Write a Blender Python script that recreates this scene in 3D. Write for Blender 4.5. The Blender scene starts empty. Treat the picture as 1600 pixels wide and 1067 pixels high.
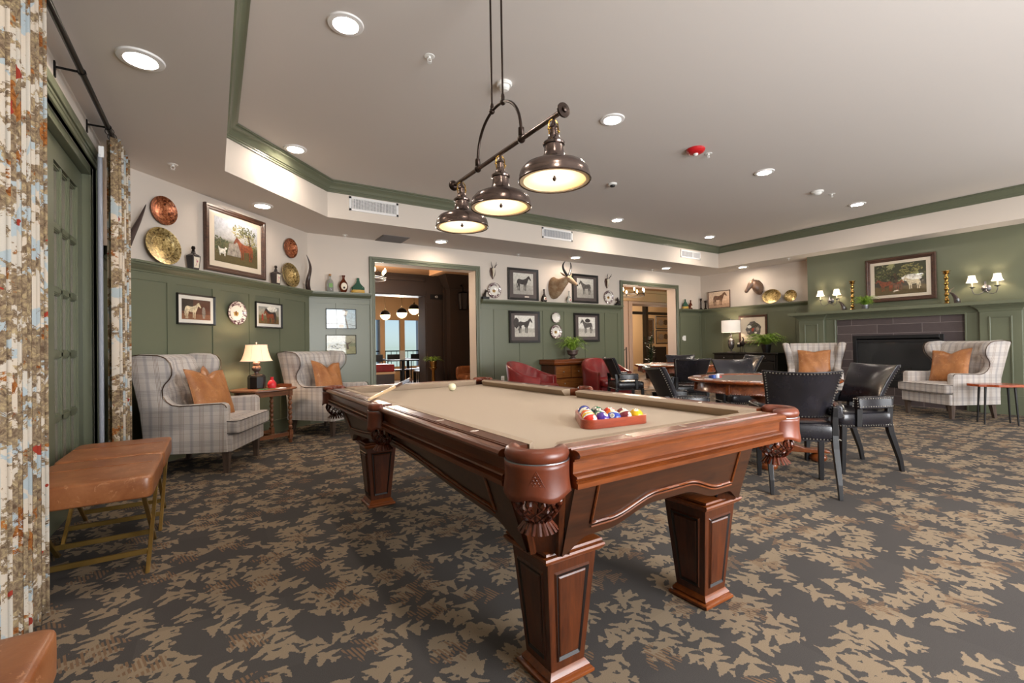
import bpy, bmesh, math, random
from mathutils import Vector, Matrix
PI = math.pi
R = math.radians
random.seed(7)
SC = bpy.context.scene
COL = SC.collection

# ------------------------------------------------------------------ camera
CAM_H = 1.08
_cd = bpy.data.cameras.new('camera')
_cd.sensor_width = 36.0
_cd.lens = 721.48 / 1600 * 36.0
_cd.clip_start = 0.05
_cd.clip_end = 120
cam = bpy.data.objects.new('camera', _cd)
COL.objects.link(cam)
yw, pi_, ro = R(32.819), R(0.5696), R(-0.8926)
fw = Vector((math.sin(yw)*math.cos(pi_), math.cos(yw)*math.cos(pi_), math.sin(pi_)))
rt = Vector((math.cos(yw), -math.sin(yw), 0))
up = rt.cross(fw)
r2 = rt*math.cos(ro) + up*math.sin(ro)
u2 = -rt*math.sin(ro) + up*math.cos(ro)
cam.matrix_world = Matrix(((r2.x, u2.x, -fw.x, 0), (r2.y, u2.y, -fw.y, 0), (r2.z, u2.z, -fw.z, CAM_H), (0, 0, 0, 1)))
SC.camera = cam

# ------------------------------------------------------------------ world, exposure
SC.view_settings.view_transform = 'Standard'
SC.view_settings.look = 'None'
SC.view_settings.gamma = 1.0
SC.view_settings.use_curve_mapping = False
SC.view_settings.exposure = 0.42
SC.cycles.max_bounces = 7
SC.cycles.diffuse_bounces = 4
SC.cycles.glossy_bounces = 3
SC.cycles.transmission_bounces = 4
SC.cycles.transparent_max_bounces = 8
SC.cycles.sample_clamp_indirect = 4.0
SC.cycles.caustics_reflective = False
SC.cycles.caustics_refractive = False
SC.cycles.blur_glossy = 1.0
wd = bpy.data.worlds.new('world')
SC.world = wd
wd.use_nodes = True
_nt = wd.node_tree
_nt.nodes.clear()
_o = _nt.nodes.new('ShaderNodeOutputWorld')
_b = _nt.nodes.new('ShaderNodeBackground')
_s = _nt.nodes.new('ShaderNodeTexSky')
_s.sky_type = 'HOSEK_WILKIE'
_s.sun_direction = (-0.3, -0.8, 0.55)
_s.turbidity = 3.0
_b.inputs['Strength'].default_value = 2.6
_nt.links.new(_s.outputs[0], _b.inputs['Color'])
_nt.links.new(_b.outputs[0], _o.inputs['Surface'])


def area_light(name, loc, size, energy, color=(1, 1, 1), target=None, shape='RECTANGLE', sy=None, spread=180):
    d = bpy.data.lights.new(name, 'AREA')
    d.shape = shape
    d.size = size
    if shape == 'RECTANGLE':
        d.size_y = sy or size
    d.energy = energy
    d.color = color
    d.spread = R(spread)
    o = bpy.data.objects.new(name, d)
    COL.objects.link(o)
    o.location = loc
    if target is not None:
        o.rotation_euler = (Vector(target) - Vector(loc)).to_track_quat('-Z', 'Y').to_euler()
    return o


def point_light(name, loc, energy, color, r=0.03):
    d = bpy.data.lights.new(name, 'POINT')
    d.energy = energy
    d.color = color
    d.shadow_soft_size = r
    o = bpy.data.objects.new(name, d)
    COL.objects.link(o)
    o.location = loc
    return o


WARM = (1.0, 0.78, 0.58)
NEUT = (1.0, 0.90, 0.79)
DAY = (0.88, 0.94, 1.0)
# daylight that enters through the window bays in the wall behind the camera and the glazed door
area_light('window_daylight', (7.6, -2.36, 1.5), 2.6, 150, (0.97, 0.98, 1.0), (7.2, 4.0, 1.7), sy=1.9)
area_light('window_daylight', (2.6, -2.36, 1.5), 2.6, 270, (0.97, 0.98, 1.0), (3.2, 4.0, 1.7), sy=1.9)
# dining room windows beyond the wide doorway
area_light('window_daylight', (5.2, 14.7, 1.5), 3.4, 90, DAY, (4.0, 8.0, 0.4), sy=2.0)

DOWNLIGHTS_TRAY = [(0.75, 0.60), (0.75, 3.14), (0.75, 5.40), (3.22, 0.60), (3.22, 3.16), (5.88, 0.60), (5.88, 3.15), (5.88, 5.70), (8.55, 0.60), (8.55, 3.14), (8.47, 5.68)]
DOWNLIGHTS_SOFFIT = [(-0.344, 3.38), (0.487, 6.11), (3.06, 6.80), (5.87, 6.80), (8.50, 6.78), (9.97, 5.87), (9.97, 1.2)]
Z_TRAY, Z_SOFFIT = 3.237, 2.774
# the lit lenses of these fixtures (built with the ceiling fittings) give the light; strengths here
LENS_TRAY, LENS_SOFFIT = 185, 115


# ------------------------------------------------------------------ colour and node helpers
def lin(c):
    if isinstance(c, str):
        c = [int(c[i:i + 2], 16) / 255 for i in (0, 2, 4)]
    return tuple((v / 12.92 if v <= 0.04045 else ((v + 0.055) / 1.055) ** 2.4) for v in c)


class NT:
    def __init__(s, name):
        s.m = bpy.data.materials.new(name)
        s.m.use_nodes = True
        s.t = s.m.node_tree
        s.t.nodes.clear()
        s.out = s.t.nodes.new('ShaderNodeOutputMaterial')
        s.p = s.t.nodes.new('ShaderNodeBsdfPrincipled')
        s.t.links.new(s.p.outputs[0], s.out.inputs[0])

    def n(s, typ, ins=None, **props):
        nd = s.t.nodes.new('ShaderNode' + typ)
        for k, v in props.items():
            setattr(nd, k, v)
        if ins:
            for k, v in ins.items():
                s.set(nd.inputs[k], v)
        return nd

    def set(s, sock, v):
        if isinstance(v, bpy.types.NodeSocket):
            s.t.links.new(v, sock)
        elif isinstance(v, bpy.types.Node):
            s.t.links.new(v.outputs[0], sock)
        else:
            if isinstance(v, tuple) and len(v) == 3 and sock.type == 'RGBA':
                v = (*v, 1)
            sock.default_value = v

    def P(s, **kw):
        for k, v in kw.items():
            s.set(s.p.inputs[k.replace('_', ' ')], v)
        return s

    def math(s, op, a, b=None, c=None):
        nd = s.n('Math', operation=op)
        s.set(nd.inputs[0], a)
        if b is not None:
            s.set(nd.inputs[1], b)
        if c is not None:
            s.set(nd.inputs[2], c)
        return nd.outputs[0]

    def vmath(s, op, a, b=None, scale=None):
        nd = s.n('VectorMath', operation=op)
        s.set(nd.inputs[0], a)
        if b is not None:
            s.set(nd.inputs[1], b)
        if scale is not None:
            s.set(nd.inputs['Scale'], scale)
        return nd.outputs['Value'] if op in ('LENGTH', 'DOT_PRODUCT', 'DISTANCE') else nd.outputs[0]

    def mix(s, f, a, b, blend='MIX'):
        nd = s.n('Mix', data_type='RGBA', blend_type=blend)
        s.set(nd.inputs[0], f)
        s.set(nd.inputs[6], a)
        s.set(nd.inputs[7], b)
        return nd.outputs[2]

    def ramp(s, f, stops, interp='LINEAR'):
        nd = s.n('ValToRGB')
        cr = nd.color_ramp
        cr.interpolation = interp
        while len(cr.elements) < len(stops):
            cr.elements.new(0.5)
        for e, (p, c) in zip(cr.elements, stops):
            e.position = p
            e.color = (*c, 1) if len(c) == 3 else c
        s.set(nd.inputs[0], f)
        return nd.outputs[0]

    def coord(s, kind='Object', scale=(1, 1, 1), rot=(0, 0, 0), loc=(0, 0, 0)):
        tc = s.n('TexCoord')
        mp = s.n('Mapping')
        s.t.links.new(tc.outputs[kind], mp.inputs[0])
        mp.inputs['Scale'].default_value = scale
        mp.inputs['Rotation'].default_value = rot
        mp.inputs['Location'].default_value = loc
        return mp.outputs[0]

    def noise(s, vec, scale, detail=3, rough=0.55, dist=0.0, out='Fac', dim='3D'):
        nd = s.n('TexNoise', noise_dimensions=dim)
        s.set(nd.inputs['Vector'], vec)
        nd.inputs['Scale'].default_value = scale
        nd.inputs['Detail'].default_value = detail
        nd.inputs['Roughness'].default_value = rough
        nd.inputs['Distortion'].default_value = dist
        return nd.outputs[out]

    def bump(s, h, strength=0.3, dist=0.01):
        nd = s.n('Bump')
        s.set(nd.inputs['Height'], h)
        nd.inputs['Strength'].default_value = strength
        nd.inputs['Distance'].default_value = dist
        s.t.links.new(nd.outputs[0], s.p.inputs['Normal'])


M = {}


def plain(name, col, rough=0.5, metal=0.0, bump=0, bscale=60, var=0, spec=None, coat=0):
    t = NT(name)
    c = lin(col)
    co = None
    if bump or var:
        co = t.coord()
    if var:
        f = t.noise(co, 7, 4)
        t.P(Base_Color=t.mix(f, tuple(v * (1 - var) for v in c), tuple(min(1, v * (1 + var)) for v in c)))
    else:
        t.P(Base_Color=c)
    t.P(Roughness=rough, Metallic=metal)
    if spec is not None:
        t.p.inputs['Specular IOR Level'].default_value = spec
    if coat:
        t.p.inputs['Coat Weight'].default_value = coat
        t.p.inputs['Coat Roughness'].default_value = 0.15
    if bump:
        t.bump(t.noise(co, bscale, 3), bump, 0.004)
    M[name] = t.m
    return t.m


def emit(name, col, strength, rough=0.5, base=None):
    t = NT(name)
    t.P(Base_Color=lin(base or col), Roughness=rough, Emission_Color=lin(col), Emission_Strength=strength)
    M[name] = t.m
    return t.m


def wood(name, dark, light, axis='x', rough=0.3, scale=1.0, coat=0.3):
    t = NT(name)
    sc = {'x': (1.2, 14, 14), 'y': (14, 1.2, 14), 'z': (14, 14, 1.2)}[axis]
    co = t.coord(scale=tuple(v * scale for v in sc))
    f = t.noise(co, 3.0, 5, 0.6, 0.6)
    g = t.noise(co, 14.0, 3, 0.6)
    f2 = t.math('ADD', t.math('MULTIPLY', f, 0.7), t.math('MULTIPLY', g, 0.3))
    t.P(Base_Color=t.ramp(f2, [(0.32, lin(dark)), (0.68, lin(light))]), Roughness=rough)
    t.p.inputs['Coat Weight'].default_value = coat
    t.p.inputs['Coat Roughness'].default_value = 0.12
    t.bump(g, 0.05, 0.002)
    M[name] = t.m
    return t.m


def leather(name, dark, light, rough=0.38, wear=None, bump=0.12):
    t = NT(name)
    co = t.coord()
    f = t.noise(co, 5.0, 6, 0.65, 0.4)
    c = t.ramp(f, [(0.3, lin(dark)), (0.72, lin(light))])
    if wear:
        g = t.noise(co, 16, 6, 0.75, 1.2)
        c = t.mix(t.math('MULTIPLY', t.math('SMOOTH_MIN', t.math('GREATER_THAN', g, 0.60), 1.0, 0.1), 0.45), c, lin(wear))
    t.P(Base_Color=c, Roughness=rough)
    t.bump(t.noise(co, 90, 4, 0.6), bump, 0.003)
    M[name] = t.m
    return t.m


# ------------------------------------------------------------------ mesh builder
class MB:
    def __init__(s):
        s.v = []
        s.f = []
        s.mi = []
        s.cur = 0
        s.M = Matrix.Identity(4)

    def add(s, verts, faces, mi=None):
        b = len(s.v)
        s.v += [tuple(s.M @ Vector(p)) for p in verts]
        s.f += [tuple(i + b for i in f) for f in faces]
        s.mi += [s.cur if mi is None else mi] * len(faces)
        return s

    def box(s, x0, x1, y0, y1, z0, z1, mi=None):
        if x0 > x1: x0, x1 = x1, x0
        if y0 > y1: y0, y1 = y1, y0
        if z0 > z1: z0, z1 = z1, z0
        v = [(x0, y0, z0), (x1, y0, z0), (x1, y1, z0), (x0, y1, z0), (x0, y0, z1), (x1, y0, z1), (x1, y1, z1), (x0, y1, z1)]
        return s.add(v, [(0, 3, 2, 1), (4, 5, 6, 7), (0, 1, 5, 4), (1, 2, 6, 5), (2, 3, 7, 6), (3, 0, 4, 7)], mi)

    def hexa(s, bot, top, mi=None):
        # bot / top : lists of 4 points, counter-clockwise seen from above
        return s.add(list(bot) + list(top), [(0, 3, 2, 1), (4, 5, 6, 7), (0, 1, 5, 4), (1, 2, 6, 5), (2, 3, 7, 6), (3, 0, 4, 7)], mi)

    def taper(s, cx, cy, z0, hx0, hy0, z1, hx1, hy1, cx1=None, cy1=None, mi=None):
        cx1 = cx if cx1 is None else cx1
        cy1 = cy if cy1 is None else cy1
        b = [(cx - hx0, cy - hy0, z0), (cx + hx0, cy - hy0, z0), (cx + hx0, cy + hy0, z0), (cx - hx0, cy + hy0, z0)]
        t = [(cx1 - hx1, cy1 - hy1, z1), (cx1 + hx1, cy1 - hy1, z1), (cx1 + hx1, cy1 + hy1, z1), (cx1 - hx1, cy1 + hy1, z1)]
        return s.hexa(b, t, mi)

    def loft(s, rings, closed=True, cap=True, mi=None):
        n = len(rings[0])
        v = [p for r in rings for p in r]
        f = []
        for i in range(len(rings) - 1):
            for j in range(n if closed else n - 1):
                k = (j + 1) % n
                f.append((i * n + j, i * n + k, (i + 1) * n + k, (i + 1) * n + j))
        if cap and closed:
            f.append(tuple(reversed(range(n))))
            f.append(tuple(range((len(rings) - 1) * n, len(rings) * n)))
        return s.add(v, f, mi)

    def lathe(s, prof, seg=24, c=(0, 0), mi=None, axis='z', sx=1, sy=1, cap=True, ring=False):
        rings = []
        if ring:      # closed cross-section: an open ring
            prof = list(prof) + [prof[0]]
            cap = False
        for r, z in prof:
            rg = []
            for k in range(seg):
                a = 2 * PI * k / seg
                x, y = r * math.cos(a) * sx, r * math.sin(a) * sy
                if axis == 'z':
                    rg.append((c[0] + x, c[1] + y, z))
                elif axis == 'y':      # profile axis runs toward -y
                    rg.append((c[0] + x, -z, c[1] + y))
                else:
                    rg.append((z, c[0] + x, c[1] + y))
            rings.append(rg)
        return s.loft(rings, cap=cap, mi=mi)

    def prism(s, poly, a, b, plane='xz', mi=None):
        # poly in given plane, extruded along the remaining axis from a to b
        def P(p, t):
            if plane == 'xz': return (p[0], t, p[1])
            if plane == 'yz': return (t, p[0], p[1])
            return (p[0], p[1], t)
        n = len(poly)
        v = [P(p, a) for p in poly] + [P(p, b) for p in poly]
        f = [tuple(reversed(range(n))), tuple(range(n, 2 * n))]
        f += [(i, (i + 1) % n, (i + 1) % n + n, i + n) for i in range(n)]
        return s.add(v, f, mi)

    def tube(s, pts, r, seg=8, mi=None, closed=False, flat=1.0):
        pts = [Vector(p) for p in pts]
        n = len(pts)
        rad = r if isinstance(r, (list, tuple)) else [r] * n
        rings = []
        prev = None
        for i, p in enumerate(pts):
            if closed:
                d = pts[(i + 1) % n] - pts[i - 1]
            else:
                d = pts[min(i + 1, n - 1)] - pts[max(i - 1, 0)]
            if d.length < 1e-9:
                d = Vector((0, 0, 1))
            d.normalize()
            if prev is None:
                a = Vector((0, 0, 1)) if abs(d.z) < 0.9 else Vector((1, 0, 0))
                u = d.cross(a).normalized()
            else:
                u = (prev - d * prev.dot(d))
                u = u.normalized() if u.length > 1e-6 else d.orthogonal().normalized()
            prev = u
            w = d.cross(u)
            rings.append([tuple(p + (u * math.cos(2 * PI * k / seg) + w * math.sin(2 * PI * k / seg) * flat) * rad[i]) for k in range(seg)])
        if closed:
            rings.append(rings[0])
        return s.loft(rings, cap=not closed, mi=mi)

    def sphere(s, c, r, seg=12, rings=8, mi=None, sx=1, sy=1, sz=1):
        v = [(c[0], c[1], c[2] - r * sz)]
        for i in range(1, rings):
            t = PI * i / rings
            for k in range(seg):
                a = 2 * PI * k / seg
                v.append((c[0] + r * sx * math.sin(t) * math.cos(a), c[1] + r * sy * math.sin(t) * math.sin(a), c[2] - r * sz * math.cos(t)))
        v.append((c[0], c[1], c[2] + r * sz))
        f = []
        for k in range(seg):
            f.append((0, 1 + (k + 1) % seg, 1 + k))
        for i in range(rings - 2):
            for k in range(seg):
                a = 1 + i * seg + k
                b = 1 + i * seg + (k + 1) % seg
                f.append((a, b, b + seg, a + seg))
        e = len(v) - 1
        o = 1 + (rings - 2) * seg
        for k in range(seg):
            f.append((o + k, o + (k + 1) % seg, e))
        return s.add(v, f, mi)

    def bead(s, c, r, mi=None):
        x, y, z = c
        v = [(x - r, y, z), (x + r, y, z), (x, y - r, z), (x, y + r, z), (x, y, z - r), (x, y, z + r)]
        f = [(0, 2, 5), (2, 1, 5), (1, 3, 5), (3, 0, 5), (2, 0, 4), (1, 2, 4), (3, 1, 4), (0, 3, 4)]
        return s.add(v, f, mi)

    def soft(s, x0, x1, y0, y1, z0, z1, e=0.28, crown=0.0, n=10, mi=None):
        # rounded cushion: superellipsoid-like box with a crowned top
        cx, cy, cz = (x0 + x1) / 2, (y0 + y1) / 2, (z0 + z1) / 2
        hx, hy, hz = abs(x1 - x0) / 2, abs(y1 - y0) / 2, abs(z1 - z0) / 2
        sg = lambda w, m: math.copysign(abs(w) ** m, w)
        seg, rg = n * 4, n + 2
        rings = []
        for i in range(rg + 1):
            t = -PI / 2 + PI * i / rg
            ring = []
            for k in range(seg):
                a = 2 * PI * (k + 0.5) / seg
                x = sg(math.cos(t), e * 1.2) * sg(math.cos(a), e)
                y = sg(math.cos(t), e * 1.2) * sg(math.sin(a), e)
                z = sg(math.sin(t), e * 1.6)
                zz = cz + hz * z + (crown * (1 - x * x) * (1 - y * y) if z > 0 else 0)
                ring.append((cx + hx * x, cy + hy * y, zz))
            rings.append(ring)
        return s.loft(rings, mi=mi)

    def grid(s, nu, nv, fn, mi=None, closed_u=False):
        v = [fn(i / (nu - (0 if closed_u else 1)), j / (nv - 1)) for j in range(nv) for i in range(nu)]
        f = []
        for j in range(nv - 1):
            for i in range(nu if closed_u else nu - 1):
                k = (i + 1) % nu
                f.append((j * nu + i, j * nu + k, (j + 1) * nu + k, (j + 1) * nu + i))
        return s.add(v, f, mi)

    def build(s, name, mats, parent=None, bevel=0, seg=2, smooth=35, solid=0, sub=0, loc=None, rotz=0, rot=None):
        me = bpy.data.meshes.new(name)
        me.from_pydata(s.v, [], s.f)
        if not isinstance(mats, (list, tuple)):
            mats = [mats]
        for m in mats:
            me.materials.append(M[m] if isinstance(m, str) else m)
        me.polygons.foreach_set('material_index', s.mi)
        bm = bmesh.new()
        bm.from_mesh(me)
        if len(bm.faces) < 6000:
            bmesh.ops.recalc_face_normals(bm, faces=bm.faces)
        bm.to_mesh(me)
        bm.free()
        if smooth:
            me.polygons.foreach_set('use_smooth', [True] * len(me.polygons))
            me.set_sharp_from_angle(angle=R(smooth))
        me.update()
        o = bpy.data.objects.new(name, me)
        COL.objects.link(o)
        if parent:
            o.parent = parent
        if loc is not None:
            o.location = loc
        if rotz:
            o.rotation_euler = (0, 0, rotz)
        if rot is not None:
            o.rotation_euler = rot
        if solid:
            md = o.modifiers.new('solid', 'SOLIDIFY')
            md.thickness = solid
            md.offset = 0
        if bevel:
            md = o.modifiers.new('bevel', 'BEVEL')
            md.width = bevel
            md.segments = seg
            md.limit_method = 'ANGLE'
            md.angle_limit = R(40)
            md.use_clamp_overlap = True
        if sub:
            md = o.modifiers.new('sub', 'SUBSURF')
            md.levels = sub
            md.render_levels = sub
        return o


def tag(o, label=None, cat=None, group=None, kind=None):
    if label: o['label'] = label
    if cat: o['category'] = cat
    if group: o['group'] = group
    if kind: o['kind'] = kind
    return o


def thing(name, label, cat, loc=(0, 0, 0), rz=0, group=None):
    o = bpy.data.objects.new(name, None)
    o.empty_display_size = 0.1
    COL.objects.link(o)
    o.location = loc
    o.rotation_euler = (0, 0, rz)
    return tag(o, label, cat, group)


def struct(o):
    o['kind'] = 'structure'
    return o


def kids(o):
    return [c for c in bpy.data.objects if c.parent is o]


def dup(root, loc, rz, label, group=None):
    def cp(o, par):
        c = o.copy()
        COL.objects.link(c)
        c.parent = par
        for k in kids(o):
            cp(k, c)
        return c
    r = root.copy()
    COL.objects.link(r)
    for k in kids(root):
        cp(k, r)
    r.location = loc
    r.rotation_euler = (0, 0, rz)
    r['label'] = label
    if group: r['group'] = group
    return r


# wall frames: local x = to the right as seen from the room, local -y = out of the wall into the room
S2 = math.sqrt(0.5)
WALLS = {'back': ((0, 7.236), 0), 'chamfer': ((-.761, 5.326), PI / 4), 'right': ((10.392, 7.236), -PI / 2), 'left': ((-.761, 0), PI / 2), 'breast': ((10.05, 7.236), -PI / 2), 'mantel': ((9.445, 7.236), -PI / 2), 'soffit': ((0, 6.24), 0)}


def on(w, u, z=0, off=0):
    (ox, oy), a = WALLS[w]
    return (ox + u * math.cos(a) + off * math.sin(a), oy + u * math.sin(a) - off * math.cos(a), z)


def wr(w):
    return WALLS[w][1]


def face(fx, fy):
    return math.atan2(fx, -fy)
# ------------------------------------------------------------------ materials of the room
plain('green', '646854', 0.34, bump=0.02, bscale=30)
plain('cream', 'd0c5b9', 0.75, bump=0.03, bscale=160)
plain('ceiling_paint', 'd0c9c3', 0.9, bump=0.12, bscale=180)
plain('white_trim', 'e6e4e2', 0.45)
plain('white_plastic', 'e9e8e4', 0.35)
plain('grille_dark', '2b2d33', 0.6)
plain('grille_grey', '7c8088', 0.5)
plain('return_grey', '6d6764', 0.6)
plain('black_metal', '1c1a19', 0.38, 0.8)
plain('bronze', '3a2f2a', 0.32, 0.85)
plain('black', '0c0c0d', 0.35)
plain('tan_wall', 'd6b98f', 0.8)
plain('peach_wall', 'd2b7a2', 0.8)
plain('dark_wood_paint', '372c26', 0.4)
plain('near_black', '0b0a0a', 0.5)
emit('lens_tray', 'fff0e0', LENS_TRAY)
emit('lens_soffit', 'ffecd8', LENS_SOFFIT)
emit('shade_glow', 'ffe2b8', 1.6, base='f2e3cf')
emit('bulb_glow', 'ffd9a0', 14.0)


def carpet():
    t = NT('carpet')
    tc = t.n('TexCoord').outputs['Object']
    warp = t.noise(tc, 42, 4, 0.65, out='Color')
    w = t.vmath('SCALE', t.vmath('SUBTRACT', warp, (0.5, 0.5, 0.5)), scale=0.034)
    base = t.vmath('ADD', tc, w)

    def leaves(scale, off, L, W, K, rnd=0.9, seedrot=0.0, kp=.72):
        p = t.vmath('MULTIPLY', t.vmath('ADD', base, off), (1, 1, 0))
        vo = t.n('TexVoronoi', voronoi_dimensions='2D', feature='F1')
        t.set(vo.inputs['Vector'], p)
        vo.inputs['Scale'].default_value = scale
        vo.inputs['Randomness'].default_value = rnd
        loc = t.vmath('SUBTRACT', p, vo.outputs['Position'])
        sep = t.n('SeparateColor')
        t.set(sep.inputs[0], vo.outputs['Color'])
        ang = t.math('ADD', t.math('MULTIPLY', sep.outputs[0], 3.4), seedrot)
        vr = t.n('VectorRotate', rotation_type='Z_AXIS')
        t.set(vr.inputs['Vector'], loc)
        t.set(vr.inputs['Angle'], ang)
        xyz = t.n('SeparateXYZ')
        t.set(xyz.inputs[0], vr.outputs[0])
        x, y = xyz.outputs[0], t.math('ABSOLUTE', xyz.outputs[1])
        u = t.math('SUBTRACT', x, t.math('MULTIPLY', y, 0.65))
        lob = t.math('MULTIPLY_ADD', t.math('SINE', t.math('MULTIPLY', u, K)), 0.46, 0.54)
        q = t.math('SUBTRACT', 1.0, t.math('POWER', t.math('DIVIDE', t.math('ABSOLUTE', x), L), 2.0))
        env = t.math('SQRT', t.math('MAXIMUM', q, 0.0))
        wid = t.math('MULTIPLY', t.math('MULTIPLY', lob, env), W)
        m = t.math('LESS_THAN', y, wid)
        keep = t.math('LESS_THAN', sep.outputs[1], kp)
        return t.math('MULTIPLY', m, keep), sep.outputs[2]
    m1, c1 = leaves(6.6, (0, 0, 0), 0.074, 0.060, 118, 0.8, .0, .62)
    m2, c2 = leaves(6.1, (0.37, 0.11, 0), 0.080, 0.062, 108, 0.85, .5, .55)
    m3, c3 = leaves(7.3, (5.13, 2.71, 0), 0.060, 0.048, 140, 0.85, -.4, .5)
    m4, c4 = leaves(4.2, (9.7, 3.3, 0), 0.09, 0.07, 100, 0.9, .4, .6)
    tan, slate, brown = lin('9c8a73'), lin('575350'), lin('896f57')
    col = t.mix(t.math('MAXIMUM', m1, t.math('MAXIMUM', m2, m3)), slate, tan)
    # hatched brown leaves
    sx = t.n('SeparateXYZ')
    t.set(sx.inputs[0], tc)
    st = t.math('GREATER_THAN', t.math('SINE', t.math('MULTIPLY', t.math('ADD', sx.outputs[0], t.math('MULTIPLY', sx.outputs[1], 0.25)), 420)), -0.2)
    col = t.mix(t.math('MULTIPLY', m4, st), col, brown)
    # carpet tiles differ slightly
    br = t.n('TexVoronoi', voronoi_dimensions='2D', feature='F1', distance='CHEBYCHEV')
    t.set(br.inputs['Vector'], tc)
    br.inputs['Scale'].default_value = 2.0
    br.inputs['Randomness'].default_value = 0.0
    sp = t.n('SeparateColor')
    t.set(sp.inputs[0], br.outputs['Color'])
    col = t.mix(1.0, col, t.ramp(sp.outputs[0], [(0, (0.86, 0.86, 0.87)), (1, (1, 1, 1))]), 'MULTIPLY')
    pile = t.noise(tc, 420, 2, 0.7)
    col = t.mix(1.0, col, t.ramp(pile, [(0.25, (0.62, 0.62, 0.62)), (0.75, (1.0, 1.0, 1.0))]), 'MULTIPLY')
    t.P(Base_Color=col, Roughness=0.95)
    t.p.inputs['Specular IOR Level'].default_value = 0.1
    t.bump(pile, 0.5, 0.004)
    M['carpet'] = t.m


carpet()


def dining_floor():
    t = NT('dining_floor')
    co = t.coord()
    f = t.noise(co, 2.2, 4, 0.7, 1.0)
    t.P(Base_Color=t.ramp(f, [(0.42, lin('4b3d36')), (0.55, lin('a58c74'))]), Roughness=0.35)
    M['dining_floor'] = t.m


dining_floor()


# ------------------------------------------------------------------ floor, ceiling
mb = MB()
mb.box(-1.2, 10.7, -2.8, 7.486, -0.08, 0.0)
struct(mb.build('floor', 'carpet', smooth=0))
mb = MB()
mb.box(-1.0, 18.0, 7.488, 16.0, -0.08, 0.0)
struct(mb.build('floor', 'dining_floor', smooth=0))

ROOM = [(-.761, -2.5), (10.392, -2.5), (10.392, 7.236), (1.149, 7.236), (-.761, 5.326)]
TRAY = [(.096, -1.2), (9.63, -1.2), (9.63, 6.24), (1.236, 6.24), (.096, 5.10)]
mb = MB()
n = 5
v = [(x, y, Z_SOFFIT) for x, y in ROOM] + [(x, y, Z_SOFFIT) for x, y in TRAY] + [(x, y, Z_SOFFIT + .6) for x, y in ROOM] + [(x, y, Z_SOFFIT + .6) for x, y in TRAY]
f = []
for i in range(5):
    j = (i + 1) % 5
    f += [(i, j, j + 5, i + 5), (i + 5, j + 5, j + 15, i + 15)]
mb.add(v, f[0::2], 0)
mb.add(v, f[1::2], 1)
struct(mb.build('ceiling', ['ceiling_paint', 'cream'], smooth=0))
mb = MB()
mb.add([(x, y, Z_TRAY) for x, y in TRAY] + [(x, y, Z_TRAY + .05) for x, y in TRAY], [(4, 3, 2, 1, 0), (5, 6, 7, 8, 9)] + [(i, (i + 1) % 5, (i + 1) % 5 + 5, i + 5) for i in range(5)])
struct(mb.build('ceiling', 'ceiling_paint', smooth=0))


def inset(poly, d):
    n = len(poly)
    out = []
    for i in range(n):
        p0, p1, p2 = Vector(poly[i - 1]), Vector(poly[i]), Vector(poly[(i + 1) % n])
        a, b = (p1 - p0).normalized(), (p2 - p1).normalized()
        na, nb = Vector((-a.y, a.x)), Vector((-b.y, b.x))
        k = na + nb
        k = k / max(1e-6, k.dot(na))
        out.append(tuple(p1 + k * d))
    return out


def sweep_poly(mb, poly, prof, mi=None, closed=True):
    rings = [inset(poly, d) for d, z in prof]
    n = len(poly)
    v = [(p[0], p[1], prof[k][1]) for k, r in enumerate(rings) for p in r]
    f = []
    for k in range(len(prof) - 1):
        for i in range(n):
            j = (i + 1) % n
            f.append((k * n + i, k * n + j, (k + 1) * n + j, (k + 1) * n + i))
    mb.add(v, f, mi)


mb = MB()
sweep_poly(mb, TRAY, [(.0, 3.100), (.014, 3.102), (.014, 3.118), (.022, 3.124), (.022, 3.134), (.034, 3.142), (.045, 3.165), (.06, 3.186), (.08, 3.200), (.09, 3.204), (.09, 3.218), (.108, 3.222), (.108, 3.236)])
struct(mb.build('trim_1', 'green', smooth=30))


# ------------------------------------------------------------------ walls
def wall(name, w, u0, u1, z0, z1, holes=(), mat='cream', t=.25, mats=None):
    # wall slab behind the frame's plane, with rectangular holes (u0,u1,z0,z1)
    mb = MB()
    us = sorted({u0, u1, *[h[0] for h in holes], *[h[1] for h in holes]})
    zs = sorted({z0, z1, *[h[2] for h in holes], *[h[3] for h in holes]})
    for a, b in zip(us, us[1:]):
        for c, d in zip(zs, zs[1:]):
            m = ((a + b) / 2, (c + d) / 2)
            if any(h[0] < m[0] < h[1] and h[2] < m[1] < h[3] for h in holes):
                continue
            mb.box(a, b, 0, t, c, d)
    (ox, oy), an = WALLS[w]
    return struct(mb.build(name, mats or mat, smooth=0, loc=(ox, oy, 0), rotz=an))


D1, D2 = (2.120, 3.910), (7.585, 9.400)
wall('wall_back', 'back', 1.149, 10.64, 0, 2.80, [(*D1, 0, 2.425), (*D2, 0, 2.405)])
wall('wall_chamfer', 'chamfer', 0, 2.701, 0, 2.80, t=.2)
wall('wall_right', 'right', 0, 9.75, 0, 2.80)
WALLS['near'] = ((10.392, -2.5), PI)
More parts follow.
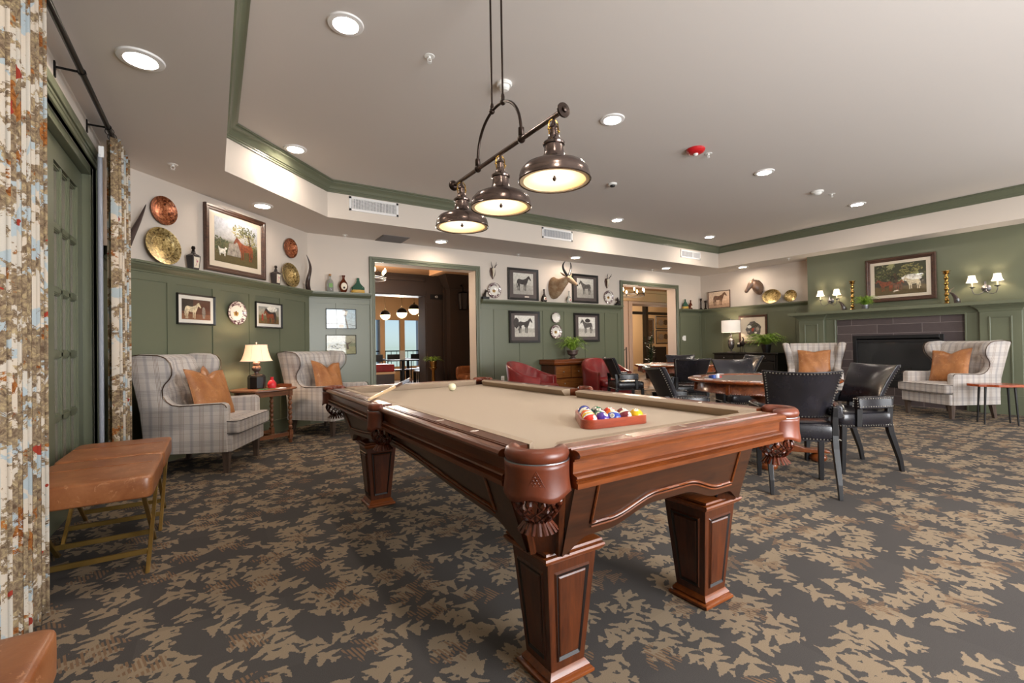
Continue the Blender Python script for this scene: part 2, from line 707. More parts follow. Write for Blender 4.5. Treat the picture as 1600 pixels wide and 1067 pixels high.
# (u runs toward -x) two window bays let the daylight in behind the camera
wall('wall_near', 'near', 0, 11.2, 0, 2.80, [(1.4, 4.2, .5, 2.45), (6.4, 9.2, .5, 2.45)])
wall('wall_left', 'left', -2.5, 5.326, 0, 2.80, [(2.80, 4.62, 0, 2.46)], t=.2)
for k, (a, b) in enumerate(((1.4, 4.2), (6.4, 9.2))):
    mb = MB()
    for u in (a, (a + b) / 2 - .03, b - .06):
        mb.box(u, u + .06, .02, .10, .5, 2.45)
    for z in (.5, 1.45, 2.39):
        mb.box(a, b, .02, .10, z, z + .06)
    (ox, oy), an = WALLS['near']
    struct(mb.build('window_%d' % (k + 1), 'white_trim', smooth=0, loc=(ox, oy, 0), rotz=an))

# chimney breast
mb = MB()
mb.box(2.666, 5.806, -.342, 0, 1.55, 2.78, 0)
(ox, oy), an = WALLS['right']
v0 = len(mb.f)
o = struct(mb.build('wall_breast', ['green', 'cream'], smooth=0, loc=(ox, oy, 0), rotz=an))
for p in o.data.polygons:      # the flanks are cream, the face green
    if abs(p.normal.x) > .9: p.material_index = 1


# ------------------------------------------------------------------ wainscot: board, cap, ledge and battens per run
def wainscot(name, w, u0, u1, battens, ledge=True, z1=1.862, e0=0, e1=0):
    mb = MB()
    mb.box(u0, u1, -.016, 0, 0, z1)                  # panel
    mb.box(u0, u1, -.026, 0, 1.757, z1)              # cap rail
    mb.box(u0, u1, -.030, 0, 0, .155)                # base board
    mb.box(u0, u1, -.034, 0, .155, .17)
    for b in battens:
        mb.box(b - .05, b + .05, -.026, 0, .17, 1.757)
    if ledge:
        prof = [(-.026, 1.830), (-.036, 1.832), (-.038, 1.846), (-.050, 1.852), (-.070, 1.872), (-.095, 1.886), (-.098, 1.900), (-.120, 1.902), (-.120, 1.922), (0, 1.922), (0, 1.83)]
        n = len(prof)
        v = [(u0 + e0 * -y, y, z) for y, z in prof] + [(u1 - e1 * -y, y, z) for y, z in prof]
        mb.add(v, [tuple(range(n)), tuple(reversed(range(n, 2 * n)))] + [(i, (i + 1) % n, (i + 1) % n + n, i + n) for i in range(n)])
    (ox, oy), an = WALLS[w]
    return struct(mb.build(name, 'green', smooth=30, loc=(ox, oy, 0), rotz=an))


t8 = math.tan(PI / 8)
wainscot('trim_2', 'back', 1.149, 2.043, [1.205, 1.58], e0=t8)
wainscot('trim_3', 'back', 4.003, 7.508, [4.315, 4.87, 5.42, 5.95, 6.50, 7.065, 7.45])
wainscot('trim_4', 'back', 9.517, 10.392, [9.58, 10.33], e1=1)
wainscot('trim_5', 'chamfer', 0, 2.701, [.555, 1.085, 1.61, 2.137, 2.65], e0=1.0, e1=t8)
wainscot('trim_6', 'right', 0, 2.68, [.08, .55, 1.625, 2.22], e0=1)
wainscot('trim_7', 'right', 5.80, 9.73, [6.3, 6.9, 7.5, 8.1, 8.7])
wainscot('trim_8', 'left', -2.5, 2.62, [-2, -1.4, -.8, -.2, .4, 1, 1.6, 2.2])
wainscot('trim_9', 'left', 4.78, 5.326, [], e1=1)


# door casings
def casing(name, w, a, b, top, cw=.085, mat='green', jamb='cream', depth=.25, near=True):
    mb = MB()
    for k, (d0, d1, y) in enumerate(((0, cw, -.022), (cw * .55, cw * 1.0, -.034), (0, .016, -.030), (cw * .32, cw * .48, -.027))):
        mb.box(a - d1, a - d0, y, 0, 0, top + d1)
        mb.box(b + d0, b + d1, y, 0, 0, top + d1)
        mb.box(a - d0, b + d0, y, 0, top + d0, top + d1)
    (ox, oy), an = WALLS[w]
    return struct(mb.build(name, mat, smooth=0, loc=(ox, oy, 0), rotz=an, bevel=.003, seg=1))


casing('trim_10', 'back', *D1, 2.425)
casing('trim_11', 'back', *D2, 2.405)
casing('trim_12', 'left', 2.80, 4.62, 2.46, cw=.135)

# glazed door on the window side: frame in the recess, two leaves with bevelled panes
mb = MB()
mb.box(2.80, 2.86, -.0, .11, 0, 2.46)
mb.box(4.56, 4.62, -.0, .11, 0, 2.46)
mb.box(2.80, 4.62, -.0, .11, 2.40, 2.46)
(ox, oy), an = WALLS['left']
struct(mb.build('door_frame', 'green', smooth=0, loc=(ox, oy, 0), rotz=an, bevel=.004))
tp = NT('glass_pane')
tp.P(Base_Color=lin('8a8175'), Roughness=0.06, Metallic=0.0)
tp.p.inputs['Specular IOR Level'].default_value = 1.0
tp.p.inputs['Transmission Weight'].default_value = 0.35
M['glass_pane'] = tp.m
for k, (a, b) in enumerate(((2.865, 3.708), (3.712, 4.555))):
    mb = MB()
    st = .13
    mb.box(a, a + st, .05, .10, .01, 2.395)
    mb.box(b - st, b, .05, .10, .01, 2.395)
    mb.box(a + st, b - st, .05, .10, 2.26, 2.395)
    mb.box(a + st, b - st, .05, .10, .01, .28)
    ua, ub = a + st, b - st
    for i in range(1, 3):
        u = ua + (ub - ua) * i / 3
        mb.box(u - .013, u + .013, .055, .095, .28, 2.26)
    for i in range(1, 5):
        z = .28 + 1.98 * i / 5
        mb.box(ua, ub, .055, .095, z - .013, z + .013)
    for i in range(3):
        for j in range(5):
            x0 = ua + (ub - ua) * i / 3
            x1 = ua + (ub - ua) * (i + 1) / 3
            z0 = .28 + 1.98 * j / 5
            z1 = .28 + 1.98 * (j + 1) / 5
            for q in range(2):
                e = .013 + .008 * q
                y = .058 + .006 * q
                mb.box(x0 + e, x0 + e + .008, y, .09, z0 + e, z1 - e)
                mb.box(x1 - e - .008, x1 - e, y, .09, z0 + e, z1 - e)
                mb.box(x0 + e, x1 - e, y, .09, z0 + e, z0 + e + .008)
                mb.box(x0 + e, x1 - e, y, .09, z1 - e - .008, z1 - e)
    d = struct(mb.build('door_%d' % (k + 1), 'green', smooth=0, loc=(ox, oy, 0), rotz=an))
    mb = MB()
    mb.box(ua, ub, .072, .080, .28, 2.26)
    mb.build('pane', 'glass_pane', d, smooth=0)
# door handle plate seen beside the curtain
area_light('window_daylight', (-1.25, 3.7, 1.4), 1.5, 18, DAY, (0, 3.7, 1.2), sy=2.1)

# ------------------------------------------------------------------ fireplace wall (structure)
(ox, oy), an = WALLS['right']
X0 = -.947      # front of the pilasters in the right wall's frame (x = 9.445)
mb = MB()
for a, b in ((2.772, 3.20), (5.262, 5.69)):
    mb.box(a, b, X0, 0, 0, 1.50)
    mb.box(a - .006, b + .006, X0 - .012, -.001, 0, .27)
    mb.box(a - .012, b + .012, X0 - .02, -.002, 0, .155)
    # moulded picture-frame panel
    pa, pb = a + .095, b - .095
    for (p, q, r, s) in ((pa, pa + .02, .38, 1.405), (pb - .02, pb, .38, 1.405), (pa + .02, pb - .02, .38, .40), (pa + .02, pb - .02, 1.385, 1.405)):
        mb.box(p, q, X0 - .014, X0, r, s)
# inner frame between the pilasters and the tile
mb.box(3.20, 3.37, X0 + .06, 0, 0, 1.53)
mb.box(5.092, 5.262, X0 + .06, 0, 0, 1.53)
mb.box(3.37, 5.092, X0 + .06, 0, 1.457, 1.53)
for (p, q, r, s) in ((3.352, 3.37, 0, 1.475), (5.092, 5.110, 0, 1.475), (3.37, 5.092, 1.457, 1.475)):
    mb.box(p, q, X0 + .045, X0 + .06, r, s)
o = struct(mb.build('trim_13', 'green', smooth=0, loc=(ox, oy, 0), rotz=an, bevel=.003, seg=1))
# mantel: coved moulding and shelf
mb = MB()
prof = [(0, 1.47), (.006, 1.478), (.012, 1.50), (.03, 1.525), (.055, 1.548), (.075, 1.560), (.078, 1.572)]
base = [(2.772, X0), (3.20, X0), (3.20, X0 + .06), (5.262, X0 + .06), (5.262, X0), (5.69, X0)]
def off_ring(d):
    return [(2.772 - d, 0), (2.772 - d, X0 - d), (3.20 + d, X0 - d), (3.20 + d, X0 + .06 - d), (5.262 - d, X0 + .06 - d), (5.262 - d, X0 - d), (5.69 + d, X0 - d), (5.69 + d, 0)]
rings = [[(u, y, z) for u, y in off_ring(d)] for d, z in prof]
mb.loft(rings, cap=True)
mb.box(2.772 - .135, 5.69 + .135, X0 - .135, 0, 1.572, 1.622)
struct(mb.build('trim_14', 'green', smooth=0, loc=(ox, oy, 0), rotz=an, bevel=.002, seg=1))

# plank-shaped porcelain tiles around the fire
tt = NT('fire_tile')
co = tt.coord(scale=(1, 1, 1))
sx = tt.n('SeparateXYZ')
tt.set(sx.inputs[0], co)
cb = tt.n('CombineXYZ')
tt.set(cb.inputs[0], sx.outputs[0])
tt.set(cb.inputs[1], sx.outputs[2])
bk = tt.n('TexBrick')
tt.set(bk.inputs['Vector'], cb.outputs[0])
bk.offset = 0.37
bk.inputs['Color1'].default_value = (*lin('5c5150'), 1)
bk.inputs['Color2'].default_value = (*lin('4d4344'), 1)
bk.inputs['Mortar'].default_value = (*lin('8f8683'), 1)
bk.inputs['Scale'].default_value = 1.0
bk.inputs['Mortar Size'].default_value = 0.003
bk.inputs['Brick Width'].default_value = 0.60
bk.inputs['Row Height'].default_value = 0.150
st = tt.noise(tt.coord(scale=(3, 3, 60)), 4, 4, .6)
tt.P(Base_Color=tt.mix(1.0, bk.outputs[0], tt.ramp(st, [(.3, (.75, .75, .75)), (.7, (1.1, 1.08, 1.06))]), 'MULTIPLY'), Roughness=.5)
M['fire_tile'] = tt.m
mb = MB()
T0 = X0 + .11
fa, fb, fz0, fz1 = 3.64, 4.822, .31, 1.145
mb.box(3.36, fa, T0, T0 + .05, 0, 1.457)
mb.box(fb, 5.10, T0, T0 + .05, 0, 1.457)
mb.box(fa, fb, T0, T0 + .05, fz1, 1.457)
mb.box(fa, fb, T0, T0 + .05, 0, fz0)
struct(mb.build('wall_hearth', 'fire_tile', smooth=0, loc=(ox, oy, 0), rotz=an))
# ------------------------------------------------------------------ pool table
wood('mahogany_x', '50240d', '86451b', 'x', 0.30, coat=.15)
wood('mahogany_y', '421d0c', '6e3617', 'y', 0.30, coat=.15)
wood('mahogany_z', '32160a', '5c2c12', 'z', 0.32, coat=.15)
wood('walnut_dark', '26130a', '462411', 'x', 0.32, coat=.15)
plain('groove_dark', '180c07', .5)
plain('cloth', 'b4a491', 0.95, bump=0.06, bscale=500)
plain('cushion_cloth', 'a08d78', 0.95, bump=0.06, bscale=500)
leather('pocket_leather', '4d2114', '7a3a20', 0.35, bump=0.06)
leather('fringe_leather', '351509', '6d3019', 0.35, bump=0.05)
plain('sight_pearl', 'e8d8c8', 0.25)
plain('brass', 'b08a45', 0.25, 1.0)
plain('pewter', '8d8f94', 0.3, 0.9)

PT = (1.33, 2.2425)
HX, HY, JX, JY, ZT, ZB = 0.682, 1.3075, 0.579, 1.2125, 0.80, 0.757
pt = thing('pool_table', 'large mahogany pool table with tan cloth, leather drop pockets and square tapered legs', 'pool table', (PT[0], PT[1], 0))

mb = MB()
mb.box(-JX - .02, JX + .02, -JY - .02, JY + .02, .715, ZB)
mb.build('playing_bed', 'cloth', pt, smooth=0)

PK = .115    # reach of a corner pocket along a rail


def rail_profile(side):
    # (distance outward from the joint, z)
    return [(0, ZT), (.052, ZT), (.053, ZT - .004), (.058, ZT - .004), (.059, ZT), (.066, ZT + .001), (.067, ZT - .004), (.072, ZT - .004), (.073, ZT - .001),
            (.090, ZT - .002), (.098, ZT - .006), (.103, ZT - .013), (.100, ZT - .020), (.090, ZT - .023), (.080, ZT - .026), (.079, ZT - .032), (.074, ZT - .034),
            (.072, ZT - .066), (.078, ZT - .069), (.087, ZT - .071), (.090, ZT - .076), (.083, ZT - .079), (.091, ZT - .082), (.084, ZT - .086), (.092, ZT - .090), (.090, ZT - .104), (0, ZT - .104)]



def rail(axis, sgn, a, b, mat):
    mb = MB()
    prof = rail_profile(0)
    n = len(prof)
    j = JX if axis == 'y' else JY
    v = []
    for t in (a, b):
        for d, z in prof:
            if axis == 'y':
                v.append((sgn * (j + d), t, z))
            else:
                v.append((t, sgn * (j + d), z))
    mb.add(v, [tuple(range(n)), tuple(range(n, 2 * n))] + [(i, (i + 1) % n, (i + 1) % n + n, i + n) for i in range(n)])
    o = mb.build('rail', mat, pt, smooth=22)
    L = b - a
    for q in (.25, .5, .75):
        s = MB()
        t = a + L * q
        x, y = (sgn * (j + .026), t) if axis == 'y' else (t, sgn * (j + .026))
        dx, dy = (.007, .016) if axis == 'x' else (.016, .007)
        zz = ZT + .0012
        s.add([(x - dx, y, zz), (x, y - dy, zz), (x + dx, y, zz), (x, y + dy, zz), (x - dx, y, zz - .004), (x, y - dy, zz - .004), (x + dx, y, zz - .004), (x, y + dy, zz - .004)], [(0, 1, 2, 3), (7, 6, 5, 4), (0, 4, 5, 1), (1, 5, 6, 2), (2, 6, 7, 3), (3, 7, 4, 0)])
        s.build('sight', 'sight_pearl', o, smooth=0)


rail('x', -1, -JX + .055, JX - .055, 'mahogany_x')
rail('x', 1, -JX + .055, JX - .055, 'mahogany_x')
for sg in (-1, 1):
    rail('y', sg, -JY + .055, -.045, 'mahogany_y')
    rail('y', sg, .045, JY - .055, 'mahogany_y')


def cushion(axis, sgn, a, b, ca, cb):
    # ca / cb : length of the mitre at each end
    mb = MB()
    j = JX if axis == 'y' else JY
    prof = [(0.002, ZT + .001), (-.042, ZT - .003), (-.050, ZT - .008), (-.046, ZT - .016), (-.030, ZB + .001), (.002, ZB + .001)]
    rings = []
    for end, c in ((a, ca), (b, -cb)):
        rg = []
        for d, z in prof:
            t = end + c * (-d / .05)
            rg.append((sgn * (j + d), t, z) if axis == 'y' else (t, sgn * (j + d), z))
        rings.append(rg)
    mb.loft(rings)
    mb.build('cushion', 'cushion_cloth', pt, smooth=30)


for sg in (-1, 1):
    cushion('x', sg, -JX + .05, JX - .05, .05, .05)
    cushion('y', sg, -JY + .05, -.045, .05, .02)
    cushion('y', sg, .045, JY - .05, .02, .05)

# cabinet : body leaning in towards the legs, arched lower edge, moulded panels
mb = MB()
zt, zl, za = .700, .445, .575


def arch(t, L, e=.30):
    # lower edge height along a side, t in [-L, L]
    sm = lambda u: (lambda q: q * q * (3 - 2 * q))(max(0, min(1, u)))
    if L < .6:
        return .447 + .048 * sm((L - abs(t)) / .09) + .050 * sm((.285 - abs(t)) / .20)
    return .447 + .068 * sm((L - abs(t)) / .16) + .070 * sm((L - .12 - abs(t)) / .95)


def lean(z):
    return (zt - z) / (zt - zl)


def side_wall(mb, axis, sgn, L, base, inn, e, t=.03, n=60, z_off=0.0):
    outer, inner = [], []
    for i in range(n + 1):
        s = -L + 2 * L * i / n
        zb = arch(s, L, e) + z_off
        outer.append((s, zb))
    v = []
    for th in (0, t):
        for s, zb in outer:
            for z in (zb, zt):
                d = base - inn * lean(z) - th
                sc = 1 - .0 * lean(z)
                v.append((sgn * d, s * sc, z) if axis == 'y' else (s * sc, sgn * d, z))
    m = 2 * (n + 1)
    f = []
    for i in range(n):
        a = 2 * i
        f += [(a, a + 2, a + 3, a + 1), (m + a, m + a + 1, m + a + 3, m + a + 2), (a, m + a, m + a + 2, a + 2), (a + 1, a + 3, m + a + 3, m + a + 1)]
    mb.add(v, f)


side_wall(mb, 'x', -1, .46, 1.225, .075, .62)
side_wall(mb, 'x', 1, .46, 1.225, .075, .62)
side_wall(mb, 'y', -1, 1.07, .615, .085, .40)
side_wall(mb, 'y', 1, 1.07, .615, .085, .40)
cab = mb.build('cabinet', 'walnut_dark', pt, smooth=40)
for sx in (-1, 1):
    for sy in (-1, 1):
        mb = MB()
        # chamfered corner post, leaning inwards
        P = lambda x, y, z: (sx * x, sy * y, z)
        top = [P(.46, 1.225, zt), P(.615, 1.07, zt), P(.56, 1.03, zt), P(.42, 1.17, zt)]
        bot = [P(.43, 1.150, zl), P(.530, 1.05, zl), P(.48, 1.00, zl), P(.39, 1.10, zl)]
        mb.add(bot + top, [(0, 3, 2, 1), (4, 5, 6, 7), (0, 1, 5, 4), (1, 2, 6, 5), (2, 3, 7, 6), (3, 0, 4, 7)])
        for q in (.2, .8):
            a = [(1 - q) * Vector(top[0]) + q * Vector(top[1]), (1 - q) * Vector(bot[0]) + q * Vector(bot[1])]
            mb.tube([a[0], a[1]], .014, 6)
        mb.build('corner_post', 'mahogany_z', cab, smooth=40)


def side_bead(mb, axis, sgn, L, base, inn, e):
    pts = []
    a = L * .80 if L < .6 else L * .88
    for i in range(61):
        s = -a + 2 * a * i / 60
        pts.append((s, min(zt - .035, arch(s, L, e) + .042)))
    pts = [(-a, zt - .02)] + pts + [(a, zt - .02)]
    out = []
    for s, z in pts:
        d = base - inn * lean(z) + .002
        out.append((sgn * d, s, z) if axis == 'y' else (s, sgn * d, z))
    mb.tube(out, .0055, 6)
    mb.tube([((p[0] + sgn * .0, p[1], p[2] - .012) if axis == 'y' else p[:2] + (p[2] - .012,)) for p in out[1:-1]], .003, 5)


for args in (('x', -1, .46, 1.225, .075, .62), ('x', 1, .46, 1.225, .075, .62), ('y', -1, 1.07, .615, .085, .40), ('y', 1, 1.07, .615, .085, .40)):
    mb = MB()
    side_bead(mb, *args)
    mb.build('panel_moulding', 'mahogany_x', cab, smooth=60)


def pool_leg(x, y):
    mb = MB()
    mb.taper(0, 0, .035, .068, .068, .405, .100, .100)
    # raised and recessed panel on each face
    for k in range(4):
        mb.M = Matrix.Rotation(k * PI / 2, 4, 'Z')
        for (z0, z1, c) in ((.07, .372, 1.0),):
            def pt2(u, z, o):
                h = .068 + (z - .035) / .37 * .032
                return (u * (h - .024), -(h + o), z)
            fr = [(-1, z0), (1, z0), (1, z1), (-1, z1)]
            o = [pt2(u, z, 0) for u, z in fr]
            m_ = [pt2(u * .93, z + (.006 if z < .2 else -.006), .006) for u, z in fr]
            i_ = [pt2(u * .80, z + (.016 if z < .2 else -.016), .001) for u, z in fr]
            i2 = [pt2(u * .74, z + (.022 if z < .2 else -.022), .005) for u, z in fr]
            mb.loft([o, m_], cap=False, mi=0); mb.loft([m_, i_], cap=False, mi=1); mb.loft([i_, i2], cap=True, mi=0)
    mb.M = Matrix.Identity(4)
    lg = mb.build('leg', ['mahogany_z', 'groove_dark'], pt, smooth=0, loc=(x, y, 0), bevel=.0015, seg=1)
    mb = MB()
    for pr in ([(.105, .405), (.112, .409), (.118, .416), (.122, .424), (.120, .431), (.112, .434), (.116, .438), (.114, .445), (.100, .449)],):
        mb.loft([[(-h, -h, z), (h, -h, z), (h, h, z), (-h, h, z)] for h, z in pr])
    mb.build('cap', 'mahogany_x', lg, smooth=30)
    mb = MB()
    mb.loft([[(-h, -h, z), (h, -h, z), (h, h, z), (-h, h, z)] for h, z in [(.088, .0), (.0925, .006), (.0925, .014), (.086, .020), (.080, .022), (.082, .028), (.076, .036), (.070, .044), (.067, .046)]])
    mb.build('foot', 'mahogany_x', lg, smooth=30)


for sx in (-1, 1):
    for sy in (-1, 1):
        pool_leg(sx * .395 + .02, sy * .998)


def pocket(cx, cy, ang, rad, span, corner=True):
    # leather rim, apron and net of strips; ang = outward direction, span = half opening angle of the rim
    A = [ang - span + 2 * span * i / 20 for i in range(21)]
    rim = [(cx + rad * math.cos(a), cy + rad * math.sin(a), ZT - .006) for a in A]
    mb = MB()
    rr = [.021] * 21
    mb.tube(rim, [.015] + [.022] * 19 + [.015], 10)
    pk = mb.build('pocket', 'pocket_leather', pt, smooth=60)
    mb = MB()

    def fn(u, v):
        a = ang - span * .98 + 2 * span * .98 * u
        scal = .006 * math.cos(u * PI * 6) + .010 * math.cos((u - .5) * PI)
        z = (ZT - .022) * (1 - v) + (ZT - .104 - scal) * v
        rr = rad + .019 - .003 * math.sin(v * PI) + .004 * v
        return (cx + rr * math.cos(a), cy + rr * math.sin(a), z)
    mb.grid(25, 8, fn)
    mb.build('pocket_apron', 'pocket_leather', pk, smooth=60, solid=.006)
    mb = MB()
    mb.tube([fn(i / 24, 0) for i in range(25)], .003, 6)
    mb.build('piping', 'pewter', pk, smooth=60)
    # interior of the pocket
    mb = MB()
    mb.lathe([(rad * .80, ZB - .0), (rad * .78, ZB - .04), (rad * .70, ZB - .062), (rad * .70, ZB - .066), (rad * .80, ZB - .04), (rad * .82, ZB)], 20, (cx, cy), ring=True)
    mb.build('pocket_liner', 'near_black', pk, smooth=60)
    # woven net of leather strips ending in a fringe
    mb = MB()
    n = 11
    r0, r1 = rad * .78, rad * .46
    for k in range(n):
        for s in (-1, 1):
            pts = []
            for i in range(9):
                v = i / 8
                a = 2 * PI * (k / n) + s * .42 * math.sin(v * PI * 1.5)
                r = r0 + (r1 - r0) * v + .022 * math.sin(v * PI)
                pts.append((cx + r * math.cos(a), cy + r * math.sin(a), ZT - .10 - .085 * v))
            mb.tube(pts, .0062, 4, flat=.35)
    for k in range(18):
        a = 2 * PI * k / 18
        pts = [(cx + (r1 + .012 * q) * math.cos(a), cy + (r1 + .012 * q) * math.sin(a), ZT - .182 - .015 * q) for q in range(3)]
        mb.tube(pts, .0058, 4, flat=.35)
    mb.build('pocket_net', 'fringe_leather', pk, smooth=0)
    return pk


DX, DY = HX - .065, HY - .065
for sx in (-1, 1):
    for sy in (-1, 1):
        pk = pocket(sx * (DX - .015), sy * (DY - .015), math.atan2(sy, sx), .066, R(112))
        if sx == -1 and sy == -1:
            # embossed triangle of balls on the near pocket
            mb = MB()
            cx, cy = sx * (DX - .015), sy * (DY - .015)
            a0 = math.atan2(sy, sx) + .14

            def onp(u, z):
                rr = .066 + .0205
                a = a0 + u / rr
                return Vector((cx + rr * math.cos(a), cy + rr * math.sin(a), z))
            z0 = ZT - .083
            s = .0085
            for row in range(5):
                for k in range(row + 1):
                    u = (k - row / 2) * s
                    z = z0 + (4 - row) * s * .86 + .004
                    mb.tube([onp(u + .0036 * math.cos(t * PI / 5), z + .0036 * math.sin(t * PI / 5)) for t in range(10)], .0011, 4, closed=True)
            tri = [(-.027, z0 - .004), (.027, z0 - .004), (0, z0 + .047)]
            for i in range(3):
                p, q = tri[i], tri[(i + 1) % 3]
                mb.tube([onp(p[0] + (q[0] - p[0]) * t / 6, p[1] + (q[1] - p[1]) * t / 6) for t in range(7)], .0012, 4)
            for dz in (.010, .014):
                mb.tube([onp(-.027 + .054 * t / 6, z0 - dz) for t in range(7)], .0007, 4)
            mb.build('embossed_emblem', 'fringe_leather', pk, smooth=0)
for sx in (-1, 1):
    pocket(sx * (HX - .040), 0, 0 if sx > 0 else PI, .050, R(75))

# ------------------------------------------------------------------ balls
BR = .0286


def ball_mat(name, col, stripe=False, num=''):
    t = NT(name)
    co = t.n('TexCoord').outputs['Object']
    sx = t.n('SeparateXYZ')
    t.set(sx.inputs[0], co)
    white = lin('ece6d4')
    c = lin(col)
    base = c
    # round white spot on two sides
    d = t.math('SQRT', t.math('ADD', t.math('POWER', sx.outputs[1], 2.0), t.math('POWER', sx.outputs[2], 2.0)))
    spot = t.math('LESS_THAN', d, .0095)
    if stripe:
        band = t.math('LESS_THAN', t.math('ABSOLUTE', sx.outputs[2]), .0150)
        base = t.mix(band, white, c)
    # star-like specks of the pattern
    base = t.mix(spot, base, white)
    t.P(Base_Color=base, Roughness=.08)
    t.p.inputs['Coat Weight'].default_value = .5
    M[name] = t.m


def number_tag(par, ch):
    cu = bpy.data.curves.new('number', 'FONT')
    cu.body = ch
    cu.size = .013
    cu.align_x = 'CENTER'
    cu.align_y = 'CENTER'
    cu.extrude = .0002
    o = bpy.data.objects.new('number', cu)
    COL.objects.link(o)
    cu.materials.append(M['black'])
    me = bpy.data.meshes.new_from_object(o)
    bpy.data.objects.remove(o)
    o = bpy.data.objects.new('number', me)
    COL.objects.link(o)
    o.parent = par
    o.location = (BR + .0001, 0, 0)
    o.rotation_euler = (PI / 2, 0, PI / 2)
    return o


def ball(name, label, mat, x, y, z, rot, num=None, group=None):
    mb = MB()
    mb.sphere((0, 0, 0), BR, 28, 18)
    o = mb.build(name, mat, smooth=180)
    o.location = (x, y, z)
    o.rotation_euler = rot
    tag(o, label, 'ball', group)
    if num:
        number_tag(o, num)
    return o


plain('ivory', 'e6e0bd', 0.12, coat=.4)
ball('cue_ball', 'single cream-white cue ball alone on the far part of the tan cloth', 'ivory', *[1.47, 3.10], ZB + BR + .0008, (0, 0, 0))
cols = {'1': 'e9b70c', '2': '2a3f9a', '3': 'd2301c', '4': '46268a', '5': 'e2651a', '6': '0d6b45', '7': '6b1420', '8': '17161a'}
for k, v in cols.items():
    ball_mat('ball_' + k, v)
for k, n_ in zip('1234567', ('9', '10', '11', '12', '13', '14', '15')):
    ball_mat('ball_' + n_, cols[k], True)
# rack triangle: base edge parallel to the near rail, apex pointing along the table
RX, RY, RZ = 1.345, 1.340, ZB
RA = R(-6)
s = BR * 2.02
wood('rack_wood', '7a2c16', 'a8482a', 'x', .3)
rack = thing('ball_rack', 'reddish wooden triangle rack standing on the cloth around fifteen pool balls', 'rack', (RX, RY, RZ), RA)
ra = 0.0


def rackpt(row, k):
    return ((k - row / 2) * s, (4 - row) * s * .866)


order = [['2'], ['12', '6'], ['13', '8', '3'], ['9', '14', '5', '7'], ['11', '4', '10', '15', '1']]
desc = {'1': 'plain yellow pool ball at the corner of the rack away from the pocket', '2': 'plain dark blue pool ball at the apex of the wooden rack', '3': 'plain red pool ball in the third row of the rack',
        '4': 'speckled blue ball in the middle left of the rack edge row', '5': 'plain orange pool ball in the fourth row of the rack', '6': 'plain green pool ball just behind the blue apex ball', '7': 'plain maroon pool ball at the end of the fourth row of the rack',
        '8': 'black pool ball in the centre of the wooden rack', '9': 'yellow-striped white ball at the end of the fourth row', '10': 'blue-striped white ball in the middle of the row along the rack side', '11': 'red-striped white ball in the rounded rack corner nearest the embossed pocket',
        '12': 'purple-striped white ball behind the blue apex ball', '13': 'orange-striped white ball in the third row of the rack', '14': 'green-striped white ball in the fourth row of the rack', '15': 'maroon-striped white ball next to the plain yellow corner ball'}
rotE = random.Random(5)
rows = []
for row in range(5):
    for k in range(row + 1):
        x, y = rackpt(row, k)
        x, y = x * math.cos(RA) - y * math.sin(RA), x * math.sin(RA) + y * math.cos(RA)
        n_ = order[row][k]
        # number faces up and somewhat to the viewer
        rz = R(rotE.uniform(-170, -80))
        ry = R(rotE.uniform(-75, -25))
        nm = 'pool_ball'
        b = ball(nm, desc[n_], 'ball_' + n_, RX + x, RY + y + .0, RZ + BR, (R(rotE.uniform(-20, 20)), ry, rz), n_, 'pool balls in the wooden rack')
# frame of the rack: rounded triangle
cen = Vector((0, 2 * s * .866 * .667 - .0))
cc = [Vector((-2 * s, 0)), Vector((2 * s, 0)), Vector((0, 4 * s * .866))]


def tri_ring(off, z):
    g = []
    for i, c in enumerate(cc):
        d0 = math.atan2(*(reversed((cc[i] - cc[i - 1]).normalized().to_tuple())))
        d1 = math.atan2(*(reversed((cc[(i + 1) % 3] - cc[i]).normalized().to_tuple())))
        if d1 < d0: d1 += 2 * PI
        for q in range(7):
            a = d0 + (d1 - d0) * q / 6 - PI / 2
            g.append((c.x + off * math.cos(a), c.y + off * math.sin(a), z))
    return g


mb = MB()
o_, i_ = BR + .012, BR + .001
rings = [tri_ring(o_, .001), tri_ring(o_, .035), tri_ring(i_, .035), tri_ring(i_, .001), tri_ring(o_, .001)]
mb.loft(rings, cap=False)
mb.build('rack_frame', 'rack_wood', rack, smooth=50)

# ------------------------------------------------------------------ cue lying over the side rail
a, b = Vector((.690, 2.47, ZT + .010)), Vector((1.335, 3.60, ZT + .024))
d = (b - a).normalized()
cue = thing('pool_cue', 'pale maple pool cue with wrapped grip lying across the side rail', 'pool cue', tuple(a))
cue.rotation_euler = d.to_track_quat('Z', 'Y').to_euler()
L = 1.27
mb = MB(); mb.lathe([(.0075, 0), (.009, .02), (.0115, L * .52)], 12); mb.lathe([(.0078, -.012), (.008, .0)], 12)
plain('maple', 'd9b98c', .3, coat=.3)
plain('grip_wrap', '7f8793', .6)
mb.build('shaft', 'maple', cue, smooth=60)
mb = MB(); mb.lathe([(.0118, L * .52), (.0125, L * .70)], 12); mb.lathe([(.0122, L * .51), (.0122, L * .525)], 12)
mb.build('forearm', 'mahogany_z', cue, smooth=60)
mb = MB(); mb.lathe([(.0132, L * .70), (.0140, L * .93)], 12)
mb.build('grip', 'grip_wrap', cue, smooth=60)
mb = MB(); mb.lathe([(.0140, L * .93), (.0150, L), (.012, L + .01)], 12)
mb.build('butt', 'mahogany_z', cue, smooth=60)

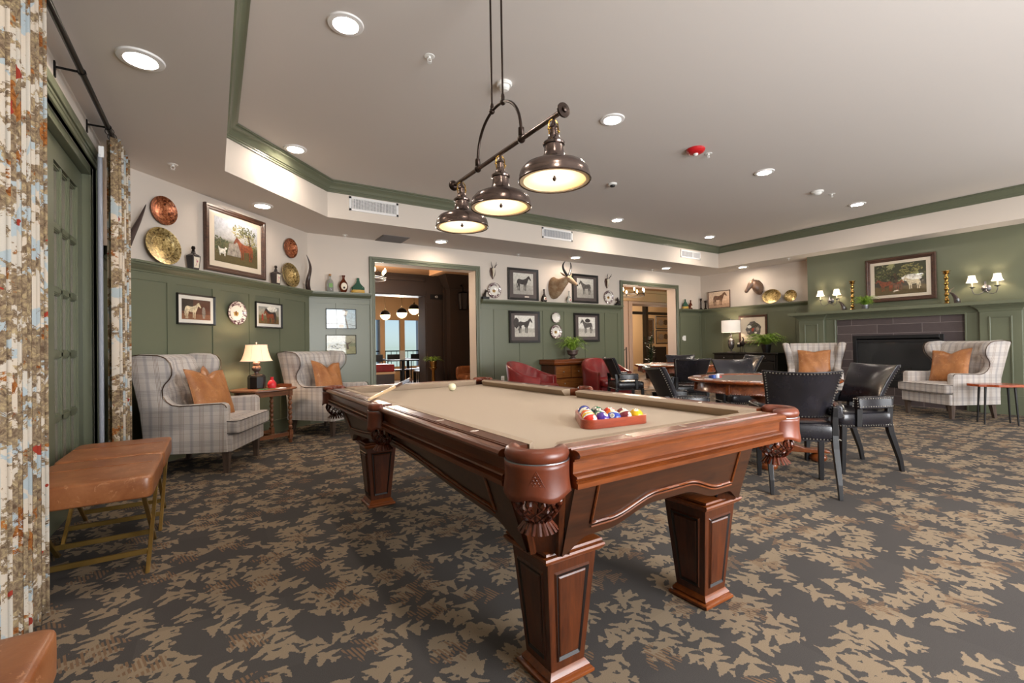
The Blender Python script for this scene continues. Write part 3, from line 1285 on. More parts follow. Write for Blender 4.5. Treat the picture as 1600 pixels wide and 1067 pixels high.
# ------------------------------------------------------------------ island light over the table
il = thing('island_light', 'bronze three-shade billiard light hanging over the pool table', 'billiard light', (1.375, 0, 0))
bz = lambda y: 2.175
t = NT('aged_bronze')
t.P(Base_Color=t.ramp(t.noise(t.coord(), 6, 3), [(.3, lin('574a46')), (.7, lin('7c6d66'))]), Roughness=.22, Metallic=.9)
M['aged_bronze'] = t.m
plain('shade_inner', 'e9d6b4', .5)
t = NT('glass_diffuser')
_sp = t.n('SeparateXYZ'); t.set(_sp.inputs[0], t.n('TexCoord').outputs['Generated'])
_dx = t.math('SUBTRACT', _sp.outputs[0], .5); _dy = t.math('SUBTRACT', _sp.outputs[1], .5)
_r = t.math('MULTIPLY', t.math('SQRT', t.math('ADD', t.math('MULTIPLY', _dx, _dx), t.math('MULTIPLY', _dy, _dy))), 2.0)
t.P(Base_Color=lin('f5e2c0'), Roughness=.5, Emission_Color=t.ramp(_r, [(.25, lin('fff0d8')), (.95, lin('ffc880'))]), Emission_Strength=t.ramp(_r, [(.2, (3.2,) * 3), (.55, (1.5,) * 3), (1.0, (.75,) * 3)]))
M['glass_diffuser'] = t.m
mb = MB()
mb.tube([(0, 1.66, 2.175), (0, 2.83, 2.175)], .0125, 12)
mb.build('bar', 'aged_bronze', il, smooth=60)
for y, s_ in ((1.66, -1), (2.83, 1)):
    mb = MB()
    mb.M = Matrix.Translation((0, y, 2.175)) @ Matrix.Rotation(s_ * -PI / 2, 4, 'X')
    mb.lathe([(.016, -.02), (.030, -.01), (.036, 0), (.034, .006), (.014, .008), (.014, .018), (.008, .022)], 18)
    mb.build('end_cap', 'bronze', il, smooth=50)
mb = MB()
arc = [(0, 2.25 + .24 * math.cos(a), 2.185 + .275 * math.sin(a) ** .8 if math.sin(a) > 0 else 2.185) for a in [PI * i / 24 for i in range(25)]]
mb.tube(arc, .0085, 10)
for y in (2.01, 2.49):
    mb.lathe([(.013, 2.19), (.016, 2.192), (.016, 2.235), (.012, 2.237)], 14, (0, y))
    mb.sphere((0, y, 2.175), .022, 14, 8)
mb.build('arch', 'bronze', il, smooth=60)
for y in (2.19, 2.31):
    mb = MB()
    zb = 2.185 + .275 * math.sin(math.acos((y - 2.25) / .24)) ** .8
    mb.tube([(0, y, zb), (0, y, Z_TRAY - .02)], .006, 10)
    mb.sphere((0, y, zb), .017, 12, 8)
    mb.lathe([(.010, zb), (.012, zb + .03), (.009, zb + .045)], 12, (0, y))
    mb.build('hanging_rod', 'bronze', il, smooth=60)
mb = MB()
mb.lathe([(.0, Z_TRAY - .03), (.065, Z_TRAY - .028), (.072, Z_TRAY - .012), (.072, Z_TRAY)], 24, (0, 2.25))
mb.build('ceiling_canopy', 'bronze', il, smooth=50)


def shade(y):
    z0 = 1.862
    mb = MB()
    prof = [(.171, z0), (.175, z0 + .004), (.171, z0 + .010), (.170, z0 + .028), (.163, z0 + .052), (.145, z0 + .074), (.11, z0 + .090), (.070, z0 + .102), (.055, z0 + .115), (.048, z0 + .140), (.046, z0 + .172),
            (.052, z0 + .176), (.054, z0 + .184), (.048, z0 + .192), (.034, z0 + .200), (.028, z0 + .212), (.026, z0 + .225), (.020, z0 + .230), (.018, z0 + .258), (.022, z0 + .262), (.018, z0 + .270), (.010, z0 + .285), (.008, z0 + .30)]
    mb.lathe(prof + [(.002, z0 + .30), (.002, z0 + .10), (.10, z0 + .082), (.160, z0 + .045), (.166, z0 + .004)], 40, (0, y), ring=True)
    sh = mb.build('lamp_shade', 'aged_bronze', il, smooth=40)
    mb = MB()
    mb.lathe([(.001, z0 + .030), (.06, z0 + .027), (.12, z0 + .019), (.150, z0 + .010), (.158, z0 + .008), (.158, z0 + .012), (.001, z0 + .045)], 36, (0, y))
    mb.build('diffuser', 'glass_diffuser', sh, smooth=60)
    mb = MB()
    mb.lathe([(.149, z0 + .004), (.167, z0 + .004), (.167, z0 + .02), (.150, z0 + .012)], 40, (0, y), ring=True)
    mb.build('inner_rim', 'shade_inner', sh, smooth=40)
    mb = MB()
    mb.lathe([(.001, z0 + .004), (.006, z0 + .006), (.010, z0 + .014), (.010, z0 + .020), (.006, z0 + .024), (.006, z0 + .032)], 14, (0, y))
    mb.build('finial', 'bronze', sh, smooth=40)
    mb = MB()
    for s_ in (-1, 1):
        mb.tube([(0, y, z0 + .295), (.012 * s_, y, z0 + .30), (.026 * s_, y, z0 + .285), (.030 * s_, y, z0 + .255), (.026 * s_, y, z0 + .225)], .0035, 6)
        mb.sphere((.031 * s_, y, z0 + .25), .006, 8, 6)
    mb.tube([(-.03, y, z0 + .255), (.03, y, z0 + .255)], .003, 6)
    mb.build('yoke', 'brass', sh, smooth=50)


for y in (1.735, 2.225, 2.715):
    shade(y)
# ------------------------------------------------------------------ ceiling fittings
proto = {}


def downlight(x, y, z, mat, label, group):
    key = mat
    if key not in proto:
        t = thing('downlight', label, 'downlight', (x, y, z), 0, group)
        mb = MB()
        mb.lathe([(.076, -.006), (.082, -.014), (.112, -.010), (.116, -.001), (.116, .02), (.076, .02)], 36, ring=True)
        mb.build('trim_ring', 'white_trim', t, smooth=40)
        mb = MB()
        mb.lathe([(.001, -.007), (.074, -.007), (.075, -.004), (.001, -.004)], 32)
        mb.build('lens', mat, t, smooth=40)
        proto[key] = t
        return t
    return dup(proto[key], (x, y, z), 0, label, group)


dt = {(0.75, 3.14): 'round white downlight in the raised ceiling nearest the curtained door', (0.75, 5.40): 'round white downlight in the raised ceiling by its slanted corner above the side table lamp',
      (3.22, 3.16): 'round white downlight in the raised ceiling just beyond the billiard light', (5.88, 3.15): 'round white downlight between the red alarm and the white smoke detector',
      (5.88, 5.70): 'round white downlight above the middle wall grille', (8.55, 3.14): 'round white downlight in the raised ceiling nearest the fireplace', (8.47, 5.68): 'round white downlight in the far corner of the raised ceiling'}
for x, y in DOWNLIGHTS_TRAY:
    downlight(x, y, Z_TRAY, 'lens_tray', dt.get((x, y), 'round white downlight in the raised ceiling near the window wall'), 'downlights in the raised ceiling')
ds = ['large round downlight in the low ceiling above the curtained door', 'round downlight in the low ceiling above the big horse painting', 'round downlight in the low ceiling above the wide dining room doorway',
      'round downlight in the low ceiling above the antelope mount', 'round downlight in the low ceiling above the narrower doorway', 'round downlight in the low ceiling above the bronze horse head', 'round downlight in the low ceiling near the fireplace end']
for (x, y), lb in zip(DOWNLIGHTS_SOFFIT, ds):
    downlight(x, y, Z_SOFFIT, 'lens_soffit', lb, 'downlights in the low border ceiling')

spk = None
for x, y, z, lb in [(-.303, 5.158, Z_SOFFIT, 'white sprinkler head in the low ceiling near the slanted wall'), (1.649, 7.10, Z_SOFFIT, 'white sprinkler head in the low ceiling above the shelf bottles'), (4.728, 7.066, Z_SOFFIT, 'white sprinkler head in the low ceiling above the framed horse photograph'),
                    (8.393, 7.078, Z_SOFFIT, 'white sprinkler head in the low ceiling above the narrower doorway'), (9.80, 4.80, Z_SOFFIT, 'white sprinkler head in the low ceiling above the brass plates'),
                    (1.357, 3.173, Z_TRAY, 'white sprinkler head in the raised ceiling over the pool table'), (4.748, 3.172, Z_TRAY, 'white sprinkler head beside the red fire alarm'), (7.629, 3.111, Z_TRAY, 'white sprinkler head beside the white smoke detector')]:
    if spk is None:
        spk = thing('sprinkler', lb, 'sprinkler', (x, y, z), 0, 'ceiling sprinklers')
        mb = MB(); mb.lathe([(.001, -.004), (.036, -.004), (.040, 0), (.040, .01), (.001, .01)], 24); mb.build('escutcheon', 'white_plastic', spk)
        mb = MB()
        mb.lathe([(.001, -.020), (.010, -.018), (.010, .0)], 12)
        for s_ in (-1, 1):
            mb.tube([(.010 * s_, 0, -.015), (.016 * s_, 0, -.03), (.004 * s_, 0, -.045)], .0025, 5)
        mb.lathe([(.001, -.049), (.017, -.048), (.017, -.045), (.001, -.045)], 14)
        mb.build('deflector', 'white_plastic', spk)
    else:
        dup(spk, (x, y, z), 0, lb, 'ceiling sprinklers')

# smoke detector behind the billiard light rods
o = thing('smoke_detector', 'white round smoke detector on the ceiling behind the billiard light rods', 'smoke detector', (2.0165, 3.182, Z_TRAY))
mb = MB(); mb.lathe([(.062, 0.0), (.064, -.018), (.058, -.026), (.001, -.026), (.001, 0)], 28); mb.build('base', 'white_plastic', o)
mb = MB(); mb.lathe([(.044, -.026), (.040, -.05), (.026, -.062), (.001, -.064), (.001, -.02)], 28); mb.build('chamber', 'white_plastic', o)
o = thing('smoke_detector', 'white cone-shaped smoke detector on the ceiling between two downlights', 'smoke detector', (7.310, 3.167, Z_TRAY))
mb = MB(); mb.lathe([(.078, 0.0), (.080, -.012), (.070, -.022), (.001, -.022), (.001, 0)], 28); mb.build('base', 'white_plastic', o)
mb = MB(); mb.lathe([(.060, -.022), (.050, -.040), (.030, -.052), (.001, -.054), (.001, -.02)], 28); mb.build('chamber', 'white_plastic', o)
o = thing('ceiling_sensor', 'small white and dark domed sensor in the middle of the raised ceiling', 'sensor', (4.507, 4.44, Z_TRAY))
mb = MB(); mb.lathe([(.058, 0.0), (.060, -.014), (.050, -.024), (.001, -.024), (.001, 0)], 28); mb.build('base', 'white_plastic', o)
mb = MB(); mb.lathe([(.034, -.024), (.030, -.042), (.001, -.048), (.001, -.02)], 28); mb.build('dome', 'near_black', o)
# red fire alarm
plain('alarm_red', 'c01f24', 0.3)
o = thing('fire_alarm', 'round red fire alarm speaker strobe on the ceiling', 'fire alarm', (4.515, 3.172, Z_TRAY))
mb = MB(); mb.lathe([(.095, 0.0), (.100, -.012), (.088, -.035), (.060, -.050), (.001, -.052), (.001, 0)], 32); mb.build('housing', 'alarm_red', o)
plain('clear_lens', 'e8e8e4', .12)
mb = MB(); mb.sphere((0, 0, -.055), .026, 14, 8, sz=.8); mb.build('strobe', 'clear_lens', o)
cu = bpy.data.curves.new('fire_lettering', 'FONT')
cu.body = 'FIRE'; cu.size = .036; cu.align_x = 'CENTER'; cu.align_y = 'CENTER'; cu.extrude = .0008
tmp = bpy.data.objects.new('fire_lettering', cu); COL.objects.link(tmp); cu.materials.append(M['white_plastic'])
me = bpy.data.meshes.new_from_object(tmp); bpy.data.objects.remove(tmp)
lt = bpy.data.objects.new('fire_lettering', me); COL.objects.link(lt); lt.parent = o
lt.location = (-.045, .055, -.0395)
lt.rotation_euler = (PI + R(25), 0, R(38))


def grille(name, u0, u1, z0, z1, label, split, back, nb=30):
    o = thing(name, label, 'air vent', on('soffit', (u0 + u1) / 2, (z0 + z1) / 2), 0, 'supply grilles in the tray side')
    w, h = (u1 - u0) / 2, (z1 - z0) / 2
    mb = MB()
    b = .03
    mb.box(-w, w, -.012, 0, h - b, h); mb.box(-w, w, -.012, 0, -h, -h + b)
    mb.box(-w, -w + b, -.012, 0, -h, h); mb.box(w - b, w, -.012, 0, -h, h)
    mb.build('frame', 'white_trim', o, smooth=0, bevel=.002, seg=1)
    mb = MB(); mb.box(-w + b, w - b, -.002, 0, -h + b, h - b); mb.build('backing', back, o, smooth=0)
    mb = MB()
    for k in range(nb):
        x = -w + b + (2 * w - 2 * b) * (k + .5) / nb
        if split and k == int(nb * split):
            mb.box(x - .012, x + .012, -.010, -.002, -h + b, h - b)
        else:
            mb.box(x - .0035, x + .0035, -.009, -.002, -h + b, h - b)
    if back == 'grille_dark':
        for k in range(8):
            z = -h + b + (2 * h - 2 * b) * (k + .5) / 8
            mb.box(-w + b, w - b, -.007, -.003, z - .0025, z + .0025)
    mb.build('louvres', 'white_trim', o, smooth=0)


grille('wall_grille', 1.505, 2.170, 2.90, 3.088, 'white air grille with dark egg-crate core near the slanted corner', 0, 'grille_dark', 30)
grille('wall_grille', 4.657, 5.323, 2.90, 3.080, 'white louvred air grille in the middle of the raised ceiling band', 0, 'grille_grey', 26)
grille('wall_grille', 8.295, 8.967, 2.90, 3.068, 'white two-section air grille near the far ceiling corner', .62, 'grille_grey', 24)
o = thing('return_grille', 'grey square return grille in the low ceiling before the wide doorway', 'air vent', (2.34, 7.01, Z_SOFFIT))
mb = MB(); mb.box(-.21, .21, -.21, .21, -.006, 0); mb.build('frame', 'return_grey', o, smooth=0)
mb = MB()
for k in range(22):
    y = -.19 + .38 * k / 21
    mb.box(-.19, .19, y - .004, y + .004, -.010, -.006)
mb.build('louvres', 'return_grey', o, smooth=0)
# ------------------------------------------------------------------ plaid wing chairs
def plaid():
    t = NT('plaid')
    tc = t.n('TexCoord')
    p = t.n('SeparateXYZ'); t.set(p.inputs[0], tc.outputs['Object'])
    nn = t.n('SeparateXYZ'); t.set(nn.inputs[0], tc.outputs['Normal'])
    ax, ay, az = [t.math('ABSOLUTE', nn.outputs[i]) for i in range(3)]
    side = t.math('GREATER_THAN', ax, t.math('MAXIMUM', ay, t.math('MULTIPLY', az, .9)))
    topf = t.math('GREATER_THAN', az, .75)
    u = t.math('ADD', t.math('MULTIPLY', p.outputs[0], t.math('SUBTRACT', 1.0, side)), t.math('MULTIPLY', p.outputs[1], side))
    v = t.math('ADD', t.math('MULTIPLY', p.outputs[2], t.math('SUBTRACT', 1.0, topf)), t.math('MULTIPLY', p.outputs[1], topf))

    def stripes(c, per, off, w):
        f = t.math('ABSOLUTE', t.math('SUBTRACT', t.math('FRACT', t.math('DIVIDE', t.math('ADD', c, off + 10), per)), .5))
        return t.math('LESS_THAN', f, w / per / 2)
    col = lin('c0b8b1')
    wv = t.noise(tc.outputs['Object'], 260, 2, .6)
    col = t.mix(1.0, col, t.ramp(wv, [(.3, (.86, .86, .86)), (.7, (1, 1, 1))]), 'MULTIPLY')

    def lay(col, m, c, k):
        return t.mix(t.math('MULTIPLY', m, k), col, lin(c))
    for o in (-.016, -.0053, .0053, .016):
        col = lay(col, stripes(u, .16, o, .0032), '6d5540', .75)
    for o in (.072, .088):
        col = lay(col, stripes(u, .16, o, .011), '7d7d84', .40)
    col = lay(col, stripes(u, .16, .08, .004), '55545c', .5)
    for o in (-.020, -.008, .008, .020, .060):
        col = lay(col, stripes(v, .15, o, .0022), '6a625e', .5)
    col = lay(col, stripes(v, .15, .0, .055), '8f8b8c', .22)
    t.P(Base_Color=col, Roughness=.92)
    t.p.inputs['Specular IOR Level'].default_value = .2
    t.p.inputs['Sheen Weight'].default_value = .15
    t.bump(wv, .25, .002)
    M['plaid'] = t.m


plaid()
plain('piping_dark', '4a4340', .6)
wood('chair_leg_wood', '3c3028', '5c4b40', 'z', .5, coat=0)
leather('tan_leather', '824c26', 'b87c48', .38, 'd0a070')
plain('nailhead', 'dcd8d0', .28, 1.0)
plain('nailhead_dark', '6a5748', .3, 1.0)


def wing_chair(label, loc, rz, group='plaid wing chairs'):
    t = thing('wing_chair', label, 'armchair', loc, rz, group)
    W = .385           # half width over the arms
    # local: front faces -y ; y from -.42 (front) to .40 (back)
    prof = [(-.36, .19), (-.36, .585), (-.345, .612), (-.32, .622), (.02, .610), (.075, .620), (.115, .652), (.140, .70), (.140, .755), (.118, .80), (.075, .845), (.052, .885), (.045, .93), (.052, .985), (.085, 1.030), (.14, 1.052), (.28, 1.060), (.375, 1.045), (.392, 1.02), (.365, .80), (.335, .55), (.315, .35), (.30, .19)]
    for s in (-1, 1):
        mb = MB()
        n = len(prof)
        rings = []
        # thickness layers with slightly shrunk edges -> upholstered slab ; flares outwards towards the top
        cy, cz = .0, .55
        for k, (th, sh) in enumerate(((0, .018), (.012, .005), (.03, 0), (.07, 0), (.088, .005), (.100, .018))):
            ring = []
            for i, (y, z) in enumerate(prof):
                a, b = Vector(prof[i - 1]), Vector(prof[(i + 1) % n])
                d = (b - a).normalized()
                nr = Vector((d.y, -d.x))
                if z <= .19: nr = Vector((0, 1)) * .3
                yy, zz = y + nr.x * sh, z + nr.y * sh
                fl = max(0, zz - .62)
                x = W - .100 + th + fl * .14 + fl * fl * .12 - .012 * max(0, .3 - zz)
                ring.append((s * x, yy + fl * .0, zz))
            rings.append(ring)
        mb.loft(rings)
        w = mb.build('wing_and_arm', 'plaid', t, smooth=50)
        mb = MB()
        edge = prof[1:19]
        pts = []
        for y, z in edge:
            fl = max(0, z - .62)
            pts.append((s * (W + .000 + fl * .14 + fl * fl * .12), y - .004, z - .006))
        if True:
            mb.tube(pts, .0042, 6)
        mb.build('piping', 'nailhead_dark', w, smooth=60)
    # seat frame / front rail
    mb = MB()
    mb.box(-W + .09, W - .09, -.385, .30, .19, .335)
    mb.box(-W + .02, W - .02, -.395, -.345, .19, .335)
    mb.build('seat_frame', 'plaid', t, smooth=30, bevel=.012, seg=3)
    # cushion : T shaped front
    mb = MB()
    mb.soft(-W + .095, W - .095, -.36, .20, .335, .475, .16, .014, 12)
    mb.soft(-W + .010, W - .010, -.455, -.345, .337, .470, .22, .006, 12)
    cu = mb.build('seat_cushion', 'plaid', t, smooth=60)
    mb = MB()
    for z in (.352, .458):
        mb.tube([(-W + .015, -.35, z), (-W + .018, -.44, z), (-W + .04, -.455, z), (W - .04, -.455, z), (W - .018, -.44, z), (W - .015, -.35, z)], .004, 6)
    mb.build('piping', 'piping_dark', cu, smooth=60)
    # backrest, leaning and tufted, curling backwards at the top
    mb = MB()
    tufts = [(u, z) for z in (.62, .78, .92) for u in ((-.18, -.06, .06, .18) if z != .78 else (-.12, 0, .12))]

    def fn(u, v):
        x = (u * 2 - 1) * (W - .085 + .05 * v)
        z = .40 + .665 * v
        y = .165 + .155 * v + .05 * (abs(u * 2 - 1) ** 2) * -1.0
        y -= .035 * math.sin(v * PI) ** .7
        dpt = 0
        for tx, tz in tufts:
            d2 = (x - tx) ** 2 + (z - tz) ** 2
            dpt += .022 * math.exp(-d2 / .0012)
        if v > .93:
            y += (v - .93) * .9
            z -= (v - .93) ** 2 * 3
        return (x, y + dpt, z)
    F = [[fn(i / 32, j / 26) for i in range(33)] for j in range(27)]
    v = [p for r in F for p in r] + [(p[0], p[1] + .10 if j < 24 else p[1] + .04, p[2]) for j, r in enumerate(F) for p in r]
    nu, nv = 33, 27
    f = []
    m = nu * nv
    for j in range(nv - 1):
        for i in range(nu - 1):
            a = j * nu + i
            f += [(a, a + 1, a + nu + 1, a + nu), (m + a, m + a + nu, m + a + nu + 1, m + a + 1)]
    for i in range(nu - 1):
        f += [(i, m + i, m + i + 1, i + 1), ((nv - 1) * nu + i, (nv - 1) * nu + i + 1, m + (nv - 1) * nu + i + 1, m + (nv - 1) * nu + i)]
    for j in range(nv - 1):
        a = j * nu
        f += [(a, a + nu, m + a + nu, m + a), (a + nu - 1, m + a + nu - 1, m + a + 2 * nu - 1, a + 2 * nu - 1)]
    mb.add(v, f)
    bk = mb.build('backrest', 'plaid', t, smooth=60)
    mb = MB()
    for tx, tz in tufts:
        v_ = (tz - .40) / .665
        p = fn((tx / (W - .085 + .05 * v_) + 1) / 2, v_)
        mb.sphere((p[0], p[1] - .002, p[2]), .010, 8, 6, sy=.5)
    mb.build('tufting_buttons', 'plaid', bk, smooth=60)['kind'] = 'stuff'
    # outside back panel
    mb = MB()
    mb.hexa([(-W + .06, .255, .19), (W - .06, .255, .19), (W - .06, .305, .19), (-W + .06, .305, .19)],
            [(-W + .03, .34, 1.03), (W - .03, .34, 1.03), (W - .03, .385, 1.03), (-W + .03, .385, 1.03)])
    mb.build('outside_back', 'plaid', t, smooth=30, bevel=.01, seg=2)
    for sx in (-1, 1):
        mb = MB()
        mb.taper(sx * .325, -.335, 0, .019, .019, .195, .030, .030)
        mb.build('leg', 'chair_leg_wood', t, smooth=0, bevel=.003)
        mb = MB()
        x = sx * .31
        mb.hexa([(x - .018, .275, 0), (x + .018, .275, 0), (x + .018, .312, 0), (x - .018, .312, 0)], [(x - .026, .225, .195), (x + .026, .225, .195), (x + .026, .285, .195), (x - .026, .285, .195)])
        mb.build('leg', 'chair_leg_wood', t, smooth=0, bevel=.003)
    return t


def pillow(label, chair_loc, chair_rz, off, tilt=-14, rzl=0, roll=0, chop=.05, s=.235):
    # square leather cushion leaning on the backrest, with pinched corners and a chop in the top edge
    mb = MB()
    n = 22
    front, back = [], []
    for j in range(n + 1):
        for i in range(n + 1):
            u, v = -1 + 2 * i / n, -1 + 2 * j / n
            k = (1 - abs(u) ** 2.4) * (1 - abs(v) ** 2.4)
            th = .062 * max(0, k) ** .42
            pin = 1 - .06 * (1 - v * v) * (abs(u) > .0)
            x = s * u * (1 - .07 * (1 - v * v))
            z = s * v * (1 - .07 * (1 - u * u))
            if v > 0:
                z -= chop * math.exp(-(u / .33) ** 2) * v ** 1.5
            crease = .014 * math.exp(-((u) / .12) ** 2) * max(0, v) + .004 * math.sin(9 * u + 4 * v)*k
            front.append((x, -th + crease, z))
            back.append((x, th * .8, z))
    m = (n + 1) ** 2
    f = []
    for j in range(n):
        for i in range(n):
            a = j * (n + 1) + i
            f += [(a, a + 1, a + n + 2, a + n + 1), (m + a, m + a + n + 1, m + a + n + 2, m + a + 1)]
    bd = [i for i in range(n + 1)] + [j * (n + 1) + n for j in range(1, n + 1)] + [n * (n + 1) + i for i in range(n - 1, -1, -1)] + [j * (n + 1) for j in range(n - 1, 0, -1)]
    for q in range(len(bd)):
        a, b = bd[q], bd[(q + 1) % len(bd)]
        f.append((a, m + a, m + b, b))
    mb.add(front + back, f)
    t = thing('throw_pillow', label, 'pillow', group='tan leather pillows on the wing chairs')
    c = mb.build('cover', 'tan_leather', t, smooth=60)
    sm = MB()
    sm.tube([front[i] for i in bd], .003, 5, closed=True)
    sm.build('seam', 'tan_leather', t, smooth=60)
    Mx = Matrix.Translation(chair_loc) @ Matrix.Rotation(chair_rz, 4, 'Z') @ Matrix.Translation(off) @ Matrix.Rotation(R(rzl), 4, 'Z') @ Matrix.Rotation(R(tilt), 4, 'X') @ Matrix.Rotation(R(roll), 4, 'Y')
    t.matrix_world = Mx
    return t


c1 = ((-.086, 5.251, 0), face(.91, -.41))
c2 = ((1.257, 6.470, 0), face(.636, -.77))
c3 = ((8.66, 3.86, 0), face(-.90, -.43))
c4 = ((8.80, 2.15, 0), face(-.87, .50))
w1 = wing_chair('grey plaid wing chair beside the curtain with two tan leather pillows', *c1)
dup(w1, c2[0], c2[1], 'grey plaid wing chair between the lamp table and the far corner of the pool table')
dup(w1, c3[0], c3[1], 'grey plaid wing chair on the poker table side of the fireplace')
dup(w1, c4[0], c4[1], 'grey plaid wing chair in front of the fireplace beside the live-edge side table')
pillow('tan leather pillow in front, on the wing chair by the curtain', c1[0], c1[1], (-.085, -.10, .685), -20, -14, 4, .05)
pillow('tan leather pillow tucked behind another on the wing chair by the curtain', c1[0], c1[1], (.10, .02, .695), -17, 12, -8, .05, .22)
pillow('tan leather pillow on the wing chair behind the lamp table', c2[0], c2[1], (-.02, -.03, .69), -18, -6, 6, .07)
pillow('tan leather pillow on the wing chair at the poker table side of the hearth', c3[0], c3[1], (0, -.01, .70), -15, 0, 0, .02, .24)
pillow('tan leather pillow on the wing chair beside the live-edge table', c4[0], c4[1], (.02, -.03, .70), -18, 8, -5, .05, .25)

# ------------------------------------------------------------------ black leather chairs
leather('black_leather', '131214', '26242a', .27, bump=.08)
plain('black_leg', '121113', .38)


def nails(mb, pts, step=.021, r=.0058):
    pts = [Vector(p) for p in pts]
    acc = 0
    for a, b in zip(pts, pts[1:]):
        L = (b - a).length
        if L < 1e-6: continue
        while acc < L:
            mb.bead(a + (b - a) * (acc / L), r)
            acc += step
        acc -= L


def black_chair(label, loc, rz, group):
    t = thing('leather_armchair', label, 'chair', loc, rz, group)
    # local front -y. seat
    mb = MB()
    mb.soft(-.245, .245, -.25, .20, .375, .505, .22, .016, 12)
    mb.box(-.225, .225, -.225, .185, .372, .40)
    st = mb.build('seat', 'black_leather', t, smooth=60)
    mb = MB()
    nails(mb, [(-.235, .20, .39), (-.242, -.22, .39), (-.22, -.247, .39), (.22, -.247, .39), (.242, -.22, .39), (.235, .20, .39), (-.235, .20, .39)])
    mb.build('nail_trim', 'nailhead', st, smooth=0)['kind'] = 'stuff'
    # curved flared backrest
    def bp(u, v, o):
        # u -1..1, v 0..1 ; o 0 front, 1 rear
        hw = .205 + .045 * v ** 1.6
        x = u * hw
        z = .535 + .345 * v - .012 * (1 - u * u) * (v > .9)
        y = .185 + .10 * v + .035 * v * v - .085 * (u * u) - .02 * (1 - v)
        if o == 0:
            y -= .012 + .030 * math.sin(PI * min(1, v * 1.0)) * (1 - u ** 4)
        else:
            y += .026
        return (x, y, z)
    nu, nv = 19, 11
    rings = []
    mb = MB()
    v = [bp(-1 + 2 * i / (nu - 1), j / (nv - 1), 0) for j in range(nv) for i in range(nu)] + [bp(-1 + 2 * i / (nu - 1), j / (nv - 1), 1) for j in range(nv) for i in range(nu)]
    m = nu * nv
    f = []
    for j in range(nv - 1):
        for i in range(nu - 1):
            a = j * nu + i
            f += [(a, a + 1, a + nu + 1, a + nu), (m + a, m + a + nu, m + a + nu + 1, m + a + 1)]
    bd = [i for i in range(nu)] + [j * nu + nu - 1 for j in range(1, nv)] + [(nv - 1) * nu + i for i in range(nu - 2, -1, -1)] + [j * nu for j in range(nv - 2, 0, -1)]
    for q in range(len(bd)):
        a, b = bd[q], bd[(q + 1) % len(bd)]
        f.append((a, m + a, m + b, b))
    mb.add(v, f)
    bk = mb.build('backrest', 'black_leather', t, smooth=50, bevel=.008, seg=3)
    mb = MB()
    ins = lambda u, v_: tuple(Vector(bp(u, v_, 1)) + Vector((0, .005, 0)))
    nails(mb, [ins(-.95, .03)] + [ins(-.95, k / 8) for k in range(1, 8)] + [ins(-.95, .96)] + [ins(-.95 + 1.9 * k / 16, .96) for k in range(17)] + [ins(.95, 1 - k / 8) for k in range(1, 8)] + [ins(.95, .03)] + [ins(.95 - 1.9 * k / 16, .03) for k in range(17)])
    mb.build('nail_trim', 'nailhead', bk, smooth=0)['kind'] = 'stuff'
    for s in (-1, 1):
        mb = MB()
        pts = [(s * .235, .165, .602), (s * .262, .05, .604), (s * .268, -.06, .604), (s * .258, -.135, .600)]
        rings = []
        for i, (x, y, z) in enumerate(pts):
            w, h0, h1 = .032, .072, .028
            rings.append([(x - w, y, z - h0), (x - w * .8, y, z + h1 * .7), (x, y, z + h1), (x + w * .8, y, z + h1 * .7), (x + w, y, z - h0)])
        mb.loft(rings)
        ar = mb.build('armrest', 'black_leather', t, smooth=45, bevel=.010, seg=3)
        mb = MB()
        nails(mb, [(s * (abs(x) + .032), y, z - .054) for x, y, z in pts] + [(s * .285, -.139, .547), (s * .280, -.139, .612), (s * .24, -.139, .614), (s * .232, -.139, .547)])
        nails(mb, [(s * (abs(x) + .030), y, z + .010) for x, y, z in pts])
        mb.build('nail_trim', 'nailhead', ar, smooth=0)['kind'] = 'stuff'
        mb = MB()
        x = s * .252
        mb.hexa([(x - .016, -.135, .385), (x + .016, -.135, .385), (x + .016, -.095, .385), (x - .016, -.095, .385)], [(x - .016, -.130, .56), (x + .016, -.130, .56), (x + .016, -.085, .56), (x - .016, -.085, .56)])
        mb.build('arm_post', 'black_leg', t, smooth=0, bevel=.003)
        mb = MB()
        mb.taper(s * .215, -.225, 0, .015, .015, .40, .022, .022, s * .215, -.215)
        mb.build('leg', 'black_leg', t, smooth=0, bevel=.003)
        mb = MB()
        rings = []
        for z, y, h in [(0, .285, .015), (.10, .268, .018), (.22, .228, .021), (.33, .190, .023), (.42, .175, .024), (.55, .185, .022), (.62, .20, .018)]:
            x = s * .205
            rings.append([(x - h * .8, y - h, z), (x + h * .8, y - h, z), (x + h * .8, y + h, z), (x - h * .8, y + h, z)])
        mb.loft(rings)
        mb.build('leg', 'black_leg', t, smooth=0, bevel=.003)
    return t


G1, G2 = 'black chairs around the poker table', 'black chairs around the rear games table'
b1 = black_chair('black leather armchair with its nail-studded back turned to the pool table corner', (3.665, 1.775, 0), face(.80, .60), G1)
for loc, fv, lb, g in [((4.600, 1.79, 0), (-.86, .51), 'black leather armchair at the poker table nearest the fireplace wing chairs', G1),
                       ((3.60, 2.72, 0), (.83, -.56), 'black leather armchair at the poker table side facing the fireplace, seen side-on', G1),
                       ((5.27, 3.15, 0), (-.56, -.83), 'black leather armchair pulled back behind the poker table, facing the pool table', G1),
                       ((6.98, 4.20, 0), (-.85, .52), 'black leather armchair between the rear games table and the dark console', G2),
                       ((5.58, 4.12, 0), (.60, .80), 'black leather armchair with its studded back to us at the rear games table', G2),
                       ((6.88, 5.20, 0), (-.75, -.66), 'black leather armchair on the far side of the rear games table', G2),
                       ((5.48, 5.22, 0), (.88, -.47), 'black leather armchair next to the red club chair, seen side-on', G2)]:
    dup(b1, loc, face(*fv), lb, g)

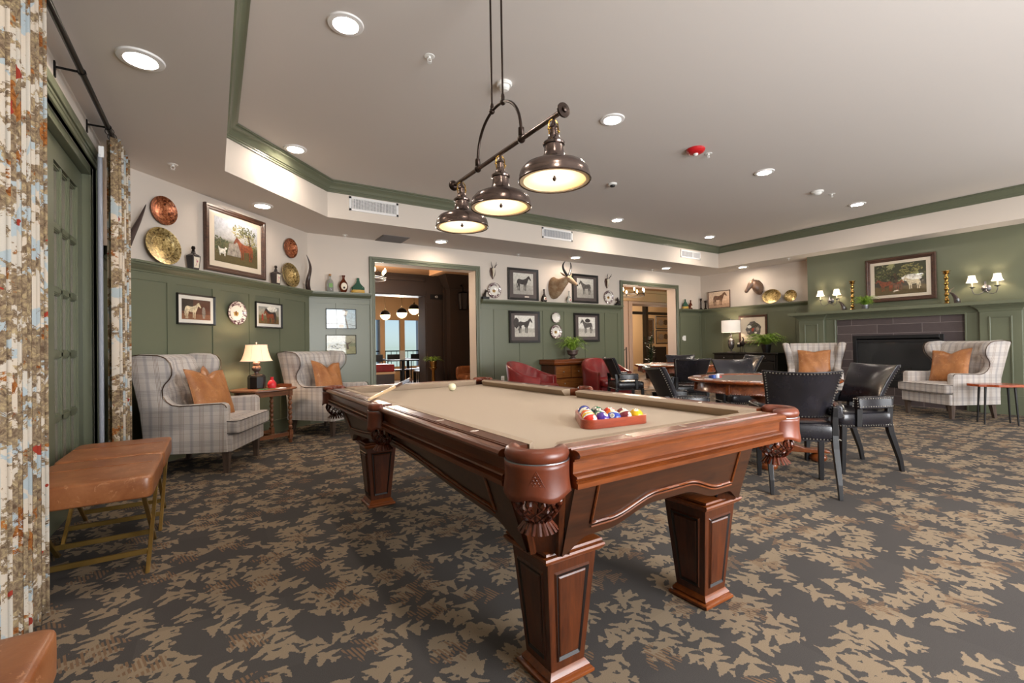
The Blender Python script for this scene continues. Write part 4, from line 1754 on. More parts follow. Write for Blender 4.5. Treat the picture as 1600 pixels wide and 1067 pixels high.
# ------------------------------------------------------------------ poker tables
wood('cherry_x', '5a2812', '9a4f24', 'x', .22)
plain('table_cloth_brown', '4b4039', .45)
plain('chip_white', 'dcdfe4', .3)
plain('chip_blue', '2c4fa0', .35)
plain('chip_red', 'a02a26', .35)


def poker_table(label, loc, rz, R0=.635, game=True):
    t = thing('games_table', label, 'table', loc, rz)
    mb = MB()
    mb.lathe([(R0 - .13, .742), (R0 - .12, .752), (R0 - .02, .752), (R0, .744), (R0, .732), (R0 - .012, .722), (R0 - .03, .716), (R0 - .13, .716)], 72, ring=True)
    mb.build('rim', 'cherry_x', t, smooth=40)
    mb = MB()
    mb.lathe([(.001, .745), (R0 - .128, .745), (R0 - .128, .72), (.001, .72)], 64)
    mb.build('playing_surface', 'table_cloth_brown', t, smooth=40)
    mb = MB()
    mb.lathe([(R0 - .06, .716), (R0 - .055, .64), (R0 - .050, .634), (R0 - .075, .634), (R0 - .08, .716)], 72, ring=True)
    ap = mb.build('apron', 'cherry_x', t, smooth=40)
    for k in range(8):
        a = 2 * PI * (k + .3) / 8
        mb = MB()
        mb.M = Matrix.Rotation(a, 4, 'Z')
        mb.box(R0 - .062, R0 - .042, -.016, .016, .628, .716)
        mb.build('apron_block', 'cherry_x', ap, smooth=0, bevel=.004)
        if game:
            mb = MB()
            mb.M = Matrix.Rotation(a + .39, 4, 'Z')
            mb.lathe([(.001, .748), (.030, .748), (.034, .754), (.036, .754), (.036, .745), (.001, .745)], 20, (R0 - .075, 0))
            mb.build('cup_holder', 'chip_white', t, smooth=40)
    mb = MB()
    r = R0 - .045
    nails(mb, [(r * math.cos(2 * PI * k / 90), r * math.sin(2 * PI * k / 90), .640) for k in range(91)], .02, .0042)
    mb.build('nail_trim', 'nailhead', ap, smooth=0)['kind'] = 'stuff'
    mb = MB()
    mb.lathe([(.19, .634), (.19, .61), (.11, .59), (.07, .55), (.06, .50), (.085, .43), (.12, .36), (.115, .28), (.075, .24), (.09, .21), (.15, .19), (.16, .15), (.001, .15)], 32)
    mb.build('pedestal', 'mahogany_z', t, smooth=40)
    for k in range(4):
        mb = MB()
        mb.M = Matrix.Rotation(PI / 4 + k * PI / 2, 4, 'Z')
        mb.prism([(.08, .09), (.08, .19), (.20, .17), (.34, .125), (.50, .115), (.53, .105), (.53, .088), (.40, .082), (.2, .085)], -.055, .055, 'xz')
        lg = mb.build('leg', 'mahogany_x', t, smooth=0, bevel=.008, seg=2)
        mb = MB()
        mb.M = Matrix.Rotation(PI / 4 + k * PI / 2, 4, 'Z')
        mb.lathe([(.001, 0), (.035, .0), (.062, .016), (.070, .038), (.062, .060), (.035, .074), (.03, .088), (.001, .088)], 24, (.445, 0))
        mb.build('bun_foot', 'mahogany_x', lg, smooth=50)
    return t


poker_table('round cherry-wood poker table with cup holders and a brown playing surface', (4.30, 2.38, 0), R(-10))
poker_table('smaller-looking round wooden games table behind the poker table near the doorway', (6.22, 4.82, 0), R(15), game=False)
# chips: stacks on the poker table
base = Vector((3.99, 2.66, .7455))
for k, (dx, dy, nchip, mt, nm) in enumerate([(0, 0, 9, 'chip_blue', 'blue'), (.045, -.01, 11, 'chip_white', 'white'), (.02, .042, 7, 'chip_blue', 'blue'), (.065, .035, 8, 'chip_white', 'white'), (.10, .0, 5, 'chip_red', 'red')]):
    p = base + Vector((dx, dy, 0))
    mb = MB()
    for q in range(nchip):
        mb.lathe([(.001, .0), (.0195, .0), (.0195, .0030), (.001, .0030)], 18)
        mb.v = [(x, y, z) for x, y, z in mb.v]
    mb2 = MB()
    for q in range(nchip):
        o_ = (random.uniform(-.0008, .0008), random.uniform(-.0008, .0008))
        mb2.lathe([(.001, q * .0034), (.0192, q * .0034), (.0195, q * .0034 + .0005), (.0195, q * .0034 + .0028), (.0192, q * .0034 + .0032), (.001, q * .0034 + .0032)], 18, o_)
    lbs = ['tall stack of blue chips nearest the poker table rim', 'tallest stack of white chips on the poker table', 'short stack of blue chips behind the taller blue one', 'shorter stack of white chips at the back of the chip cluster', 'low stack of red chips beside the white and blue ones']
    tag(mb2.build('chip_stack', mt, smooth=40, loc=tuple(p)), lbs[k], 'poker chips', 'poker chip stacks')

# ------------------------------------------------------------------ red tub chairs
leather('red_leather', '641619', '8c2626', .28, bump=.06)


def tub_chair(label, loc, rz):
    t = thing('tub_chair', label, 'armchair', loc, rz, 'red leather tub chairs')
    # horseshoe arms/back: outline angle from front-left around the back to front-right
    def path(u):
        # u -1..1
        a = u * R(118)
        x = .36 * math.sin(a)
        y = .30 * math.cos(a) if abs(a) < PI / 2 else .30 * math.cos(a) * 1.6
        h = .60 + .235 * (max(0, math.cos(a * .80)) ** 1.4)
        return x, y, h
    mb = MB()
    rings = []
    n = 33
    for i in range(n):
        u = -1 + 2 * i / (n - 1)
        x, y, h = path(u)
        x2, y2, _ = path(min(1, u + .01))
        x1, y1, _ = path(max(-1, u - .01))
        d = Vector((x2 - x1, y2 - y1)).normalized()
        nx, ny = d.y, -d.x
        if nx * x + ny * y < 0: nx, ny = -nx, -ny
        th = .055
        lean_ = (h - .58) * .35
        sec = []
        for (k, z) in ((0, .13), (0, h - .03), (.25, h), (.75, h), (1, h - .03), (1, .13)):
            q = (k - .2) * th * 1.6 + lean_ * max(0, (z - .40)) / .5
            sec.append((x + nx * q, y + ny * q, z))
        rings.append(sec)
    mb.loft(rings)
    sh = mb.build('shell', 'red_leather', t, smooth=45, bevel=.01, seg=2)
    mb = MB()
    for sgn, r in ((-1, rings[0]), (1, rings[-1])):
        nails(mb, [tuple(Vector(r[5]) + Vector((0, -.008, 0))), tuple(Vector(r[4]) + Vector((0, -.008, 0))), tuple(Vector(r[1]) + Vector((0, -.008, 0))), tuple(Vector(r[0]) + Vector((0, -.008, 0)))], .018, .005)
    mb.build('nail_trim', 'brass', sh, smooth=0)['kind'] = 'stuff'
    mb = MB()
    mb.soft(-.315, .315, -.33, .24, .33, .47, .2, .02, 12)
    mb.build('seat_cushion', 'red_leather', t, smooth=60)
    mb = MB()
    mb.box(-.31, .31, -.26, .22, .13, .33)
    mb.build('seat_frame', 'red_leather', t, smooth=0, bevel=.01)
    for sx in (-1, 1):
        for sy in (-.22, .22):
            mb = MB(); mb.taper(sx * .27, sy, 0, .015, .015, .14, .022, .022)
            mb.build('leg', 'chair_leg_wood', t, smooth=0)
    return t


r1 = tub_chair('red leather tub chair standing next to the carved chest, nearer the dining doorway', (4.26, 5.98, 0), face(.55, -.83))
dup(r1, (6.03, 6.18, 0), face(-.10, -1), 'red leather tub chair behind the black chairs, on the far side of the chest')
# ------------------------------------------------------------------ picture frames and prints
wood('frame_brown', '2c1b14', '5a3a2a', 'x', .35)
plain('frame_black', '151312', .35, coat=.3)
plain('frame_mahog', '3a1e17', .35, coat=.4)
plain('mat_cream', 'cfc2ae', .6, coat=.6)
plain('mat_taupe', '4c423f', .7, coat=.6)
plain('mat_white', 'd8d5cc', .6, coat=.6)
for nm, col in {'horse_bay': '7a3d20', 'horse_dark': '2c2320', 'horse_white': 'd2c3a2', 'horse_grey': '55504b', 'horse_sepia': '6a4a36', 'paint_trunk': '4a3826', 'paint_leaf': '434a2c', 'paint_leaf_light': '8a8350', 'paint_leaf_mid': '625f3a', 'paint_dark': '2a2118', 'paint_white': 'e2ddd0', 'paint_red': '9a3a28', 'paint_line': '3a3633', 'paint_fawn': '8c8378'}.items():
    t = NT(nm)
    _f = t.noise(t.coord(), 26, 5, .7)
    _c = lin(col)
    t.P(Base_Color=t.ramp(_f, [(.34, tuple(v * .45 for v in _c)), (.52, _c), (.70, tuple(min(1, v * 1.5) for v in _c))]), Roughness=.6)
    t.p.inputs['Coat Weight'].default_value = .6
    M[nm] = t.m


def scene_mat(name, sky, sky2, far, ground, hz=.0, rough=.6, tree=None):
    # picture content: sky, distant foliage, ground; drawn in the print's own object space (height unit = metres)
    t = NT(name)
    co = t.n('TexCoord').outputs['Generated']
    p = t.n('SeparateXYZ'); t.set(p.inputs[0], co)
    n1 = t.noise(t.coord('Object'), 9, 5, .65)
    n2 = t.noise(t.coord('Object'), 34, 4, .7)
    z = t.math('ADD', p.outputs[2], t.math('MULTIPLY', t.math('SUBTRACT', n1, .5), .16))
    c = t.ramp(z, [(0.0, lin(ground)), (.30 + hz, lin(ground)), (.34 + hz, lin(far)), (.46 + hz, lin(far)), (.56 + hz, lin(sky2)), (.95, lin(sky))])
    c = t.mix(1.0, c, t.ramp(n2, [(.3, (.72, .72, .72)), (.7, (1.1, 1.1, 1.1))]), 'MULTIPLY')
    if tree:
        m = t.math('MULTIPLY', t.math('GREATER_THAN', t.noise(t.coord('Object'), 6.5, 6, .75, .6), tree[1]), t.math('GREATER_THAN', z, tree[2]))
        c = t.mix(m, c, lin(tree[0]))
    t.P(Base_Color=c, Roughness=rough)
    t.p.inputs['Coat Weight'].default_value = .7
    t.p.inputs['Coat Roughness'].default_value = .03
    M[name] = t.m


scene_mat('scene_meadow', 'b9bfc9', 'a9a8a6', '5d5a38', '584c28', .0)
scene_mat('scene_stable', '4a2a1c', '55301f', '5d3522', '7d5238', -.05)
scene_mat('scene_field', '8f938f', 'a59c86', '6a6446', '6b552e', -.04)
scene_mat('scene_photo', 'd6d2c8', 'cbc6bb', 'b0aaa0', 'a8a298', -.05)
scene_mat('scene_photo_light', 'dedbd2', 'e2dfd6', 'b4aea3', 'c4beb2', -.10)
scene_mat('scene_sepia', 'e2c8ae', 'e6c6a8', 'd4b090', 'b8957a', -.10)
scene_mat('scene_grove', '3a3b25', '3c3b26', '37301f', '5a4a28', -.06, tree=('8e8d60', .56, .42))
scene_mat('scene_sky', 'b9cfdb', 'bfd3dc', 'c2d3d8', 'c4d2d6', 0)
scene_mat('scene_land', 'a5a189', '9d9a80', '757a5a', '8c8a62', .1, tree=('4a4d3c', .60, .35))
scene_mat('scene_map', 'a98f6a', 'a28862', '8c7553', 'a38a62', .0)

HORSE = [(.10, 0), (.155, 0), (.165, .03), (.150, .14), (.165, .24), (.21, .33), (.26, .37), (.36, .345), (.50, .335), (.60, .35), (.615, .28), (.625, .15), (.615, .03), (.615, 0), (.67, 0), (.675, .04), (.672, .16), (.69, .30), (.725, .38), (.765, .45), (.79, .53), (.83, .62), (.865, .665), (.895, .655), (.93, .615), (.975, .575), (1.01, .575), (1.025, .61), (1.0, .66), (.955, .735), (.925, .79), (.905, .82), (.90, .865), (.882, .835),
         (.84, .825), (.775, .785), (.72, .725), (.67, .685), (.61, .665), (.52, .625), (.42, .615), (.32, .63), (.22, .65), (.14, .63), (.09, .57), (.06, .46), (.045, .33), (.05, .22), (.035, .15), (.06, .14), (.08, .22), (.085, .34), (.10, .42), (.12, .36), (.115, .28), (.092, .22), (.105, .12), (.11, .04)]
LEG_H = [(.20, .0), (.25, 0), (.245, .16), (.28, .32), (.24, .40), (.18, .36), (.205, .18)]
LEG_F = [(.52, .02), (.565, .02), (.57, .18), (.60, .34), (.55, .38), (.52, .34), (.525, .18)]
GRAZE = [(.86, .72), (.84, .68), (.78, .58)]


def frame4(mb, w, h, fw, d, prof=None):
    # mitred moulding around a w x h opening edge (outer size), profile across the width
    prof = prof or [(0, 0), (0, -d * .75), (fw * .12, -d), (fw * .42, -d * .92), (fw * .55, -d * .70), (fw * .80, -d * .62), (fw * .9, -d * .45), (fw, -d * .42), (fw, 0)]
    rings = []
    for i, (x, z) in enumerate(((-1, -1), (1, -1), (1, 1), (-1, 1))):
        rings.append([(x * (w / 2 - a), y, z * (h / 2 - a)) for a, y in prof])
    rings.append(rings[0])
    n = len(prof)
    v = [p for r in rings[:4] for p in r]
    f = []
    for i in range(4):
        j = (i + 1) % 4
        for k in range(n - 1):
            f.append((i * n + k, j * n + k, j * n + k + 1, i * n + k + 1))
    mb.add(v, f)


def picture(label, w, u0, u1, z0, z1, fw, fmat, board, bm, bg, shapes=(), off=.003, d=.028, tilt=0, group=None, content=None, name='framed_picture', cat='picture', plate=False):
    W, H = u1 - u0, z1 - z0
    t = thing(name, label, cat, on(w, (u0 + u1) / 2, (z0 + z1) / 2, off), wr(w), group)
    if tilt:
        t.rotation_euler = (R(tilt), 0, wr(w))
    mb = MB(); frame4(mb, W, H, fw, d)
    mb.build('frame', fmat, t, smooth=30)
    iw, ih = W - 2 * fw, H - 2 * fw
    if bm:
        mb = MB(); mb.box(-iw / 2, iw / 2, -d * .35, -.001, -ih / 2, ih / 2)
        mb.build('mat_board', board, t, smooth=0)
    if isinstance(bm, tuple):
        pw, ph, cx, cz = bm
    else:
        pw, ph, cx, cz = iw - 2 * bm, ih - 2 * bm, 0, 0
    mb = MB()
    y0 = -d * .35 - .0015
    mb.box(cx - pw / 2, cx + pw / 2, y0, -.001, cz - ph / 2, cz + ph / 2, 0)
    mats = [bg]
    k = 0
    for sh in shapes:
        kind, mt, x, z, s = sh[:5]
        flip = sh[5] if len(sh) > 5 else False
        if mt not in mats: mats.append(mt)
        mi = mats.index(mt)
        k += 1
        y = y0 - .0003 * k
        def T(pl, sx=s, sz=s):
            out = [(cx + (x + (-(a) if flip else a) * sx) * 1, cz + z + b * sz) for a, b in pl]
            return out
        def put(pl, yy):
            n = len(pl)
            mb.add([(a, yy, b) for a, b in pl] + [(a, y0 + .0002, b) for a, b in pl], [tuple(range(n))] + [(i, (i + 1) % n, (i + 1) % n + n, i + n) for i in range(n)], mi)
        if kind == 'horse':
            put(T(LEG_H), y); put(T(LEG_F), y); put(T(HORSE), y - .0002)
        elif kind == 'blob':
            rr = random.Random(int((x * 977 + z * 3313 + s * 71) * 1000) & 0xffff)
            rz = sh[6] if len(sh) > 6 else .7
            fol = mt.startswith('paint_leaf') or mt == 'paint_dark'
            if not fol:
                n = 22
                put([(cx + x + s * math.cos(2 * PI * i / n) * (1 + rr.uniform(-.10, .10)), cz + z + s * rz * math.sin(2 * PI * i / n) * (1 + rr.uniform(-.10, .10))) for i in range(n)], y)
            else:
                alt = {'paint_leaf': 'paint_leaf_mid', 'paint_leaf_light': 'paint_leaf_mid', 'paint_dark': 'paint_leaf'}[mt]
                if alt not in mats: mats.append(alt)
                for q in range(110):
                    a_, r_ = rr.uniform(0, 2 * PI), math.sqrt(rr.random()) * s
                    dx, dz = x + r_ * math.cos(a_), z + r_ * rz * math.sin(a_)
                    e_ = s * rr.uniform(.05, .14)
                    dx = max(-pw / 2 + e_, min(pw / 2 - e_, dx)); dz = max(-ph / 2 + e_, min(ph / 2 - e_, dz))
                    m_ = mats.index(alt) if rr.random() < .35 else mi
                    o_ = rr.uniform(0, 1)
                    mb.add([(cx + dx + e_ * math.cos(o_ + 2 * PI * i / 6) * rr.uniform(.6, 1.1), y - .0001 * (q % 3), cz + dz + e_ * .8 * math.sin(o_ + 2 * PI * i / 6) * rr.uniform(.6, 1.1)) for i in range(6)], [(0, 1, 2, 3, 4, 5)], m_)
        elif kind == 'poly':
            put([(cx + a, cz + b) for a, b in sh[6]], y)
    mb.build('print', mats, t, smooth=0)
    if plate:
        mb = MB(); mb.box(W * .04, W * .18, -d * .40, -.001, -H / 2 + fw * 1.25, -H / 2 + fw * 1.25 + .02)
        mb.build('name_plate', 'sight_pearl', t, smooth=0)
    return t


# chamfered wall
picture('large framed painting of a bay horse and a white dog on the slanted wall', 'chamfer', .940, 1.826, 1.960, 2.694, .062, 'frame_brown', 'mat_cream', (.632, .50, .003, .006), 'scene_meadow',
        [('blob', 'paint_leaf', -.22, -.07, .13), ('blob', 'paint_leaf', -.28, -.02, .08), ('blob', 'paint_leaf_light', .02, .14, .10, False, .8), ('blob', 'paint_leaf', .16, .15, .12, False, .55), ('blob', 'paint_leaf_light', .21, .05, .10, False, .8), ('blob', 'paint_leaf', .25, -.06, .06, False, 1.0),
         ('poly', 'paint_trunk', 0, 0, 0, 0, [(.20, -.16), (.225, -.16), (.21, .0), (.18, .12), (.16, .12), (.19, 0)]), ('poly', 'paint_fawn', 0, 0, 0, 0, [(-.15, -.16), (.06, -.16), (.06, -.02), (.0, .0), (-.12, -.02)]),
         ('horse', 'horse_bay', .255, -.185, .30, True), ('blob', 'paint_white', -.21, -.135, .045, False, .5), ('poly', 'paint_white', 0, 0, 0, 0, [(-.25, -.18), (-.24, -.18), (-.235, -.13), (-.19, -.13), (-.185, -.18), (-.175, -.18), (-.17, -.11), (-.145, -.09), (-.17, -.075), (-.19, -.10), (-.24, -.10), (-.27, -.08)])], off=.008, d=.04)
picture('small black-framed painting of a pale horse in a stable, under the large painting', 'chamfer', .596, 1.048, 1.355, 1.673, .018, 'frame_black', 'mat_white', .036, 'scene_stable',
        [('poly', 'paint_dark', 0, 0, 0, 0, [(-.17, -.02), (-.04, -.02), (-.04, .10), (-.17, .10)]), ('horse', 'horse_white', -.15, -.095, .20, False), ('poly', 'paint_fawn', 0, 0, 0, 0, [(.075, -.09), (.10, -.09), (.11, -.03), (.10, .02), (.085, .035), (.07, .02), (.065, -.03)])], off=.026)
picture('small black-framed painting of a dark horse in a field, above the lamp', 'chamfer', 1.643, 2.107, 1.357, 1.680, .018, 'frame_black', 'mat_white', .036, 'scene_field',
        [('blob', 'paint_white', .05, .08, .09, False, .4), ('horse', 'horse_dark', .14, -.095, .22, True), ('horse', 'horse_bay', .10, -.10, .19, True), ('poly', 'paint_red', 0, 0, 0, 0, [(-.13, -.07), (-.10, -.07), (-.10, .0), (-.115, .02), (-.13, .0)])], off=.026)
# back wall, left of the wide doorway
picture('thin-framed canvas print of a street lamp against pale sky', 'back', 1.388, 1.822, 1.378, 1.679, .008, 'frame_black', 'mat_white', 0, 'scene_sky',
        [('poly', 'paint_fawn', 0, 0, 0, 0, [(.045, .05), (.06, .05), (.105, -.145), (.085, -.145)]), ('poly', 'paint_white', 0, 0, 0, 0, [(.02, .055), (.08, .055), (.095, .115), (.005, .115)]), ('poly', 'paint_fawn', 0, 0, 0, 0, [(-.005, .115), (.105, .115), (.05, .142)]), ('poly', 'paint_fawn', 0, 0, 0, 0, [(.03, .04), (.075, .04), (.068, .06), (.038, .06)]),
         ('poly', 'paint_line', 0, 0, 0, 0, [(-.215, -.075), (.0, -.070), (.21, -.105), (.21, -.101), (0, -.066), (-.215, -.071)]), ('poly', 'paint_line', 0, 0, 0, 0, [(-.075, .145), (-.071, .145), (-.055, -.145), (-.059, -.145)]), ('blob', 'mat_cream', .0, -.11, .035, False, .8)], off=.020, d=.022)
picture('thin-framed canvas print of a bare spreading tree, below the street lamp print', 'back', 1.386, 1.818, .995, 1.288, .008, 'frame_black', 'mat_white', 0, 'scene_land',
        [('blob', 'paint_leaf_light', -.06, -.03, .13, False, .35), ('poly', 'paint_trunk', 0, 0, 0, 0, [(.08, -.07), (.11, -.07), (.10, .0), (.16, .05), (.09, .02), (.02, .06), (.07, .01)])], off=.020, d=.022)
# back wall between the doorways
for (u0, u1, z0, z1, lb, fl, bg, hm, pl, dz) in ((4.58, 5.28, 1.945, 2.545, 'dark-framed horse photograph on the ledge nearer the wide doorway, beside the antelope', False, 'scene_photo', 'horse_dark', True, .01),
                                  (6.13, 6.84, 1.948, 2.541, 'dark-framed horse photograph on the ledge partly hidden behind the antelope horns', True, 'scene_photo', 'horse_grey', False, .01),
                                  (4.585, 5.285, 1.139, 1.739, 'dark-framed photograph of a patched horse hanging above the red chair', False, 'scene_photo_light', 'horse_dark', False, .012),
                                  (6.147, 6.84, 1.143, 1.736, 'dark-framed photograph of a horse by a tree, hanging beside the fern', True, 'scene_photo_light', 'horse_grey', False, .012)):
    sh = [('horse', hm, .17 if fl else -.17, -.13, .34, fl)]
    if bg == 'scene_photo_light':
        sh = [('blob', 'horse_dark', -.19 if not fl else .02, .06 if not fl else .13, .06 if not fl else .07, False, 1.6 if not fl else .6)] + sh + ([('blob', 'mat_white', -.04, -.0, .03)] if not fl else [])
    picture(lb, 'back', u0, u1, z0, z1, .045, 'frame_black', 'mat_taupe', (.455, .40, 0, dz), bg, sh, off=.008 if z0 > 1.9 else .027, d=.032, plate=pl)
# right wall
picture('small thin-framed sepia print of a standing horse on the ledge by the room corner', 'right', .24, .825, 1.925, 2.345, .016, 'frame_mahog', 'mat_cream', 0, 'scene_sepia', [('horse', 'horse_sepia', -.17, -.14, .37, False)], off=.05, d=.02)
picture('square brown-framed print with a round hunting scene above the dark console', 'right', 1.02, 1.68, 1.056, 1.703, .05, 'frame_brown', 'mat_cream', .004, 'mat_cream',
        [('blob', 'horse_grey', .02, .0, .175, False, 1.0), ('blob', 'paint_leaf', -.05, .05, .07), ('blob', 'paint_dark', .06, .09, .07), ('blob', 'paint_white', -.08, .06, .05), ('blob', 'paint_fawn', .11, .0, .04, False, 1.4), ('blob', 'paint_red', .0, -.01, .03, False, 1.4), ('blob', 'paint_red', .03, .02, .015), ('blob', 'paint_white', .07, -.08, .03), ('blob', 'paint_fawn', -.1, -.06, .04)], off=.028, d=.035)
# over the mantel
picture('large framed painting of chestnut and white horses under trees above the mantel', 'breast', 3.665, 4.645, 1.76, 2.535, .068, 'frame_brown', 'mat_cream', (.72, .54, 0, .0), 'scene_grove',
        [('blob', 'paint_leaf_light', .15, .16, .16, False, .5), ('blob', 'paint_white', .17, .0, .14, False, .45), ('blob', 'paint_leaf_light', .05, .08, .08), ('blob', 'paint_leaf', -.22, .10, .15, False, .7), ('blob', 'paint_dark', -.1, .0, .10, False, .8),
         ('poly', 'paint_trunk', 0, 0, 0, 0, [(-.05, -.17), (.0, -.17), (-.03, .0), (-.05, .10), (-.09, .10), (-.06, .0)]), ('horse', 'horse_bay', -.08, -.20, .26, True), ('horse', 'horse_bay', -.16, -.205, .22, False), ('horse', 'horse_sepia', .05, -.20, .18, True), ('horse', 'horse_white', .30, -.195, .25, True)], off=.004, d=.045)


# ------------------------------------------------------------------ plates
def plate_mat(name, rim, motif, base='e4dfd6', border='5c3a44'):
    t = NT(name)
    co = t.n('TexCoord').outputs['Object']
    p = t.n('SeparateXYZ'); t.set(p.inputs[0], co)
    x, z = p.outputs[0], p.outputs[2]
    r = t.math('SQRT', t.math('ADD', t.math('POWER', x, 2.0), t.math('POWER', z, 2.0)))
    nz = t.noise(co, 34, 4, .7, 1.0)
    inr = t.math('MULTIPLY', t.math('GREATER_THAN', r, .088), t.math('GREATER_THAN', nz, .50))
    c = t.mix(inr, lin(base), lin(border))
    c = t.mix(t.math('GREATER_THAN', r, .1325), c, lin(border))
    if motif:
        m = t.math('MULTIPLY', t.math('LESS_THAN', t.math('ADD', r, t.math('MULTIPLY', nz, .05)), .062), t.math('LESS_THAN', z, .012))
        c = t.mix(m, c, lin(motif))
        m2 = t.math('MULTIPLY', t.math('LESS_THAN', t.math('SQRT', t.math('ADD', t.math('POWER', t.math('MULTIPLY', x, 1.6), 2.0), t.math('POWER', z, 2.0))), .026), t.math('GREATER_THAN', nz, .38))
        c = t.mix(m2, c, lin('7a5530'))
    t.P(Base_Color=c, Roughness=.18)
    t.p.inputs['Coat Weight'].default_value = .5
    M[name] = t.m


plate_mat('china', None, 'b3924f')
plate_mat('china_plain', None, None)


def emboss_mat(name, dk, c1, c2, rough=.30):
    t = NT(name)
    co = t.n('TexCoord').outputs['Object']
    n2 = t.noise(t.vmath('ADD', co, t.vmath('SCALE', t.noise(co, 18, 3, .6, out='Color'), scale=.05)), 48, 4, .65, .5)
    p = t.n('SeparateXYZ'); t.set(p.inputs[0], co)
    r = t.math('SQRT', t.math('ADD', t.math('POWER', p.outputs[0], 2.0), t.math('POWER', p.outputs[2], 2.0)))
    rings = t.ramp(t.math('MULTIPLY', r, 5.4), [(.0, (1, 1, 1)), (.50, (1, 1, 1)), (.53, (.45, .45, .45)), (.58, (1.15, 1.15, 1.15)), (.64, (.55, .55, .55)), (.90, (.72, .72, .72)), (.97, (1.1, 1.1, 1.1))])
    c = t.ramp(n2, [(.36, lin(dk)), (.47, lin(c1)), (.62, lin(c2))])
    t.P(Base_Color=t.mix(1.0, c, rings, 'MULTIPLY'), Roughness=rough, Metallic=.6)
    t.bump(n2, .6, .003)
    M[name] = t.m


emboss_mat('copper_emboss', '3a1c12', 'a85a34', 'd8946a')
emboss_mat('brass_emboss', '4a3c20', 'a88d54', 'e2cd92')
emboss_mat('gilt_emboss', '54431f', 'a58a50', 'd8c08a')


def plate(label, w, u, z, r, mat, off=.01, cat='plate', name='wall_plate', sx=1, group=None, tilt=0, k=1.0):
    mb = MB()
    q = r
    prof = [(.001, .004), (q * .58, .004), (q * .64, .010), (q * .70, .018), (q * .95, .026), (q * .985, .029), (q, .026), (q * .97, .018), (q * .72, .004), (q * .6, -.004), (.001, -.004)]
    mb.lathe(prof, 40, axis='y', sx=sx)
    o = mb.build(name, mat, smooth=50)
    x, y, z_ = on(w, u, z, off)
    o.location = (x, y, z_)
    o.rotation_euler = (R(tilt), 0, wr(w))
    return tag(o, label, cat, group)


plate('white transfer-printed plate hanging between two small paintings on the slanted wall', 'chamfer', 1.35, 1.515, .138, 'china', off=.030)
plate('round embossed copper plate high on the wall above the larger brass plate, beside the curtain', 'chamfer', .475, 2.463, .140, 'copper_emboss', name='copper_plate')
plate('large round embossed brass charger leaning on the ledge under the copper plate near the curtain', 'chamfer', .430, 2.10, .182, 'brass_emboss', off=.055, name='brass_charger', tilt=-8)
plate('small dark copper plate above the gold charger near the wall corner', 'chamfer', 2.305, 2.467, .135, 'copper_emboss', name='copper_plate')
plate('gold embossed charger leaning on the ledge beside the decanter near the wall corner', 'chamfer', 2.245, 2.085, .168, 'gilt_emboss', off=.055, name='brass_charger', tilt=-8)
plate('patterned plate on the wall beside the wide doorway, above the dog figurine', 'back', 4.285, 2.097, .140, 'china', off=.01)
plate('patterned plate on the wall beside the narrower doorway, above the horse-head figurine', 'back', 7.145, 2.10, .140, 'china', off=.01)
plate('small plain-centred white plate above a larger game-bird plate on the panelling', 'back', 5.675, 1.630, .105, 'china_plain', off=.030)
plate('patterned game-bird plate hanging just above the fern', 'back', 5.678, 1.350, .141, 'china', off=.030)
plate('wide oval gilt platter on the ledge beside the bronze horse head', 'right', 1.805, 2.085, .158, 'gilt_emboss', off=.055, sx=1.3, name='gilt_platter', tilt=-8)
plate('small round gilt plate on the ledge next to the chimney breast', 'right', 2.205, 2.055, .130, 'gilt_emboss', off=.055, name='gilt_platter', tilt=-8)

# ------------------------------------------------------------------ bottles
def glassy(name, col, rough=.05, tr=.6):
    t = NT(name)
    t.P(Base_Color=lin(col), Roughness=rough)
    t.p.inputs['Transmission Weight'].default_value = tr
    t.p.inputs['IOR'].default_value = 1.3
    M[name] = t.m


glassy('glass_clear', 'e6ecea', tr=.85)
glassy('glass_green', '4f7a66', tr=.6)
glassy('glass_amber', '6a2f18', tr=.45)
glassy('glass_smoke', '57504e', tr=.4)
plain('cork', 'a87a4c', .8)
plain('label_green', '6f9a55', .6)
plain('label_gold', 'b8923f', .5)
plain('label_cream', 'ddd3c0', .6)
plain('label_pink', 'b8627a', .6)
plain('bronze_dark', '2b221e', .35, .6)

LED = 1.9225


def decanter(label, w, u, off=.085):
    t = thing('decanter', label, 'decanter', on(w, u, LED, off), wr(w), 'square painted decanters')
    mb = MB()
    mb.loft([[(-h, -h, z), (h, -h, z), (h, h, z), (-h, h, z)] for h, z in [(.034, 0), (.036, .006), (.046, .135), (.046, .143), (.030, .158), (.016, .168), (.013, .185), (.016, .190)]])
    mb.build('body', 'glass_smoke', t, smooth=0, bevel=.003)
    mb = MB(); mb.lathe([(.010, .19), (.017, .196), (.011, .205), (.020, .222), (.014, .242), (.001, .246)], 8)
    mb.build('stopper', 'bronze_dark', t, smooth=0)
    for k in range(2):
        mb = MB(); mb.M = Matrix.Rotation(k * PI / 2, 4, 'Z')
        mb.hexa([(-.027, -.0372, .018), (.027, -.0372, .018), (.027, -.034, .018), (-.027, -.034, .018)], [(-.034, -.0455, .128), (.034, -.0455, .128), (.034, -.042, .128), (-.034, -.042, .128)])
        lb = mb.build('painted_panel', 'label_cream', t, smooth=0)
        mb = MB(); mb.M = Matrix.Rotation(k * PI / 2, 4, 'Z')
        mb.sphere((.006, -.0425, .085), .010, 8, 6, sy=.2); mb.tube([(-.010, -.0395, .035), (.0, -.041, .06), (.008, -.0425, .09), (-.012, -.044, .105)], .0018, 5)
        mb.build('painted_flower', 'label_pink', lb, smooth=0)
    return t


decanter('square painted decanter standing left of the large horse painting', 'chamfer', .744)
decanter('square painted decanter between the large horse painting and the gold charger', 'chamfer', 1.945)


